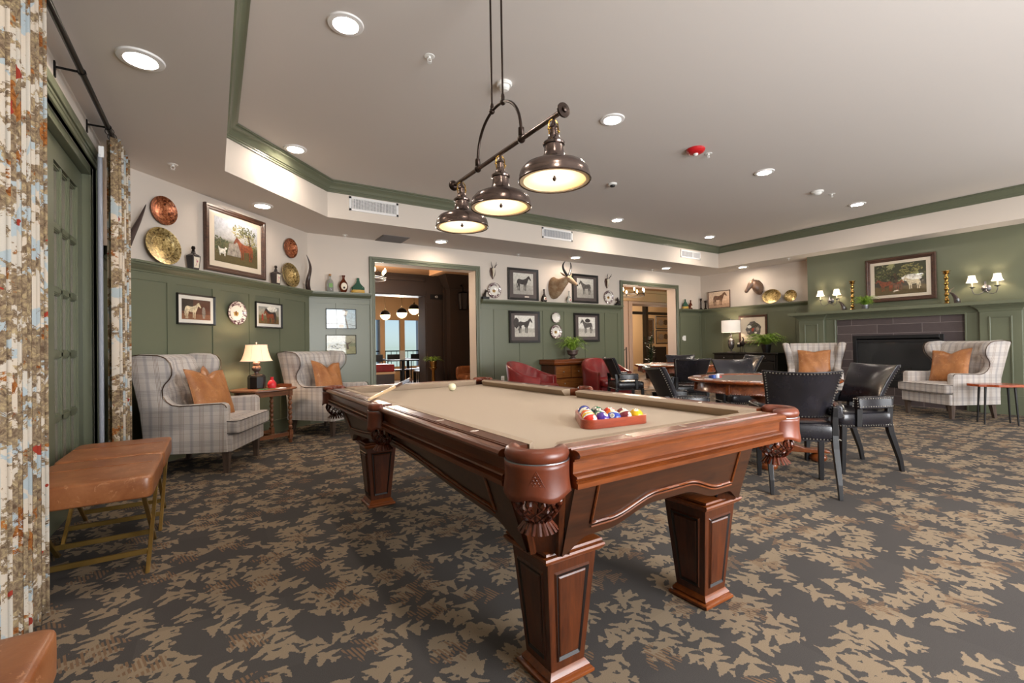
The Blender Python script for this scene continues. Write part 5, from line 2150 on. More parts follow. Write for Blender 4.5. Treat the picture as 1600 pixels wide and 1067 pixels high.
def bottle(label, w, u, prof, mat, off=.075, extra=None, sx=1, sy=1, seg=20, kind='bottle'):
    t = thing('bottle', label, 'bottle', on(w, u, LED, off), wr(w), 'decorative bottles on the ledge')
    mb = MB(); mb.lathe(prof, seg, sx=sx, sy=sy)
    mb.build('body', mat, t, smooth=40)
    for nm, mt, fn in (extra or []):
        mb = MB(); fn(mb); mb.build(nm, mt, t, smooth=30)
    return t


bottle('clear square-shouldered bottle with a cork and green label by the street lamp print', 'back', 1.443, [(.001, 0), (.044, .002), (.046, .01), (.046, .135), (.038, .165), (.018, .185), (.013, .20), (.013, .228), (.016, .232), (.001, .232)], 'glass_clear',
       extra=[('cork', 'cork', lambda m: m.lathe([(.013, .232), (.017, .236), (.018, .262), (.001, .262)], 14)), ('paper_label', 'label_green', lambda m: m.box(-.026, .026, -.0485, -.046, .06, .12))])
bottle('brown teardrop flask with a pale painted panel in the middle of three bottles', 'back', 1.634, [(.001, 0), (.035, .002), (.055, .04), (.066, .09), (.055, .14), (.028, .18), (.018, .20), (.018, .232), (.026, .24), (.026, .255), (.001, .255)], 'glass_amber', sy=.55,
       extra=[('painted_panel', 'label_cream', lambda m: m.sphere((0, -.030, .088), .044, 16, 10, sy=.22, sz=1.25)), ('painted_dog', 'bronze_dark', lambda m: m.sphere((0, -.040, .068), .016, 10, 6, sy=.3))])
bottle('squat green glass bottle with a gold band nearest the wide doorway', 'back', 1.847, [(.001, 0), (.095, .0), (.097, .045), (.097, .085), (.055, .125), (.030, .155), (.022, .19), (.020, .228), (.001, .232)], 'glass_green', sy=.5,
       extra=[('gold_band', 'label_gold', lambda m: m.lathe([(.096, .002), (.0985, .006), (.0985, .042), (.096, .046)], 20, sy=.51, ring=True))])
gd = [(.001, 0), (.05, .002), (.062, .03), (.06, .075), (.045, .11), (.024, .14), (.016, .16), (.014, .225), (.02, .232), (.02, .245), (.001, .25)]
bottle('dark round-bodied painted bottle between a framed horse photograph and the antelope', 'back', 5.373, gd, 'bronze_dark', sx=1.05, sy=.6,
       extra=[('painted_panel', 'label_cream', lambda m: m.sphere((.005, -.030, .062), .036, 14, 8, sy=.3)), ('painted_figure', 'paint_red', lambda m: m.sphere((.01, -.039, .062), .014, 10, 6, sy=.3, sz=1.5))])
bottle('pale round-bodied painted bottle under the antelope nose', 'back', 6.00, gd, 'glass_clear', sx=1.0, sy=.6,
       extra=[('painted_panel', 'label_cream', lambda m: m.sphere((0, -.029, .062), .037, 14, 8, sy=.3)), ('painted_flower', 'label_pink', lambda m: m.sphere((0, -.038, .062), .018, 10, 6, sy=.3))])
bottle('pear-shaped green and gold bottle beside the narrower doorway', 'back', 9.665, [(.001, 0), (.085, .0), (.09, .04), (.075, .10), (.045, .15), (.022, .18), (.02, .23), (.001, .238)], 'glass_green', sy=.7,
       extra=[('gold_band', 'label_gold', lambda m: m.lathe([(.088, .002), (.092, .01), (.0915, .05), (.088, .055)], 20, sy=.71, ring=True))])
bottle('slim amber bottle beside the green one near the room corner', 'back', 9.873, [(.001, 0), (.048, 0), (.05, .01), (.05, .10), (.03, .14), (.018, .155), (.018, .20), (.022, .204), (.022, .218), (.001, .22)], 'glass_amber', sy=.7,
       extra=[('paper_label', 'label_cream', lambda m: m.box(-.03, .03, -.0365, -.034, .03, .08))])


def candlestick(label, pos, h, mat='bronze_dark', s=1.0, name='candlestick', group=None):
    t = thing(name, label, 'candlestick', pos, 0, group)
    mb = MB()
    p = [(.055, 0), (.055, .006), (.042, .014), (.030, .03), (.018, .04)]
    n = 5
    for k in range(n):
        z0 = .05 + (h - .11) * k / n
        z1 = .05 + (h - .11) * (k + 1) / n
        p += [(.014, z0), (.024, z0 + (z1 - z0) * .35), (.015, z0 + (z1 - z0) * .7)]
    p += [(.016, h - .055), (.034, h - .045), (.026, h - .03), (.030, h - .012), (.040, h - .004), (.040, h), (.001, h)]
    mb.lathe([(r * s, z) for r, z in p], 18)
    mb.build('stem', mat, t, smooth=40)
    return t


candlestick('tall dark candlestick in the room corner on the ledge', on('back', 10.29, LED, .07), .275, s=.9, group='dark candlesticks in the room corner')
candlestick('shorter dark candlestick beside the tall one near the sepia horse print', on('back', 10.33, LED, .0)[:0] or (10.325, 7.06, LED), .215, s=.9, group='dark candlesticks in the room corner')
t_ = NT('brass_dull'); t_.P(Base_Color=lin('a8854a'), Metallic=1.0, Roughness=.22); M['brass_dull'] = t_.m
candlestick('tall brass barley-twist candlestick on the mantel next to the fern', on('mantel', 3.553, 1.6225, -.30), .54, 'brass_dull', 1.35, group='brass candlesticks on the mantel')
candlestick('tall brass candlestick on the mantel between the painting and the far wall light', on('mantel', 4.835, 1.6225, -.30), .54, 'brass_dull', 1.35, group='brass candlesticks on the mantel')

# ------------------------------------------------------------------ horns and figurines
leather('horn_dark', '2a1f1c', '4b3c38', .3, bump=.2)
plain('horn_light', '8f7a66', .4, var=.3)


def kudu(label, w, u, z, off, H, turns, rad, mat='horn_dark', r0=.035, lean_=(0, 0), flipx=1):
    mb = MB()
    pts, rr = [], []
    n = 40
    for i in range(n + 1):
        v = i / n
        a = turns * 2 * PI * v
        pts.append((flipx * (rad * math.sin(a) * (1 - .35 * v) + lean_[0] * v ** 1.3), rad * .4 * (math.cos(a) - 1) + lean_[1] * v, H * v))
        rr.append(r0 * (1 - v) ** .75 + .002)
    mb.tube(pts, rr, 12)
    o = mb.build('horn', mat, smooth=60)
    o.location = on(w, u, z, off)
    o.rotation_euler = (0, 0, wr(w))
    return tag(o, label, 'horn')


kudu('tall dark spiral horn standing in the wall corner on the ledge', 'chamfer', 2.60, LED, .085, .49, .85, .062, lean_=(.13, 0), r0=.034, flipx=-1).rotation_euler = (0, 0, PI / 4 + .3)
kudu('dark curved horn tip showing beside the patterned curtain', 'chamfer', .09, 2.05, .07, .40, .30, .05, lean_=(.12, 0), r0=.030)


def figurine_horn(label, u, mirror):
    t = thing('horn_figurine', label, 'ornament', on('mantel', u + (.03 if mirror > 0 else .05), 1.6225, -.22), wr('mantel'), 'horn ornaments on the mantel')
    mb = MB()
    mb.tube([(0, 0, 0), (.0, 0, .05), (-.02 * mirror, 0, .11), (-.05 * mirror, 0, .16), (-.085 * mirror, 0, .19)], [.045, .040, .028, .018, .008], 12)
    mb.build('horn_body', 'horn_dark', t, smooth=60)
    mb = MB()
    mb.tube([(-.085 * mirror, 0, .19), (-.07 * mirror, 0, .23), (-.03 * mirror, 0, .26)], [.010, .007, .003], 8)
    mb.build('horn_tip', 'horn_light', t, smooth=60)
    mb = MB(); mb.lathe([(.05, 0), (.05, .008), (.046, .012), (.001, .012)], 20); mb.build('silver_base', 'pewter', t, smooth=40)
    mb = MB(); mb.sphere((.015 * mirror, -.03, .06), .022, 10, 8, sz=1.7); mb.build('silver_mount', 'pewter', t, smooth=60)


figurine_horn('grey horn ornament on the mantel between the wall light and the brass candlestick', 3.415, 1)
figurine_horn('dark horn ornament with silver mount beside the second brass candlestick on the mantel', 4.945, 1)


def small_bust(label, u, kind, flip):
    t = thing(kind, label, 'figurine', on('back', u, LED, .065), wr('back'))
    f = -1 if flip else 1
    mb = MB(); mb.box(-.065, .065, -.035, .035, 0, .045); mb.build('plinth', 'near_black', t, smooth=0, bevel=.004)
    mb = MB()
    if kind == 'dog_figurine':
        mb.tube([(-.02 * f, 0, .045), (-.015 * f, 0, .08), (0, 0, .115), (.015 * f, 0, .145)], [.034, .028, .020, .016], 10)
        mb.tube([(.01 * f, 0, .145), (.035 * f, 0, .150), (.058 * f, 0, .143)], [.018, .014, .008], 10)
        mb.tube([(.005 * f, -.01, .155), (.0, -.012, .182)], [.007, .002], 6); mb.tube([(.005 * f, .01, .155), (.0, .012, .182)], [.007, .002], 6)
    else:
        mb.tube([(0, 0, .045), (-.02 * f, 0, .085), (-.01 * f, 0, .125), (.01 * f, 0, .152)], [.040, .030, .024, .018], 10)
        mb.tube([(.005 * f, 0, .155), (.03 * f, 0, .135), (.05 * f, 0, .105)], [.019, .014, .009], 10)
        mb.tube([(.0, -.008, .165), (-.002, -.010, .186)], [.006, .002], 6); mb.tube([(.0, .008, .165), (-.002, .010, .186)], [.006, .002], 6)
    mb.build('bust', 'bronze_dark', t, smooth=60)


small_bust('small dark seated dog figurine on a black plinth beside the wide doorway', 4.075, 'dog_figurine', False)
small_bust('small dark horse-head figurine on a plinth beside the narrower doorway', 7.375, 'horse_figurine', True)


def roe_skull(label, u, z, flip):
    t = thing('antler_mount', label, 'antler mount', on('back', u, z, .0), wr('back'))
    f = -1 if flip else 1
    mb = MB()
    mb.prism([(0, -.135), (.05, -.06), (.062, .02), (.045, .075), (0, .085), (-.045, .075), (-.062, .02), (-.05, -.06)], -.02, 0, 'xz')
    mb.build('plaque', 'frame_brown', t, smooth=0, bevel=.006)
    mb = MB()
    mb.tube([(0, -.045, .06), (0, -.055, .0), (0, -.04, -.06), (0, -.028, -.10)], [.036, .030, .018, .008], 12, flat=.7)
    mb.build('skull', 'label_cream', t, smooth=60)
    for s in (-1, 1):
        mb = MB()
        x = .022 * s
        k = .05 if flip else 0
        mb.tube([(x, -.05, .07), (x * 2 + k * .3, -.06, .12), (x * 2.6 + k, -.06, .18)], [.009, .007, .002], 7)
        mb.tube([(x * 1.8 + k * .2, -.058, .11), (x * 2.8 + k * .4, -.09, .135)], [.005, .0015], 6)
        mb.build('antler', 'horn_dark', t, smooth=60)


roe_skull('small two-horned skull mount above the plate near the wide doorway', 4.262, 2.43, False)
roe_skull('small two-horned skull mount above the plate near the narrower doorway', 7.11, 2.42, True)

# antelope shoulder mount
t = NT('antelope_hide')
co = t.n('TexCoord').outputs['Object']
n1 = t.noise(co, 7, 4, .6); n2 = t.noise(co, 160, 2, .6)
t.P(Base_Color=t.mix(1.0, t.ramp(n1, [(.35, lin('8d6a4a')), (.6, lin('b09778')), (.72, lin('c4b497'))]), t.ramp(n2, [(.3, (.75, .75, .75)), (.7, (1, 1, 1))]), 'MULTIPLY'), Roughness=.85)
t.bump(n2, .5, .003)
M['antelope_hide'] = t.m


def ell(mb, secs, seg=20):
    # secs: (center, direction, half-width, half-height)
    rings = []
    for c, d, a, b in secs:
        c, d = Vector(c), Vector(d).normalized()
        u = d.cross(Vector((0, 0, 1)))
        u = u.normalized() if u.length > 1e-4 else Vector((1, 0, 0))
        w = u.cross(d)
        rings.append([tuple(c + u * a * math.cos(2 * PI * k / seg) + w * b * math.sin(2 * PI * k / seg)) for k in range(seg)])
    mb.loft(rings)


plain('antelope_face', 'b89a7a', .8, var=.25)
am = thing('antelope_mount', 'taxidermy antelope head with curved ringed horns mounted over the ledge', 'mounted head', on('back', 5.66, 2.24, 0), wr('back'))
mb = MB()
ell(mb, [((-.01, -.004, -.03), (0, -1, .0), .115, .215), ((-.01, -.06, -.025), (.1, -1, .1), .120, .220), ((.005, -.14, -.005), (.15, -1, .35), .105, .175), ((.035, -.22, .045), (.25, -.9, .6), .082, .115), ((.07, -.29, .085), (.3, -.9, .5), .064, .082), ((.09, -.34, .115), (.4, -.9, .3), .056, .062)])
mb.build('neck', 'antelope_hide', am, smooth=80)
mb = MB()
hd = Vector((.22, -.80, -.62)).normalized()
h0 = Vector((.095, -.345, .135))
ell(mb, [(h0 - hd * .05, hd, .025, .025), (h0 - hd * .03, hd, .046, .046), (h0 + hd * .03, hd, .056, .058), (h0 + hd * .10, hd, .048, .052), (h0 + hd * .17, hd, .034, .038), (h0 + hd * .225, hd, .028, .030), (h0 + hd * .26, hd, .022, .022), (h0 + hd * .272, hd, .010, .010)])
hm = mb.build('head', 'antelope_face', am, smooth=80)
mb = MB(); c = h0 + hd * .262; mb.sphere(tuple(c), .019, 10, 8); mb.build('nose', 'near_black', hm, smooth=80)
sd = hd.cross(Vector((0, 0, 1))).normalized()
for s in (-1, 1):
    mb = MB(); c = h0 + hd * .07 + sd * s * .045 + Vector((0, 0, .022)); mb.sphere(tuple(c), .012, 10, 8); mb.build('eye', 'near_black', hm, smooth=80)
    mb = MB()
    b = h0 - hd * .02 + sd * s * .042 + Vector((0, 0, .015))
    tip = b + sd * s * .15 + Vector((-.01, .02, .07))
    mb.tube([b, b.lerp(tip, .35) , b.lerp(tip, .7), tip], [.012, .030, .024, .003], 10, flat=.4)
    mb.build('ear', 'antelope_hide', hm, smooth=80)
    mb = MB()
    hb = h0 + sd * s * .022 + Vector((0, 0, .045))
    pts, rr = [], []
    for i in range(26):
        v = i / 25
        p = hb + sd * s * (.115 * math.sin(v * PI * .82)) + Vector((0, 0, .27 * v)) - hd * (.05 * math.sin(v * PI)) * .5
        pts.append(p); rr.append(.021 * (1 - v) ** .6 + .005 + (.0020 if i % 2 and v < .7 else 0))
    mb.tube(pts, rr, 10)
    mb.build('horn', 'near_black', hm, smooth=30)

# bronze horse head on the right-hand wall
hh = thing('horse_head_sculpture', 'bronze-coloured horse head sculpture mounted on the cream wall', 'sculpture', on('right', 1.45, 2.30, 0), wr('right'))
leather('bronze_patina', '3a2a22', '8a6a54', .35, bump=.2)
mb = MB()
ell(mb, [((.06, -.004, .0), (0, -1, 0), .090, .150), ((.055, -.05, .005), (-.1, -1, .1), .088, .145), ((.035, -.11, .04), (-.25, -.9, .4), .074, .120), ((.01, -.15, .085), (-.4, -.8, .5), .062, .090), ((-.01, -.17, .12), (-.4, -.7, .3), .045, .055)])
mb.build('neck', 'bronze_patina', hh, smooth=80)
mb = MB()
hd = Vector((-.40, -.38, -.83)).normalized()
h0 = Vector((-.02, -.165, .125))
ell(mb, [(h0 - hd * .05, hd, .028, .032), (h0 - hd * .01, hd, .056, .066), (h0 + hd * .06, hd, .054, .070), (h0 + hd * .12, hd, .042, .052), (h0 + hd * .18, hd, .036, .040), (h0 + hd * .225, hd, .038, .040), (h0 + hd * .25, hd, .028, .030), (h0 + hd * .262, hd, .012, .014)])
hm = mb.build('head', 'bronze_patina', hh, smooth=80)
sd = hd.cross(Vector((0, 0, 1))).normalized()
for s in (-1, 1):
    mb = MB(); b = h0 + sd * s * .035 - hd * .04; mb.tube([b, b + Vector((0, -.01, .035)), b + Vector((0, 0, .075))], [.014, .015, .002], 8, flat=.5)
    mb.build('ear', 'bronze_patina', hm, smooth=80)
mb = MB()
mb.tube([h0 - hd * .05 + Vector((0, .02, .02)), Vector((.03, -.13, .165)), Vector((.07, -.07, .15)), Vector((.10, -.02, .11))], [.012, .026, .030, .020], 8)
mb.build('mane', 'bronze_patina', hm, smooth=50)

# ------------------------------------------------------------------ plates on the wall: switch, outlet
o = thing('light_switch', 'white double rocker light switch on the green panelling by the narrower doorway', 'light switch', on('back', 9.655, 1.208, .0165), wr('back'))
mb = MB(); mb.box(-.082, .082, -.006, 0, -.062, .062); mb.build('cover_plate', 'white_plastic', o, smooth=0, bevel=.003)
for s in (-1, 1):
    mb = MB(); mb.box(s * .036 - .024, s * .036 + .024, -.010, -.006, -.040, .040); mb.build('rocker', 'white_plastic', o, smooth=0, bevel=.002)
o = thing('wall_outlet', 'small white power outlet low on the panelling behind the red chair', 'outlet', on('back', 4.44, .475, .0165), wr('back'))
mb = MB(); mb.box(-.035, .035, -.005, 0, -.057, .057); mb.build('cover_plate', 'white_plastic', o, smooth=0, bevel=.003)
mb = MB(); mb.box(-.017, .017, -.008, -.005, -.034, .034); mb.build('sockets', 'mat_white', o, smooth=0, bevel=.002)


# ------------------------------------------------------------------ ferns
for nm, c1_, c2_ in (('fern_green', '4a6a1e', 'a4c64a'), ('ficus_green', '16240f', '33481f')):
    t = NT(nm)
    f = t.noise(t.coord(), 9, 3, .6)
    t.P(Base_Color=t.ramp(f, [(.35, lin(c1_)), (.65, lin(c2_))]), Roughness=.45)
    M[nm] = t.m


def fern(label, pos, pot_h, pot_r, spread, rise, potmat='near_black', n=52, rz=0, seed=1, base_r=None, urn=False, name='potted_fern', yback=9):
    t = thing(name, label, 'plant', pos, rz)
    mb = MB()
    if urn:
        mb.lathe([(.001, 0), (pot_r * .65, 0), (pot_r * .65, .02), (pot_r * .35, .04), (pot_r * .4, .06), (pot_r * .95, pot_h * .55), (pot_r * 1.0, pot_h * .85), (pot_r * 1.12, pot_h * .9), (pot_r * 1.12, pot_h), (pot_r * .95, pot_h), (pot_r * .9, pot_h - .03), (.001, pot_h - .03)], 28)
    else:
        mb.lathe([(.001, 0), (pot_r * .72, 0), (pot_r * .95, pot_h * .9), (pot_r, pot_h * .92), (pot_r, pot_h), (pot_r * .9, pot_h), (pot_r * .88, pot_h - .02), (.001, pot_h - .02)], 28)
    mb.build('pot', potmat, t, smooth=40)
    rn = random.Random(seed)
    mb = MB()
    for k in range(n):
        a = rn.uniform(0, 2 * PI)
        L = spread * rn.uniform(.55, 1.15)
        up_ = rise * rn.uniform(.5, 1.35)
        dr = rn.uniform(.3, 1.2)
        P = []
        m = 13
        for i in range(m + 1):
            v = i / m
            r = L * v
            z = pot_h - .02 + up_ * math.sin(min(1, v * 1.15) * PI * .55) - dr * .34 * spread * v ** 2.8
            P.append(Vector((r * math.cos(a + .15 * v), min(yback * (.8 + .2 * v), r * math.sin(a + .15 * v)), z)))
        for i in range(1, m + 1):
            d = (P[i] - P[i - 1])
            s = d.cross(Vector((0, 0, 1))).normalized()
            w = .030 * math.sin(PI * (i / m) ** .8) ** .7 * (spread / .3) + .004
            for sg in (-1, 1):
                c = P[i - 1].lerp(P[i], .3)
                tip = c + s * sg * w + d * .55 + Vector((0, 0, -.006 + rn.uniform(-.004, .006)))
                e = d * .42
                mb.add([tuple(c), tuple(c + e), tuple(tip)], [(0, 1, 2)])
        mb.tube(P, .0012, 3)
    fr = mb.build('fronds', 'fern_green', t, smooth=0)
    fr['kind'] = 'stuff'
    return t


plain('pot_bronze', '5a4a44', .45, .4)
plain('sconce_metal', '5d5e63', .35, .9)
fern('bushy green fern in a bronze urn on the carved chest', (5.86, 6.92, .813), .17, .105, .34, .24, 'pot_bronze', 110, seed=3, urn=True, yback=.22)
fern('bushy green fern in a black pot on the dark console', on('right', 1.77, .851, .26), .175, .10, .44, .24, 'near_black', 150, rz=wr('right'), seed=5, yback=.17)
fern('small green fern on the mantel in front of the big painting', on('mantel', 3.775, 1.6225, -.22), .085, .062, .19, .15, 'pewter', 120, rz=wr('mantel'), seed=8, yback=.2)

# ------------------------------------------------------------------ wall lights on the chimney breast
emit('sconce_shade', 'ffe6c4', 1.9, base='f1e6d6')


def sconce(label, u):
    t = thing('wall_sconce', label, 'wall light', on('breast', u, 1.86, 0), wr('breast'), 'two-armed wall lights on the chimney breast')
    mb = MB(); mb.lathe([(.001, .0), (.055, .0), (.055, .012), (.035, .024), (.001, .03)], 24, axis='y'); mb.build('backplate', 'sconce_metal', t, smooth=40)
    mb = MB(); mb.lathe([(.001, -.05), (.012, -.045), (.016, -.01), (.022, .0), (.012, .02), (.012, .10), (.008, .105), (.001, .105)], 14, (0, -.06)); mb.tube([(0, 0, 0), (0, -.06, -.01)], .009, 8); mb.build('stem', 'sconce_metal', t, smooth=40)
    for s in (-1, 1):
        mb = MB()
        mb.tube([(0, -.06, -.02), (.03 * s, -.065, -.07), (.08 * s, -.075, -.095), (.125 * s, -.09, -.075), (.14 * s, -.10, -.02), (.14 * s, -.10, .02)], .0055, 8)
        mb.lathe([(.006, .0), (.014, .012), (.036, .020), (.038, .026), (.012, .028)], 18, (.14 * s, -.10))
        ar = mb.build('arm', 'sconce_metal', t, smooth=50)
        mb = MB(); mb.lathe([(.011, .026), (.011, .105), (.001, .105)], 12, (.14 * s, -.10)); mb.build('candle_sleeve', 'label_cream', ar, smooth=40)
        mb = MB()
        mb.lathe([(.070, .098), (.060, .115), (.050, .145), (.043, .185), (.040, .205), (.038, .205), (.048, .145), (.068, .098)], 16, (.14 * s, -.10), ring=True)
        mb.build('lamp_shade', 'sconce_shade', ar, smooth=30)
        x, y, z = on('breast', u + .14 * s, 1.86 + .155, .10)
        point_light('sconce_bulb', (x, y, z), 3.2, WARM, .015)


sconce('two-armed wall light on the breast between the gilt plates and a brass candlestick', 3.078)
sconce('two-armed wall light beyond the mantel horn ornament, away from the ferns', 5.222)
# ------------------------------------------------------------------ curtains, rod
def curtain_mat():
    t = NT('toile_fabric')
    uv = t.n('UVMap')
    sp = t.n('SeparateXYZ'); t.set(sp.inputs[0], uv.outputs[0])
    cmb = t.n('CombineXYZ'); t.set(cmb.inputs[0], sp.outputs[0]); t.set(cmb.inputs[1], sp.outputs[1])
    co = cmb.outputs[0]
    base = t.ramp(t.noise(co, 2.2, 4, .6, .4), [(.42, lin('c6b8a6')), (.58, lin('c0b8ab'))])
    blue = t.math('GREATER_THAN', t.noise(t.vmath('ADD', co, (7.3, 2.1, 0)), 4.6, 6, .62, .5), .545)
    c = t.mix(blue, base, lin('a3adb0'))
    stretched = t.vmath('MULTIPLY', co, (1.0, 1.25, 1))
    fo = t.noise(stretched, 3.4, 9, .72, .5)
    f1 = t.math('GREATER_THAN', fo, .490)
    tex = t.noise(co, 38, 5, .75, .8)
    brown = t.ramp(tex, [(.36, lin('5a4838')), (.5, lin('83705a')), (.62, lin('a8946f')), (.75, lin('cdbb98'))])
    c = t.mix(f1, c, brown)
    rust = t.math('GREATER_THAN', t.noise(t.vmath('ADD', co, (1.3, 9.1, 0)), 6.0, 5, .7, .6), .60)
    c = t.mix(t.math('MULTIPLY', rust, f1), c, t.ramp(tex, [(.4, lin('6a3a1c')), (.6, lin('a46a36'))]))
    red = t.math('GREATER_THAN', t.noise(t.vmath('ADD', co, (21.3, 4.1, 0)), 7.0, 3, .5), .68)
    c = t.mix(red, c, lin('94382a'))
    wv = t.noise(t.vmath('MULTIPLY', co, (1, 6, 1)), 120, 2, .6)
    c = t.mix(1.0, c, t.ramp(wv, [(.3, (.9, .9, .9)), (.7, (1, 1, 1))]), 'MULTIPLY')
    t.P(Base_Color=c, Roughness=.9)
    t.p.inputs['Specular IOR Level'].default_value = .15
    M['toile_fabric'] = t.m


curtain_mat()
plain('lining', '8f939c', .9)
plain('care_label', 'e6e6e6', .7)


def curtain(label, y0, y1, folds, amp, x0=-.641, ztop=2.665, zbot=.012, seed=1, gather=.0, xo=0):
    t = thing('curtain', label, 'curtain', (x0, (y0 + y1) / 2, 0), 0, 'patterned curtains')
    n = folds * 10
    m = 26
    L = y1 - y0
    rn = random.Random(seed)
    ph = [rn.uniform(-.5, .5) for _ in range(folds + 2)]
    v, f, uvs = [], [], []

    def pos(i, j, th):
        s = i / n
        z = zbot + (ztop - zbot) * j / m
        a = s * folds * 2 * PI + ph[int(s * folds)] * .4
        am = amp * (.75 + .25 * (1 - j / m)) * (.85 + .3 * rnv[int(s * folds)])
        x = am * math.sin(a) * 1.0 + .012 * math.sin(3 * a + j * .15) + xo
        sk = math.sin(a)
        x = amp * math.copysign(abs(sk) ** .65, sk) + th
        y = -L / 2 + L * s + .018 * math.sin(2 * a)
        return (x, y, z)
    rnv = [rn.random() for _ in range(folds + 2)]
    for j in range(m + 1):
        for i in range(n + 1):
            v.append(pos(i, j, 0))
    for j in range(m):
        for i in range(n):
            a = j * (n + 1) + i
            f.append((a, a + n + 1, a + n + 2, a + 1))
    mb = MB(); mb.add(v, f)
    o = mb.build('panel', 'toile_fabric', t, smooth=0)
    me = o.data
    for p in me.polygons: p.use_smooth = True
    ul = me.uv_layers.new(name='uv')
    # cloth length along the fold
    acc = [0]
    for i in range(n):
        a, b = v[i], v[i + 1]
        acc.append(acc[-1] + math.hypot(a[0] - b[0], a[1] - b[1]))
    for li, lp in enumerate(me.loops):
        k = lp.vertex_index
        ul.data[li].uv = (acc[k % (n + 1)] + seed * 3.7, v[k][2])
    md = o.modifiers.new('solid', 'SOLIDIFY'); md.thickness = .004; md.offset = -1
    return t, o


cu1, _ = curtain('wide patterned hunting-scene curtain nearest the viewer at the glazed door', 1.90, 2.735, 8, .052, seed=2, x0=-.630)
cu2, _ = curtain('narrower patterned hunting-scene curtain at the far side of the glazed door', 4.43, 4.97, 5, .045, seed=4, x0=-.620)
# pale lining edge of the far curtain
mb = MB()
mb.grid(6, 20, lambda u, v_: (-.085 + .03 * u - .0, -.272 - .012 * math.sin(u * 3), .02 + 2.50 * v_))
mb.build('lining', 'lining', cu2, smooth=60, solid=.003)
mb = MB(); mb.box(-.075, -.045, -.285, -.282, 2.50, 2.58); mb.build('care_label', 'care_label', cu2, smooth=0)
rod = thing('curtain_rod', 'dark metal curtain rod with wall brackets above the glazed door', 'curtain rod', (-.641, 0, 2.725))
mb = MB(); mb.tube([(0, .6, 0), (0, 5.10, 0)], .016, 14); mb.build('pole', 'black_metal', rod, smooth=60)
mb = MB(); mb.tube([(0, 5.09, 0), (0, 5.12, 0)], .024, 14); mb.sphere((0, 5.145, 0), .026, 12, 8); mb.build('finial', 'black_metal', rod, smooth=50)
for y in (2.55, 3.62, 4.42):
    mb = MB(); mb.tube([(0, y, 0), (-.115, y, -.002)], .007, 8); mb.lathe([(.020, -.01), (.022, 0), (.020, .01)], 14, (0, 0), axis='y') if False else None
    mb.box(-.119, -.112, y - .012, y + .012, -.06, .03); mb.tube([(0, y - .01, 0), (0, y + .01, 0)], .021, 14)
    mb.build('bracket', 'black_metal', rod, smooth=40)
for k in range(7):
    mb = MB(); y = 1.95 + k * .11
    mb.tube([(.026 * math.cos(a), y, .026 * math.sin(a) - .008) for a in [2 * PI * i / 16 for i in range(16)]], .0025, 5, closed=True)
    mb.tube([(0, y, -.034), (0, y, -.060)], .002, 5)
    mb.build('ring', 'black_metal', rod, smooth=60)
for k in range(6):
    mb = MB(); y = 4.47 + k * .105
    mb.tube([(.026 * math.cos(a), y, .026 * math.sin(a) - .008) for a in [2 * PI * i / 16 for i in range(16)]], .0025, 5, closed=True)
    mb.tube([(0, y, -.034), (0, y, -.060)], .002, 5)
    mb.build('ring', 'black_metal', rod, smooth=60)

# ------------------------------------------------------------------ leather stools with crossed brass legs
leather('saddle_leather', '74401f', 'a56c44', .34, 'c08c66')
t = NT('antique_brass'); t.P(Base_Color=t.ramp(t.noise(t.coord(), 5, 3), [(.3, lin('7d6432')), (.7, lin('a8884a'))]), Metallic=.85, Roughness=.35); M['antique_brass'] = t.m


def stool(label, loc):
    t = thing('leather_stool', label, 'stool', loc, 0, 'leather stools with crossed brass legs')
    hx, hy = .245, .300
    mb = MB()
    rings = []

    def rect(ax, ay, z, c=.02):
        return [(-ax + c, -ay, z), (ax - c, -ay, z), (ax, -ay + c, z), (ax, ay - c, z), (ax - c, ay, z), (-ax + c, ay, z), (-ax, ay - c, z), (-ax, -ay + c, z)]
    mb.soft(-hx, hx, -hy, hy, .372, .484, .11, .010, 16)
    se = mb.build('seat_pad', 'saddle_leather', t, smooth=60)
    mb = MB(); mb.box(-hx + .03, hx - .03, -.0012, .0012, .492, .4955); mb.build('centre_seam', 'saddle_leather', se, smooth=0)
    for sx in (-1, 1):
        for sy in (-1, 1):
            mb = MB()
            x = sx * (hx - .028)
            x += .0 if sy > 0 else -sx * .014
            a, b = (sy * (hy - .055), .380), (-sy * (hy - .055), 0)
            w = .016
            mb.hexa([(x - .009, b[0] - w, 0), (x + .009, b[0] - w, 0), (x + .009, b[0] + w, 0), (x - .009, b[0] + w, 0)], [(x - .009, a[0] - w, .380), (x + .009, a[0] - w, .380), (x + .009, a[0] + w, .380), (x - .009, a[0] + w, .380)])
            mb.build('leg', 'antique_brass', t, smooth=0, bevel=.0015, seg=1)
    for y, z in ((-.155, .075), (.155, .075), (-.115, .11), (.115, .11)):
        if z > .1: continue
        mb = MB(); mb.box(-hx + .035, hx - .035, y - .006, y + .006, z - .013, z + .013)
        mb.build('stretcher', 'antique_brass', t, smooth=0, bevel=.0015, seg=1)
    return t


s1 = stool('tan leather stool by the glazed door, the nearer of the two pushed together', (-.500, 3.135, 0))
dup(s1, (-.500, 3.765, 0), 0, 'tan leather stool just beyond the first one, next to the plaid chair')
dup(s1, (-.535, 1.118, 0), 0, 'tan leather stool cropped at the bottom corner below the near curtain')

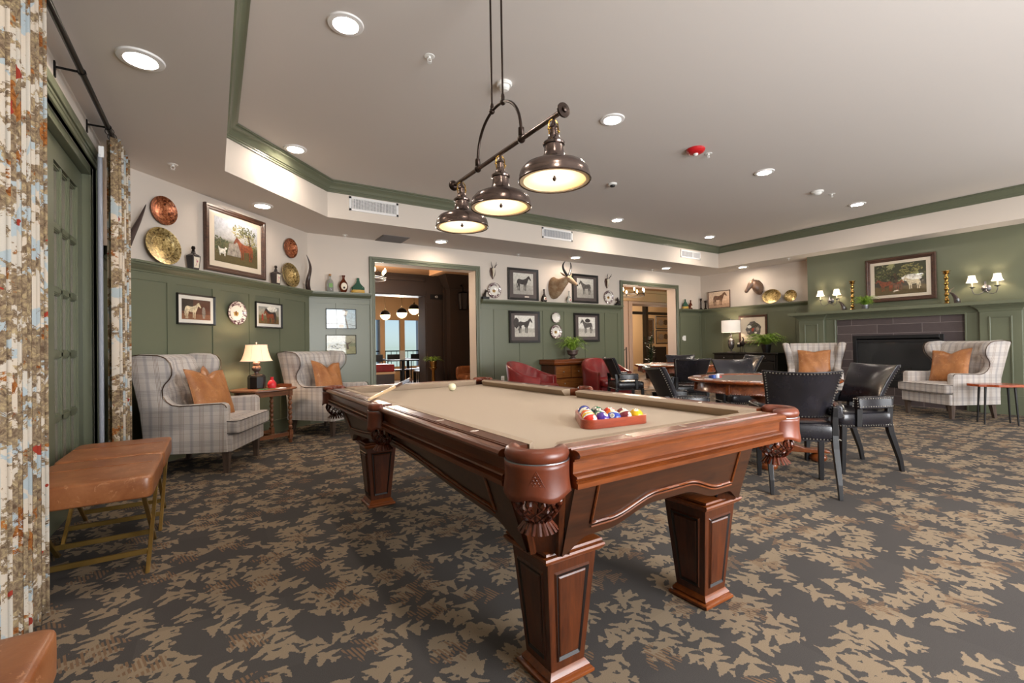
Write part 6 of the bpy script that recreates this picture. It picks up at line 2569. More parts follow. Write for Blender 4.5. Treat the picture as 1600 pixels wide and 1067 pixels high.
# ------------------------------------------------------------------ turned-leg side table with lamp
wood('table_walnut', '5a3220', '93603c', 'x', .35, coat=.15)
TX, TY = .475, 6.0
st = thing('side_table', 'oval wooden drop-leaf side table with bobbin-turned legs between the plaid chairs', 'side table', (TX, TY, 0), R(28))
mb = MB()
oct_ = [(.35 * math.cos(a) , .29 * math.sin(a)) for a in [2 * PI * (i + .5) / 8 for i in range(8)]]
ring = lambda k, z: [(.36 * k * math.cos(2 * PI * i / 40) * (1 + .03 * math.cos(16 * PI * i / 40)), .30 * k * math.sin(2 * PI * i / 40) * (1 + .03 * math.cos(16 * PI * i / 40)), z) for i in range(40)]
mb.loft([ring(.96, .618), ring(1.0, .624), ring(1.0, .634), ring(.985, .640)])
mb.build('table_top', 'table_walnut', st, smooth=40)
mb = MB()
mb.box(-.21, .21, -.19, -.17, .555, .618); mb.box(-.21, .21, .17, .19, .555, .618); mb.box(-.21, -.19, -.19, .19, .555, .618); mb.box(.19, .21, -.19, .19, .555, .618)
mb.build('apron', 'table_walnut', st, smooth=0, bevel=.002)
for sx in (-1, 1):
    for sy in (-1, 1):
        mb = MB()
        x, y = sx * .205, sy * .175
        mb.box(x - .021, x + .021, y - .021, y + .021, .545, .618)
        p = [(.012, .045)]
        p = [(.016, .0), (.022, .012), (.018, .03), (.024, .045), (.018, .055)]
        mb.lathe(p, 14, (x, y))
        mb.box(x - .021, x + .021, y - .021, y + .021, .055, .15)
        n = 7
        p = []
        for k in range(n):
            z0 = .15 + (.545 - .15) * k / n
            dz = (.545 - .15) / n
            p += [(.011, z0), (.020, z0 + dz * .25), (.023, z0 + dz * .5), (.020, z0 + dz * .75)]
        p.append((.011, .545))
        mb.lathe(p, 16, (x, y))
        mb.build('leg', 'table_walnut', st, smooth=45)
for (x0, x1, y0, y1) in ((-.205, .205, -.187, -.163), (-.205, .205, .163, .187), (-.012, .012, -.165, .165)):
    mb = MB(); mb.box(x0, x1, y0, y1, .085, .125); mb.build('stretcher', 'table_walnut', st, smooth=0, bevel=.002)

fabric = NT('bell_shade')
_co = fabric.n('TexCoord').outputs['Object']
fabric.P(Base_Color=lin('e8cdb6'), Roughness=.9, Emission_Color=lin('ffc490'), Emission_Strength=.75)
M['bell_shade'] = fabric.m
LX, LY = .405, 6.03
lp = thing('table_lamp', 'black octagonal table lamp with a glowing bell shade on the side table', 'table lamp', (LX, LY, .641), R(20))
mb = MB()
hexr = lambda r, z, n=8: [(r * math.cos(2 * PI * (i + .5) / n), r * math.sin(2 * PI * (i + .5) / n), z) for i in range(n)]
mb.loft([hexr(.090, 0), hexr(.094, .01), hexr(.094, .13), hexr(.080, .155), hexr(.045, .165)])
mb.build('base', 'black', lp, smooth=0, bevel=.002)
mb = MB(); mb.lathe([(.035, .165), (.024, .172), (.022, .19), (.040, .205), (.050, .222), (.046, .245), (.030, .258), (.034, .266), (.040, .285), (.034, .30), (.014, .31), (.010, .34), (.001, .34)], 18)
mb.build('carved_neck', 'pot_bronze', lp, smooth=45)
mb = MB()
prof = [(.165, .312), (.150, .335), (.135, .375), (.123, .42), (.114, .465), (.110, .50)]
mb.lathe(prof + [(r - .003, z) for r, z in reversed(prof)], 24, ring=True)
sh = mb.build('lamp_shade', 'bell_shade', lp, smooth=50)
mb = MB()
for z, r in ((.313, .166), (.499, .111)):
    mb.tube([(r * math.cos(a), r * math.sin(a), z) for a in [2 * PI * i / 30 for i in range(30)]], .003, 5, closed=True)
for k in range(8):
    a = 2 * PI * k / 8
    mb.tube([((r + .001) * math.cos(a), (r + .001) * math.sin(a), z) for r, z in prof], .0016, 4)
mb.build('trim_braid', 'label_cream', sh, smooth=50)
mb = MB(); mb.lathe([(.004, .49), (.004, .515), (.009, .52), (.009, .53), (.001, .535)], 10); mb.build('finial', 'pewter', lp, smooth=50)
point_light('lamp_bulb', (LX, LY, .641 + .43), 9, (1.0, .72, .48), .03)

o = thing('vase', 'small bright red bottle-shaped vase beside the black lamp', 'vase', (.55, 5.92, .641))
plain('vase_red', 'd8303a', .3)
mb = MB(); mb.lathe([(.001, 0), (.038, 0), (.046, .03), (.046, .055), (.030, .085), (.017, .095), (.017, .125), (.020, .130), (.001, .130)], 24); mb.build('body', 'vase_red', o, smooth=45)
plain('deep_green', '1f7a4c', .6)
mb = MB(); mb.M = Matrix.Rotation(R(15), 4, 'Z'); mb.prism([(-.10, -.02), (-.03, -.035), (.06, -.02), (.10, .0), (.05, .02), (.0, .012), (-.06, .03)], 0, .004, 'xy')
tag(mb.build('table_mat', 'deep_green', smooth=0, loc=(.49, 5.84, .6405)), 'flat green cloth piece lying on the side table before the red vase', 'mat')
mb = MB(); mb.box(-.05, .05, -.035, .035, 0, .003); mb.box(-.045, .045, -.03, .03, .003, .006)
tag(mb.build('paper_cards', 'care_label', smooth=0, loc=(.63, 5.86, .6405), rotz=.5), 'small white cards lying beside the red vase', 'cards')
o = thing('wooden_tray', 'shallow dark red wooden tray at the edge of the side table', 'tray', (.67, 6.05, .641), R(30))
mb = MB(); mb.box(-.07, .07, -.06, .06, 0, .006); mb.build('base', 'mahogany_x', o, smooth=0)
mb = MB(); mb.box(-.07, .07, -.066, -.06, 0, .035); mb.box(-.07, .07, .06, .066, 0, .035); mb.box(-.076, -.07, -.066, .066, 0, .035); mb.box(.07, .076, -.066, .066, 0, .035); mb.build('rim', 'mahogany_x', o, smooth=0)

# ------------------------------------------------------------------ live-edge side table by the fireplace
o = thing('live_edge_table', 'small side table with a reddish live-edge slab top on thin black legs', 'side table', (8.33, 1.60, 0), R(-60))
wood('live_slab', '6a2814', 'b0542c', 'x', .25)
mb = MB()
rn = random.Random(4)
pl = [((.27 + rn.uniform(-.025, .02)) * math.cos(a), (.20 + rn.uniform(-.03, .02)) * math.sin(a)) for a in [2 * PI * i / 18 for i in range(18)]]
mb.prism(pl, .475, .505, 'xy')
mb.build('slab_top', 'live_slab', o, smooth=0, bevel=.004)
for sx in (-1, 1):
    for sy in (-1, 1):
        mb = MB(); mb.tube([(sx * .155, sy * .105, 0), (sx * .135, sy * .09, .476)], [.009, .014], 8); mb.build('leg', 'black_leg', o, smooth=50)

# ------------------------------------------------------------------ chest under the fern
wood('burl', '5f3416', '96602e', 'x', .28)
o = thing('chest_of_drawers', 'old burl-wood chest of drawers standing between the two red tub chairs', 'chest of drawers', (5.87, 6.98, 0), 0)
mb = MB(); mb.box(-.56, .56, -.20, .22, .06, .70); mb.box(-.58, .58, -.22, .22, 0, .06); mb.build('carcass', 'mahogany_z', o, smooth=0, bevel=.004)
mb = MB()
mb.box(-.60, .60, -.245, .225, .785, .812); mb.loft([[(-a, -b, z), (a, -b, z), (a, .22, z), (-a, .22, z)] for a, b, z in ((.565, .205, .70), (.60, .24, .72), (.61, .25, .75), (.595, .235, .785))])
mb.build('top', 'mahogany_x', o, smooth=30)
dr = [(-.54, -.19, .47, .69), (-.17, .17, .47, .69), (.19, .54, .47, .69), (-.54, .54, .27, .45), (-.54, .54, .08, .25)]
for a, b, c, d in dr:
    mb = MB(); mb.box(a, b, -.212, -.195, c, d); dw = mb.build('drawer', 'burl', o, smooth=0, bevel=.003)
    for x in ([(a + b) / 2] if b - a < .5 else [a + .2, b - .2]):
        mb = MB(); mb.sphere((x, -.222, (c + d) / 2), .013, 10, 8); mb.build('knob', 'nailhead', dw, smooth=60)
mb = MB(); mb.box(-.54, .54, -.235, -.20, .715, .775); dw = mb.build('drawer', 'burl', o, smooth=0, bevel=.01)
for x in (-.35, .35):
    mb = MB(); mb.sphere((x, -.243, .745), .012, 10, 8); mb.build('knob', 'nailhead_dark', dw, smooth=60)

# ------------------------------------------------------------------ black console, lamp, cranes
o = thing('console_cabinet', 'long black console cabinet against the green panelling', 'console', on('right', 1.37, 0, .25), wr('right'))
mb = MB(); mb.box(-.76, .76, -.225, .205, .825, .85); mb.build('top', 'near_black', o, smooth=0, bevel=.004)
mb = MB()
for x in (-.73, -.24, .24, .70):
    mb.box(x, x + .03, -.20, .20, .05, .825)
mb.box(-.73, .73, .185, .20, .05, .825); mb.box(-.73, .73, -.20, .20, .05, .08); mb.box(-.73, .73, -.20, .20, .80, .825)
for sx in (-.71, .69):
    for y in (-.18, .18): mb.box(sx, sx + .025, y - .012, y + .012, 0, .06)
mb.build('carcass', 'near_black', o, smooth=0)
for a, b in ((-.70, -.24), (-.21, .24), (.27, .70)):
    mb = MB(); mb.box(a + .005, b - .005, -.212, -.20, .68, .795); dw = mb.build('drawer', 'near_black', o, smooth=0, bevel=.003)
    mb = MB(); mb.sphere(((a + b) / 2, -.22, .737), .012, 10, 8); mb.build('knob', 'pewter', dw, smooth=60)
    mb = MB(); mb.box(a + .005, b - .005, -.212, -.20, .09, .665); mb.box(a + .05, b - .05, -.218, -.21, .14, .615); dw = mb.build('door', 'near_black', o, smooth=0, bevel=.003)
    mb = MB(); mb.sphere((b - .04, -.225, .40), .011, 10, 8); mb.build('knob', 'pewter', dw, smooth=60)
x, y, _ = on('right', .955, 0, .26)
lp = thing('table_lamp', 'mercury-glass table lamp with a white drum shade on the black console', 'table lamp', (x, y, .851), 0)
mb = MB(); mb.box(-.065, .065, -.065, .065, 0, .022); mb.build('plinth', 'pewter', lp, smooth=0, bevel=.003)
t = NT('mercury_glass'); t.P(Base_Color=t.ramp(t.noise(t.coord(), 30, 4), [(.35, lin('5c5654')), (.65, lin('9a938f'))]), Metallic=.8, Roughness=.25); M['mercury_glass'] = t.m
mb = MB(); mb.lathe([(.040, .022), (.020, .035), (.016, .06), (.03, .08), (.062, .12), (.070, .18), (.070, .28), (.062, .30), (.045, .315), (.025, .33), (.018, .35), (.034, .365), (.034, .375), (.014, .39), (.012, .46), (.001, .46)], 28)
mb.build('body', 'mercury_glass', lp, smooth=45)
t = NT('drum_shade'); t.P(Base_Color=lin('e0dad2'), Roughness=.9, Emission_Color=lin('fff0e0'), Emission_Strength=.30); M['drum_shade'] = t.m
mb = MB(); mb.lathe([(.205, .47), (.200, .745), (.197, .745), (.202, .47)], 36, ring=True); mb.build('lamp_shade', 'drum_shade', lp, smooth=45)
mb = MB(); mb.lathe([(.004, .46), (.004, .765), (.010, .77), (.010, .785), (.001, .79)], 10); mb.tube([(-.198, 0, .735), (.198, 0, .735)], .002, 5); mb.build('harp', 'pewter', lp, smooth=45)
point_light('lamp_bulb', (x, y, .851 + .62), 7, WARM, .03)
x, y, _ = on('right', 1.21, 0, .25)
o = thing('bird_candle_holder', 'dark metal bird-shaped candle holder with a pale candle beside the white lamp', 'candle holder', (x, y, .851), wr('right'))
mb = MB(); mb.box(-.09, .08, -.04, .04, 0, .012); mb.build('base', 'near_black', o, smooth=0)
mb = MB()
for dx in (-.05, 0, .05): mb.tube([(dx, 0, .012), (dx * .7, 0, .15)], .006, 6)
mb.sphere((0, 0, .20), .06, 14, 10, sy=.6, sz=1.1); mb.tube([(.02, 0, .24), (.04, 0, .30), (.02, 0, .345), (.0, 0, .35)], [.024, .014, .014, .006], 8)
mb.build('bird', 'bronze_dark', o, smooth=50)
mb = MB(); mb.lathe([(.035, .12), (.042, .19), (.001, .19)], 14, (-.07, -.01)); mb.build('cup', 'near_black', o, smooth=40)
mb = MB(); mb.lathe([(.028, .19), (.028, .225), (.001, .228)], 14, (-.07, -.01)); mb.build('candle', 'label_cream', o, smooth=40)

# ------------------------------------------------------------------ fireplace insert with logs
(ox, oy), an = WALLS['right']
fp = thing('fireplace_insert', 'black gas fireplace with logs behind glass, set in dark plank tiles', 'fireplace', (ox, oy, 0), an)
T0 = -.947 + .11
fa, fb, fz0, fz1 = 3.64, 4.822, .31, 1.145
plain('firebox_black', '121213', .55)
plain('frame_satin', '1a1a1c', .35)
mb = MB()
mb.box(fa + .002, fa + .02, T0 + .012, T0 + .48, fz0 + .002, fz1 - .002); mb.box(fb - .02, fb - .002, T0 + .012, T0 + .48, fz0 + .002, fz1 - .002)
mb.box(fa + .002, fb - .002, T0 + .012, T0 + .48, fz1 - .02, fz1 - .002); mb.box(fa + .002, fb - .002, T0 + .012, T0 + .48, fz0 + .002, fz0 + .02); mb.box(fa + .002, fb - .002, T0 + .46, T0 + .48, fz0 + .002, fz1 - .002)
mb.build('firebox', 'firebox_black', fp, smooth=0)
mb = MB()
e = .035
mb.box(fa - .02, fa + e, T0 - .012, T0 + .012, fz0 - .02, fz1 + .02); mb.box(fb - e, fb + .02, T0 - .012, T0 + .012, fz0 - .02, fz1 + .02)
mb.box(fa + e, fb - e, T0 - .012, T0 + .012, fz1 - e, fz1 + .02); mb.box(fa + e, fb - e, T0 - .012, T0 + .012, fz0 - .02, fz0 + .10)
mb.box(fa + e, fb - e, T0 - .004, T0 + .014, fz1 - .10, fz1 - .055)
mb.build('frame', 'frame_satin', fp, smooth=0, bevel=.003)
t = NT('hearth_glass'); t.P(Base_Color=lin('9a9a9a'), Roughness=.03); t.p.inputs['Transmission Weight'].default_value = .9; t.p.inputs['IOR'].default_value = 1.25; M['hearth_glass'] = t.m
mb = MB(); mb.box(fa + e, fb - e, T0 + .016, T0 + .020, fz0 + .10, fz1 - .10); mb.build('glass', 'hearth_glass', fp, smooth=0)
leather('log_bark', '4a3a33', 'a08878', .9, bump=.6)
for k, (x0, z0, x1, z1, y, r) in enumerate([(3.85, .40, 4.45, .46, .22, .05), (4.05, .43, 4.62, .38, .16, .045), (3.95, .50, 4.35, .58, .26, .038), (4.2, .56, 4.58, .47, .22, .035)]):
    mb = MB(); mb.tube([(x0 + (x1 - x0) * i / 6, T0 + y + .01 * math.sin(i), z0 + (z1 - z0) * i / 6 + .01 * math.sin(i * 2)) for i in range(7)], [r * (1 + .1 * math.sin(i * 1.7)) for i in range(7)], 10); mb.build('log', 'log_bark', fp, smooth=50)
mb = MB(); mb.grid(30, 10, lambda u, v: (3.75 + .95 * u, T0 + .05 + .35 * v, fz0 + .03 + .02 * math.sin(u * 40) * math.cos(v * 17))); mb.build('ember_bed', 'log_bark', fp, smooth=0, solid=.01)['kind'] = 'stuff'
# ------------------------------------------------------------------ dining hall beyond the wide doorway
WALLS['hall'] = ((0, 15.2), 0)
plain('hall_ceiling', 'c49a72', .85)
plain('window_frame_tan', 'b5926a', .5)
t = NT('planks_ceiling')
f = t.noise(t.coord(scale=(1, 9, 1)), 2.2, 3)
t.P(Base_Color=t.ramp(f, [(.35, lin('8a6a48')), (.65, lin('b08c62'))]), Roughness=.6)
M['planks_ceiling'] = t.m
mb = MB(); mb.box(-1, 7.3, 7.486, 10.45, 2.78, 2.86); struct(mb.build('ceiling', 'hall_ceiling', smooth=0))
mb = MB(); mb.box(-1, 7.3, 10.45, 15.4, 2.95, 3.02); struct(mb.build('ceiling', 'planks_ceiling', smooth=0))
mb = MB(); mb.box(2.2, 3.9, 7.9, 8.0, 2.62, 2.78); mb.box(3.9, 4.0, 7.9, 9.3, 2.62, 2.78); struct(mb.build('trim_15', 'hall_ceiling', smooth=0))
# dark timber bulkhead and column
mb = MB(); mb.box(-1, 4.16, 10.2, 10.6, 2.28, 2.78); mb.box(-1, 4.16, 10.16, 10.2, 2.62, 2.70); mb.box(-1, 4.16, 10.16, 10.2, 2.30, 2.36); struct(mb.build('beam', 'dark_wood_paint', smooth=0))
mb = MB()
mb.box(4.16, 4.62, 10.2, 10.6, 0, 2.78)
mb.box(4.20, 4.58, 10.185, 10.2, .2, 2.10); mb.box(4.20, 4.58, 10.185, 10.2, 2.14, 2.42)
mb.box(4.62, 4.70, 10.15, 10.6, 0, 2.5)
mb.taper(4.96, 10.22, 0, .27, .27, 2.45, .27, .27)
mb.taper(4.96, 10.22, 2.45, .29, .29, 2.78, .46, .46)
mb.box(5.22, 7.3, 10.35, 10.6, 0, 2.78)
for k in range(3): mb.box(5.30 + k * .62, 5.84 + k * .62, 10.335, 10.35, .2, 2.2)
struct(mb.build('column', 'dark_wood_paint', smooth=0))
cu = bpy.data.curves.new('door_sign_number', 'FONT'); cu.body = '43'; cu.size = .075; cu.align_x = 'CENTER'; cu.align_y = 'CENTER'; cu.extrude = .002
tmp = bpy.data.objects.new('sign_number', cu); COL.objects.link(tmp); cu.materials.append(M['white_plastic'])
me = bpy.data.meshes.new_from_object(tmp); bpy.data.objects.remove(tmp)
sg = thing('number_sign', 'small dark plaque reading 43 on the timber column in the dining hall', 'sign', (4.44, 10.184, 2.275))
mb = MB(); mb.box(-.15, .15, -.012, 0, -.06, .06); mb.build('plaque', 'near_black', sg, smooth=0)
nb = bpy.data.objects.new('sign_number', me); COL.objects.link(nb); nb.parent = sg; nb.location = (0, -.014, 0); nb.rotation_euler = (PI / 2, 0, 0)
# lantern on the column
ln = thing('wall_lantern', 'black hanging lantern on the timber column beyond the wide doorway', 'lantern', (4.95, 9.93, 1.95))
mb = MB(); mb.tube([(0, .02, .55), (0, -.08, .60), (0, -.14, .52), (0, -.14, .44)], .012, 8); mb.build('bracket', 'black_metal', ln)
mb = MB(); mb.taper(0, -.14, .40, .10, .10, .44, .03, .03); mb.taper(0, -.14, 0, .06, .06, .02, .07, .07)
for sx in (-1, 1):
    for sy in (-1, 1): mb.tube([(sx * .065, -.14 + sy * .065, .02), (sx * .085, -.14 + sy * .085, .40)], .006, 5)
mb.build('cage', 'black_metal', ln, smooth=0)
mb = MB(); mb.taper(0, -.14, .02, .055, .055, .39, .075, .075); mb.build('glass', 'glass_smoke', ln, smooth=0)
# far wall with tall windows
wall('wall_far', 'hall', -1, 8, 0, 3.0, [(3.95, 4.62, .45, 2.02), (4.78, 5.30, .45, 2.02), (5.46, 6.0, .45, 2.02), (6.15, 6.6, .45, 2.02), (3.1, 3.8, .45, 2.02)], mat='window_frame_tan', t=.12)
for (x, X) in ((-1.0, -1.1), (7.3, 7.4)):
    mb = MB(); mb.box(x, X, 7.49, 15.3, 0, 3.0); struct(mb.build('wall_side', 'dark_wood_paint', smooth=0))
emit('sky_board', 'dfeaf2', 1.0)
plain('porch_column', 'c6cdd4', .6)
mb = MB(); mb.box(4.9, 5.15, 16.4, 16.6, -.05, 3); mb.box(6.4, 6.6, 16.4, 16.6, -.05, 3); struct(mb.build('column', 'porch_column', smooth=0))
mb = MB(); mb.box(-4, 14, 15.6, 24, -.12, -.08); struct(mb.build('ground', 'porch_column', smooth=0))
rl = thing('porch_railing', 'dark metal porch railing outside the dining room windows', 'railing', (0, 15.9, 0))
mb = MB()
for z in (.95, .15): mb.box(3.0, 7.2, -.02, .02, z, z + .04)
for k in range(22): mb.box(3.0 + k * .2, 3.015 + k * .2, -.008, .008, -.08, .95)
mb.build('bars', 'black_metal', rl, smooth=0)

emit('globe_glow', 'ffd9a6', 3.0)


def globe(label, x, y, z, r):
    t = thing('globe_pendant', label, 'pendant lamp', (x, y, z), 0, 'half-black globe pendants in the dining hall')
    mb = MB(); mb.sphere((0, 0, 0), r, 20, 14); mb.f = [f for f in mb.f]; o = mb.build('globe', ['globe_glow', 'black_metal'], t, smooth=80)
    for p in o.data.polygons:
        if p.center.z > .01: p.material_index = 1
    mb = MB(); mb.lathe([(.025, r - .005), (.025, r + .04), (.001, r + .04)], 12); mb.tube([(0, 0, r + .04), (0, 0, 2.95 - z)], .006, 6); mb.build('stem', 'brass', t)


globe('half-black globe pendant farthest to the window frame side', 4.10, 13.0, 2.02, .14)
globe('second half-black globe pendant in the dining hall row', 4.45, 12.6, 2.06, .145)
globe('largest-looking half-black globe pendant, next to the timber column', 4.66, 12.2, 2.14, .15)
globe('half-black globe pendant partly hidden by the timber column', 5.0, 12.4, 2.00, .13)


def chandelier(label, x, y, z, r, n, drop, name='ring_chandelier'):
    t = thing(name, label, 'chandelier', (x, y, z))
    mb = MB()
    for dz, rr in ((0, r), (.03, r)):
        mb.tube([(rr * math.cos(a), rr * math.sin(a), dz) for a in [2 * PI * i / 40 for i in range(40)]], .008, 6, closed=True)
    for k in range(3):
        a = 2 * PI * k / 3
        mb.tube([(r * math.cos(a), r * math.sin(a), .03), (0, 0, drop * .8), (0, 0, drop)], .004, 5)
    mb.build('ring', 'black_metal', t, smooth=60)
    for k in range(n):
        a = 2 * PI * (k + .3) / n
        cx, cy = r * math.cos(a), r * math.sin(a)
        mb = MB(); mb.lathe([(.026, .03), (.026, .035), (.012, .04), (.012, .10), (.001, .10)], 10, (cx, cy)); ca = mb.build('candle_holder', 'black_metal', t)
        mb = MB(); mb.lathe([(.010, .10), (.022, .135), (.018, .165), (.001, .20)], 12, (cx, cy)); mb.build('bulb', 'bulb_glow', ca, smooth=60)


chandelier('candle-style ring chandelier just inside the wide doorway, cut by its frame', 2.42, 8.6, 2.36, .30, 7, .42)
chandelier('candle-style ring chandelier hanging in the hallway beyond the narrower doorway', 9.10, 8.4, 2.33, .36, 8, .45)
point_light('chandelier_glow', (2.6, 8.8, 2.2), 75, WARM, .15)
point_light('chandelier_glow', (9.2, 8.5, 2.15), 60, WARM, .2)
point_light('dining_glow', (4.3, 12.6, 1.8), 80, WARM, .2)

# fern on a brass stand in front of the column
ps = thing('plant_stand', 'slim brass pedestal holding a fern before the timber column', 'plant stand', (4.18, 9.8, 0))
mb = MB(); mb.lathe([(.11, 0), (.11, .02), (.04, .04), (.035, .55), (.07, .60), (.09, .62), (.09, .635), (.001, .635)], 20); mb.build('pedestal', 'brass_dull', ps, smooth=40)
fern('leafy fern on the slim brass pedestal in the dining hall', (4.18, 9.8, .636), .13, .09, .26, .12, 'brass_dull', 40, seed=11)


def dining_set(x, y, rz):
    t = thing('dining_table', DT.pop(0), 'dining table', (x, y, 0), rz, 'black dining tables in the hall')
    mb = MB(); mb.box(-.42, .42, -.42, .42, .735, .765); mb.build('top', 'near_black', t, smooth=0)
    mb = MB(); mb.lathe([(.28, 0), (.28, .02), (.05, .05), (.04, .735), (.001, .735)], 18); mb.build('pedestal', 'near_black', t, smooth=40)
    return t


DT = ['black pedestal dining table in the middle of the hall doorway view', 'black pedestal dining table close to the hall windows', 'black pedestal dining table next to the red booth']


def dchair(lb):
    t = thing('dining_chair', lb, 'chair', (0, 0, 0), 0, 'black dining chairs in the hall')
    mb = MB(); mb.box(-.21, .21, -.21, .21, .44, .475); mb.build('seat', 'frame_brown', t, smooth=0, bevel=.01)
    mb = MB(); mb.box(-.20, .20, .19, .215, .70, .90); mb.box(-.20, -.175, .19, .215, .47, .72); mb.box(.175, .20, .19, .215, .47, .72); mb.build('backrest', 'near_black', t, smooth=0, bevel=.004)
    for sx in (-1, 1):
        for sy in (-1, 1):
            mb = MB(); mb.taper(sx * .19, sy * .19, 0, .014, .014, .44, .017, .017); mb.build('leg', 'near_black', t, smooth=0)
    return t


for (x, y) in ((4.25, 12.0), (4.9, 13.4), (3.75, 13.6)):
    dining_set(x, y, 0)
dc = dchair('black dining chair with its back to the timber column, at the middle hall table')
dc.location = (4.80, 11.85, 0); dc.rotation_euler = (0, 0, R(-90))
for (x, y, a, lb) in ((4.60, 11.35, 200, 'black dining chair on the doorway side of the middle hall table'), (3.72, 12.15, 85, 'black dining chair between the red booth and the middle hall table'), (4.30, 12.62, 5, 'black dining chair on the window side of the middle hall table'),
                      (5.45, 13.4, -90, 'black dining chair at the window table, nearly behind the column'), (4.9, 12.82, 180, 'black dining chair with its back to us at the window table'), (3.75, 13.0, 180, 'black dining chair before the table at the hall window frame')):
    dup(dc, (x, y, 0), R(a), lb)
bo = thing('booth_bench', 'dark red upholstered booth end seen through the wide doorway', 'bench', (3.22, 11.0, 0), 0)
mb = MB(); mb.box(-.5, .34, -.35, .35, 0, .42); mb.build('base', 'dark_wood_paint', bo, smooth=0)
mb = MB(); mb.box(-.5, .36, -.37, .37, .47, .52); mb.build('band', 'window_frame_tan', bo, smooth=0); mb = MB(); mb.box(-.5, .35, -.36, .36, .52, .70); mb.build('cushion', 'red_leather', bo, smooth=0, bevel=.03)
mb = MB(); mb.box(-.5, .34, -.35, .35, .42, .47); mb.build('plinth', 'dark_wood_paint', bo, smooth=0)
mb = MB()
oc = thing('leather_side_chair', 'orange-brown leather chair back peeking past the jamb of the wide doorway', 'chair', (4.95, 9.45, 0), 0)
mb.soft(-.24, .24, -.24, .24, .32, .46, .25, .01); mb.build('seat', 'saddle_leather', oc, smooth=60)
mb = MB(); mb.soft(-.26, .26, .16, .27, .30, .64, .3, 0); mb.build('backrest', 'saddle_leather', oc, smooth=60)
for sx in (-1, 1):
    for sy in (-1, 1):
        mb = MB(); mb.taper(sx * .19, sy * .19, 0, .014, .014, .34, .02, .02); mb.build('leg', 'near_black', oc, smooth=0)
mb = MB(); mb.box(0, .02, -.17, .17, -.2, .2)
tag(mb.build('notice_card', 'care_label', smooth=0, loc=(5.40, 10.30, 1.42), rotz=PI / 2), 'small white notice on the dark panelling just inside the wide doorway', 'notice')
# menu and planter pieces on the tables
mb = MB(); mb.box(-.07, .07, -.01, .01, 0, .24)
tag(mb.build('menu_holder', 'label_cream', smooth=0, loc=(4.22, 11.95, .7655)), 'upright cream menu card on the middle hall table', 'menu')

# ------------------------------------------------------------------ hallway and sitting room beyond the narrower doorway
mb = MB(); mb.box(7.4, 18, 7.486, 10.2, 2.78, 2.86); struct(mb.build('ceiling', 'hall_ceiling', smooth=0))
WALLS['hall2'] = ((0, 10.2), 0)
wall('wall_hallway', 'hall2', 7.4, 18, 0, 2.80, [(11.10, 13.6, 0, 2.36)], mat='peach_wall', t=.55)
casing('trim_16', 'hall2', 11.10, 13.6, 2.36, cw=.16, mat='peach_wall')
mb = MB(); mb.box(7.40, 7.50, 7.49, 10.2, 0, 2.8); struct(mb.build('wall_side', 'peach_wall', smooth=0))
mb = MB(); mb.box(7.5, 18, 10.08, 10.2, 2.48, 2.80); mb.box(7.5, 18, 10.04, 10.2, 2.44, 2.50); mb.box(7.5, 18, 9.98, 10.2, 2.70, 2.80); struct(mb.build('trim_17', 'tan_wall', smooth=0))
mb = MB(); mb.box(17.9, 18.0, 7.49, 14.2, 0, 2.8); struct(mb.build('wall_side', 'tan_wall', smooth=0))
WALLS['room3'] = ((0, 14.0), 0)
wall('wall_sitting', 'room3', 7.4, 18, 0, 2.80, mat='tan_wall', t=.1)
mb = MB(); mb.box(7.4, 18, 10.2, 14.0, 2.80, 2.86); struct(mb.build('ceiling', 'dark_wood_paint', smooth=0))
mb = MB(); mb.box(15.9, 16.05, 13.80, 14.0, 0, 2.8); mb.box(14.9, 18, 13.9, 14.0, 2.38, 2.50); struct(mb.build('trim_18', 'frame_black', smooth=0))
point_light('sitting_glow', (14.5, 12.2, 2.3), 110, WARM, .2)
for (u0, u1, z0, z1, lb) in ((16.75, 17.75, 1.74, 2.34, 'upper of two framed old maps in the room beyond the narrower doorway'), (16.75, 17.75, 1.08, 1.70, 'lower of two framed old maps in the room beyond the narrower doorway'), (16.12, 16.62, 1.1, 2.22, 'tall dark framed panel beside the old maps in the far room')):
    picture(lb, 'room3', u0, u1, z0, z1, .05, 'frame_black', 'mat_cream', .01, 'scene_map' if u0 > 16.5 else 'paint_trunk', [('blob', 'paint_fawn', -.15, 0, .18, False, .8), ('blob', 'paint_trunk', .18, .02, .14, False, .9)] if u0 > 16.5 else [], off=.004, name='framed_map')
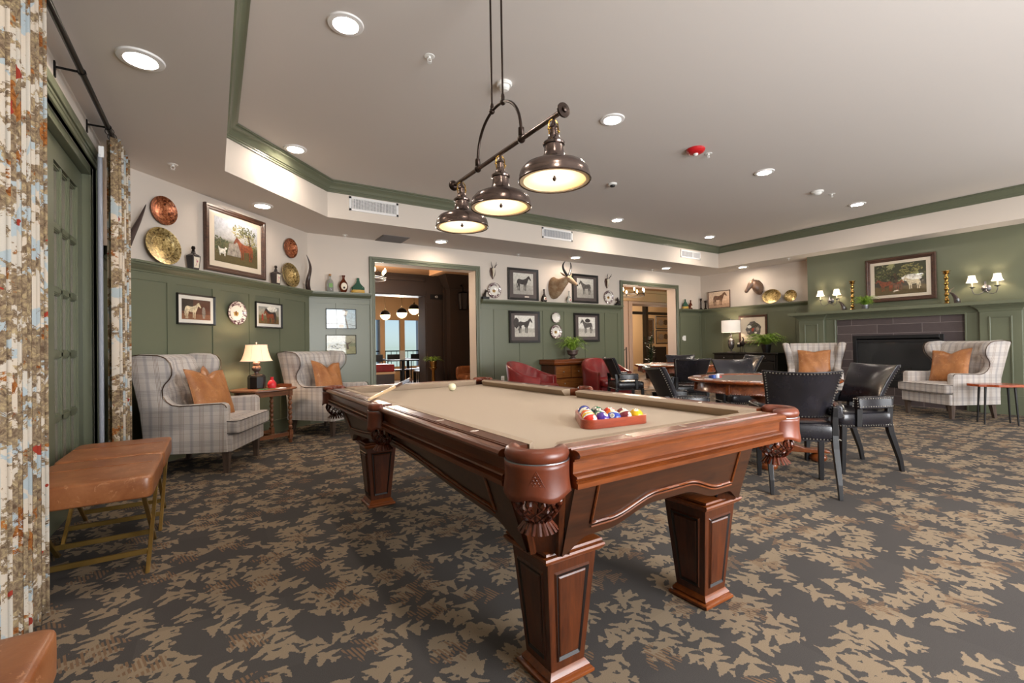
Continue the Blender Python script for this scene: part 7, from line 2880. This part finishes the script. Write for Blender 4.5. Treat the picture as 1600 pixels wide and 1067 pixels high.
dk = thing('dark_cabinet', 'black cabinet behind the leafy plant in the far room', 'cabinet', (16.2, 13.6, 0))
mb = MB(); mb.box(-.35, .40, -.3, .3, 0, .95); mb.build('carcass', 'near_black', dk, smooth=0, bevel=.01)
mb = MB(); mb.box(-.32, .37, -.315, -.3, .1, .9); mb.build('door', 'near_black', dk, smooth=0)
# leafy plant by the inner doorway
pl_ = thing('potted_ficus', 'tall dark-leaved potted plant in the hallway opening', 'plant', (11.45, 9.80, 0))
mb = MB(); mb.lathe([(.13, 0), (.17, .32), (.15, .32), (.14, .28), (.001, .28)], 20); mb.build('pot', 'near_black', pl_, smooth=40)
rn = random.Random(3)
mb = MB()
for k in range(7):
    a = rn.uniform(0, 2 * PI); h = rn.uniform(1.0, 1.55)
    P = [Vector((.04 * math.cos(a), .04 * math.sin(a), .28)), Vector((.12 * math.cos(a), .12 * math.sin(a), h * .6)), Vector((.22 * math.cos(a), .22 * math.sin(a), h))]
    mb.tube(P, .010, 5)
    for i in range(16):
        v = .2 + .8 * i / 16
        p = P[0].lerp(P[1], v * 2) if v < .5 else P[1].lerp(P[2], v * 2 - 1)
        b = rn.uniform(0, 2 * PI)
        d = Vector((math.cos(b), math.sin(b), rn.uniform(.1, .7))).normalized()
        s = d.cross(Vector((0, 0, 1))).normalized()
        L, w = rn.uniform(.10, .15), .035
        mb.add([tuple(p), tuple(p + d * L * .5 + s * w), tuple(p + d * L), tuple(p + d * L * .5 - s * w)], [(0, 1, 2, 3)])
mb.build('foliage', 'ficus_green', pl_, smooth=0)['kind'] = 'stuff'
hr = thing('handrail_post', 'slim metal post with a hook just inside the narrower doorway', 'post', (8.705, 8.2, 0))
mb = MB(); mb.tube([(0, 0, 0), (0, 0, 1.01)], .014, 8); mb.lathe([(.12, 0), (.12, .012), (.001, .014)], 18); mb.build('post', 'bronze', hr)
mb = MB(); mb.tube([(0, 0, .97), (-.06, 0, .95), (-.11, 0, .89)], .008, 6); mb.build('hook', 'bronze', hr)
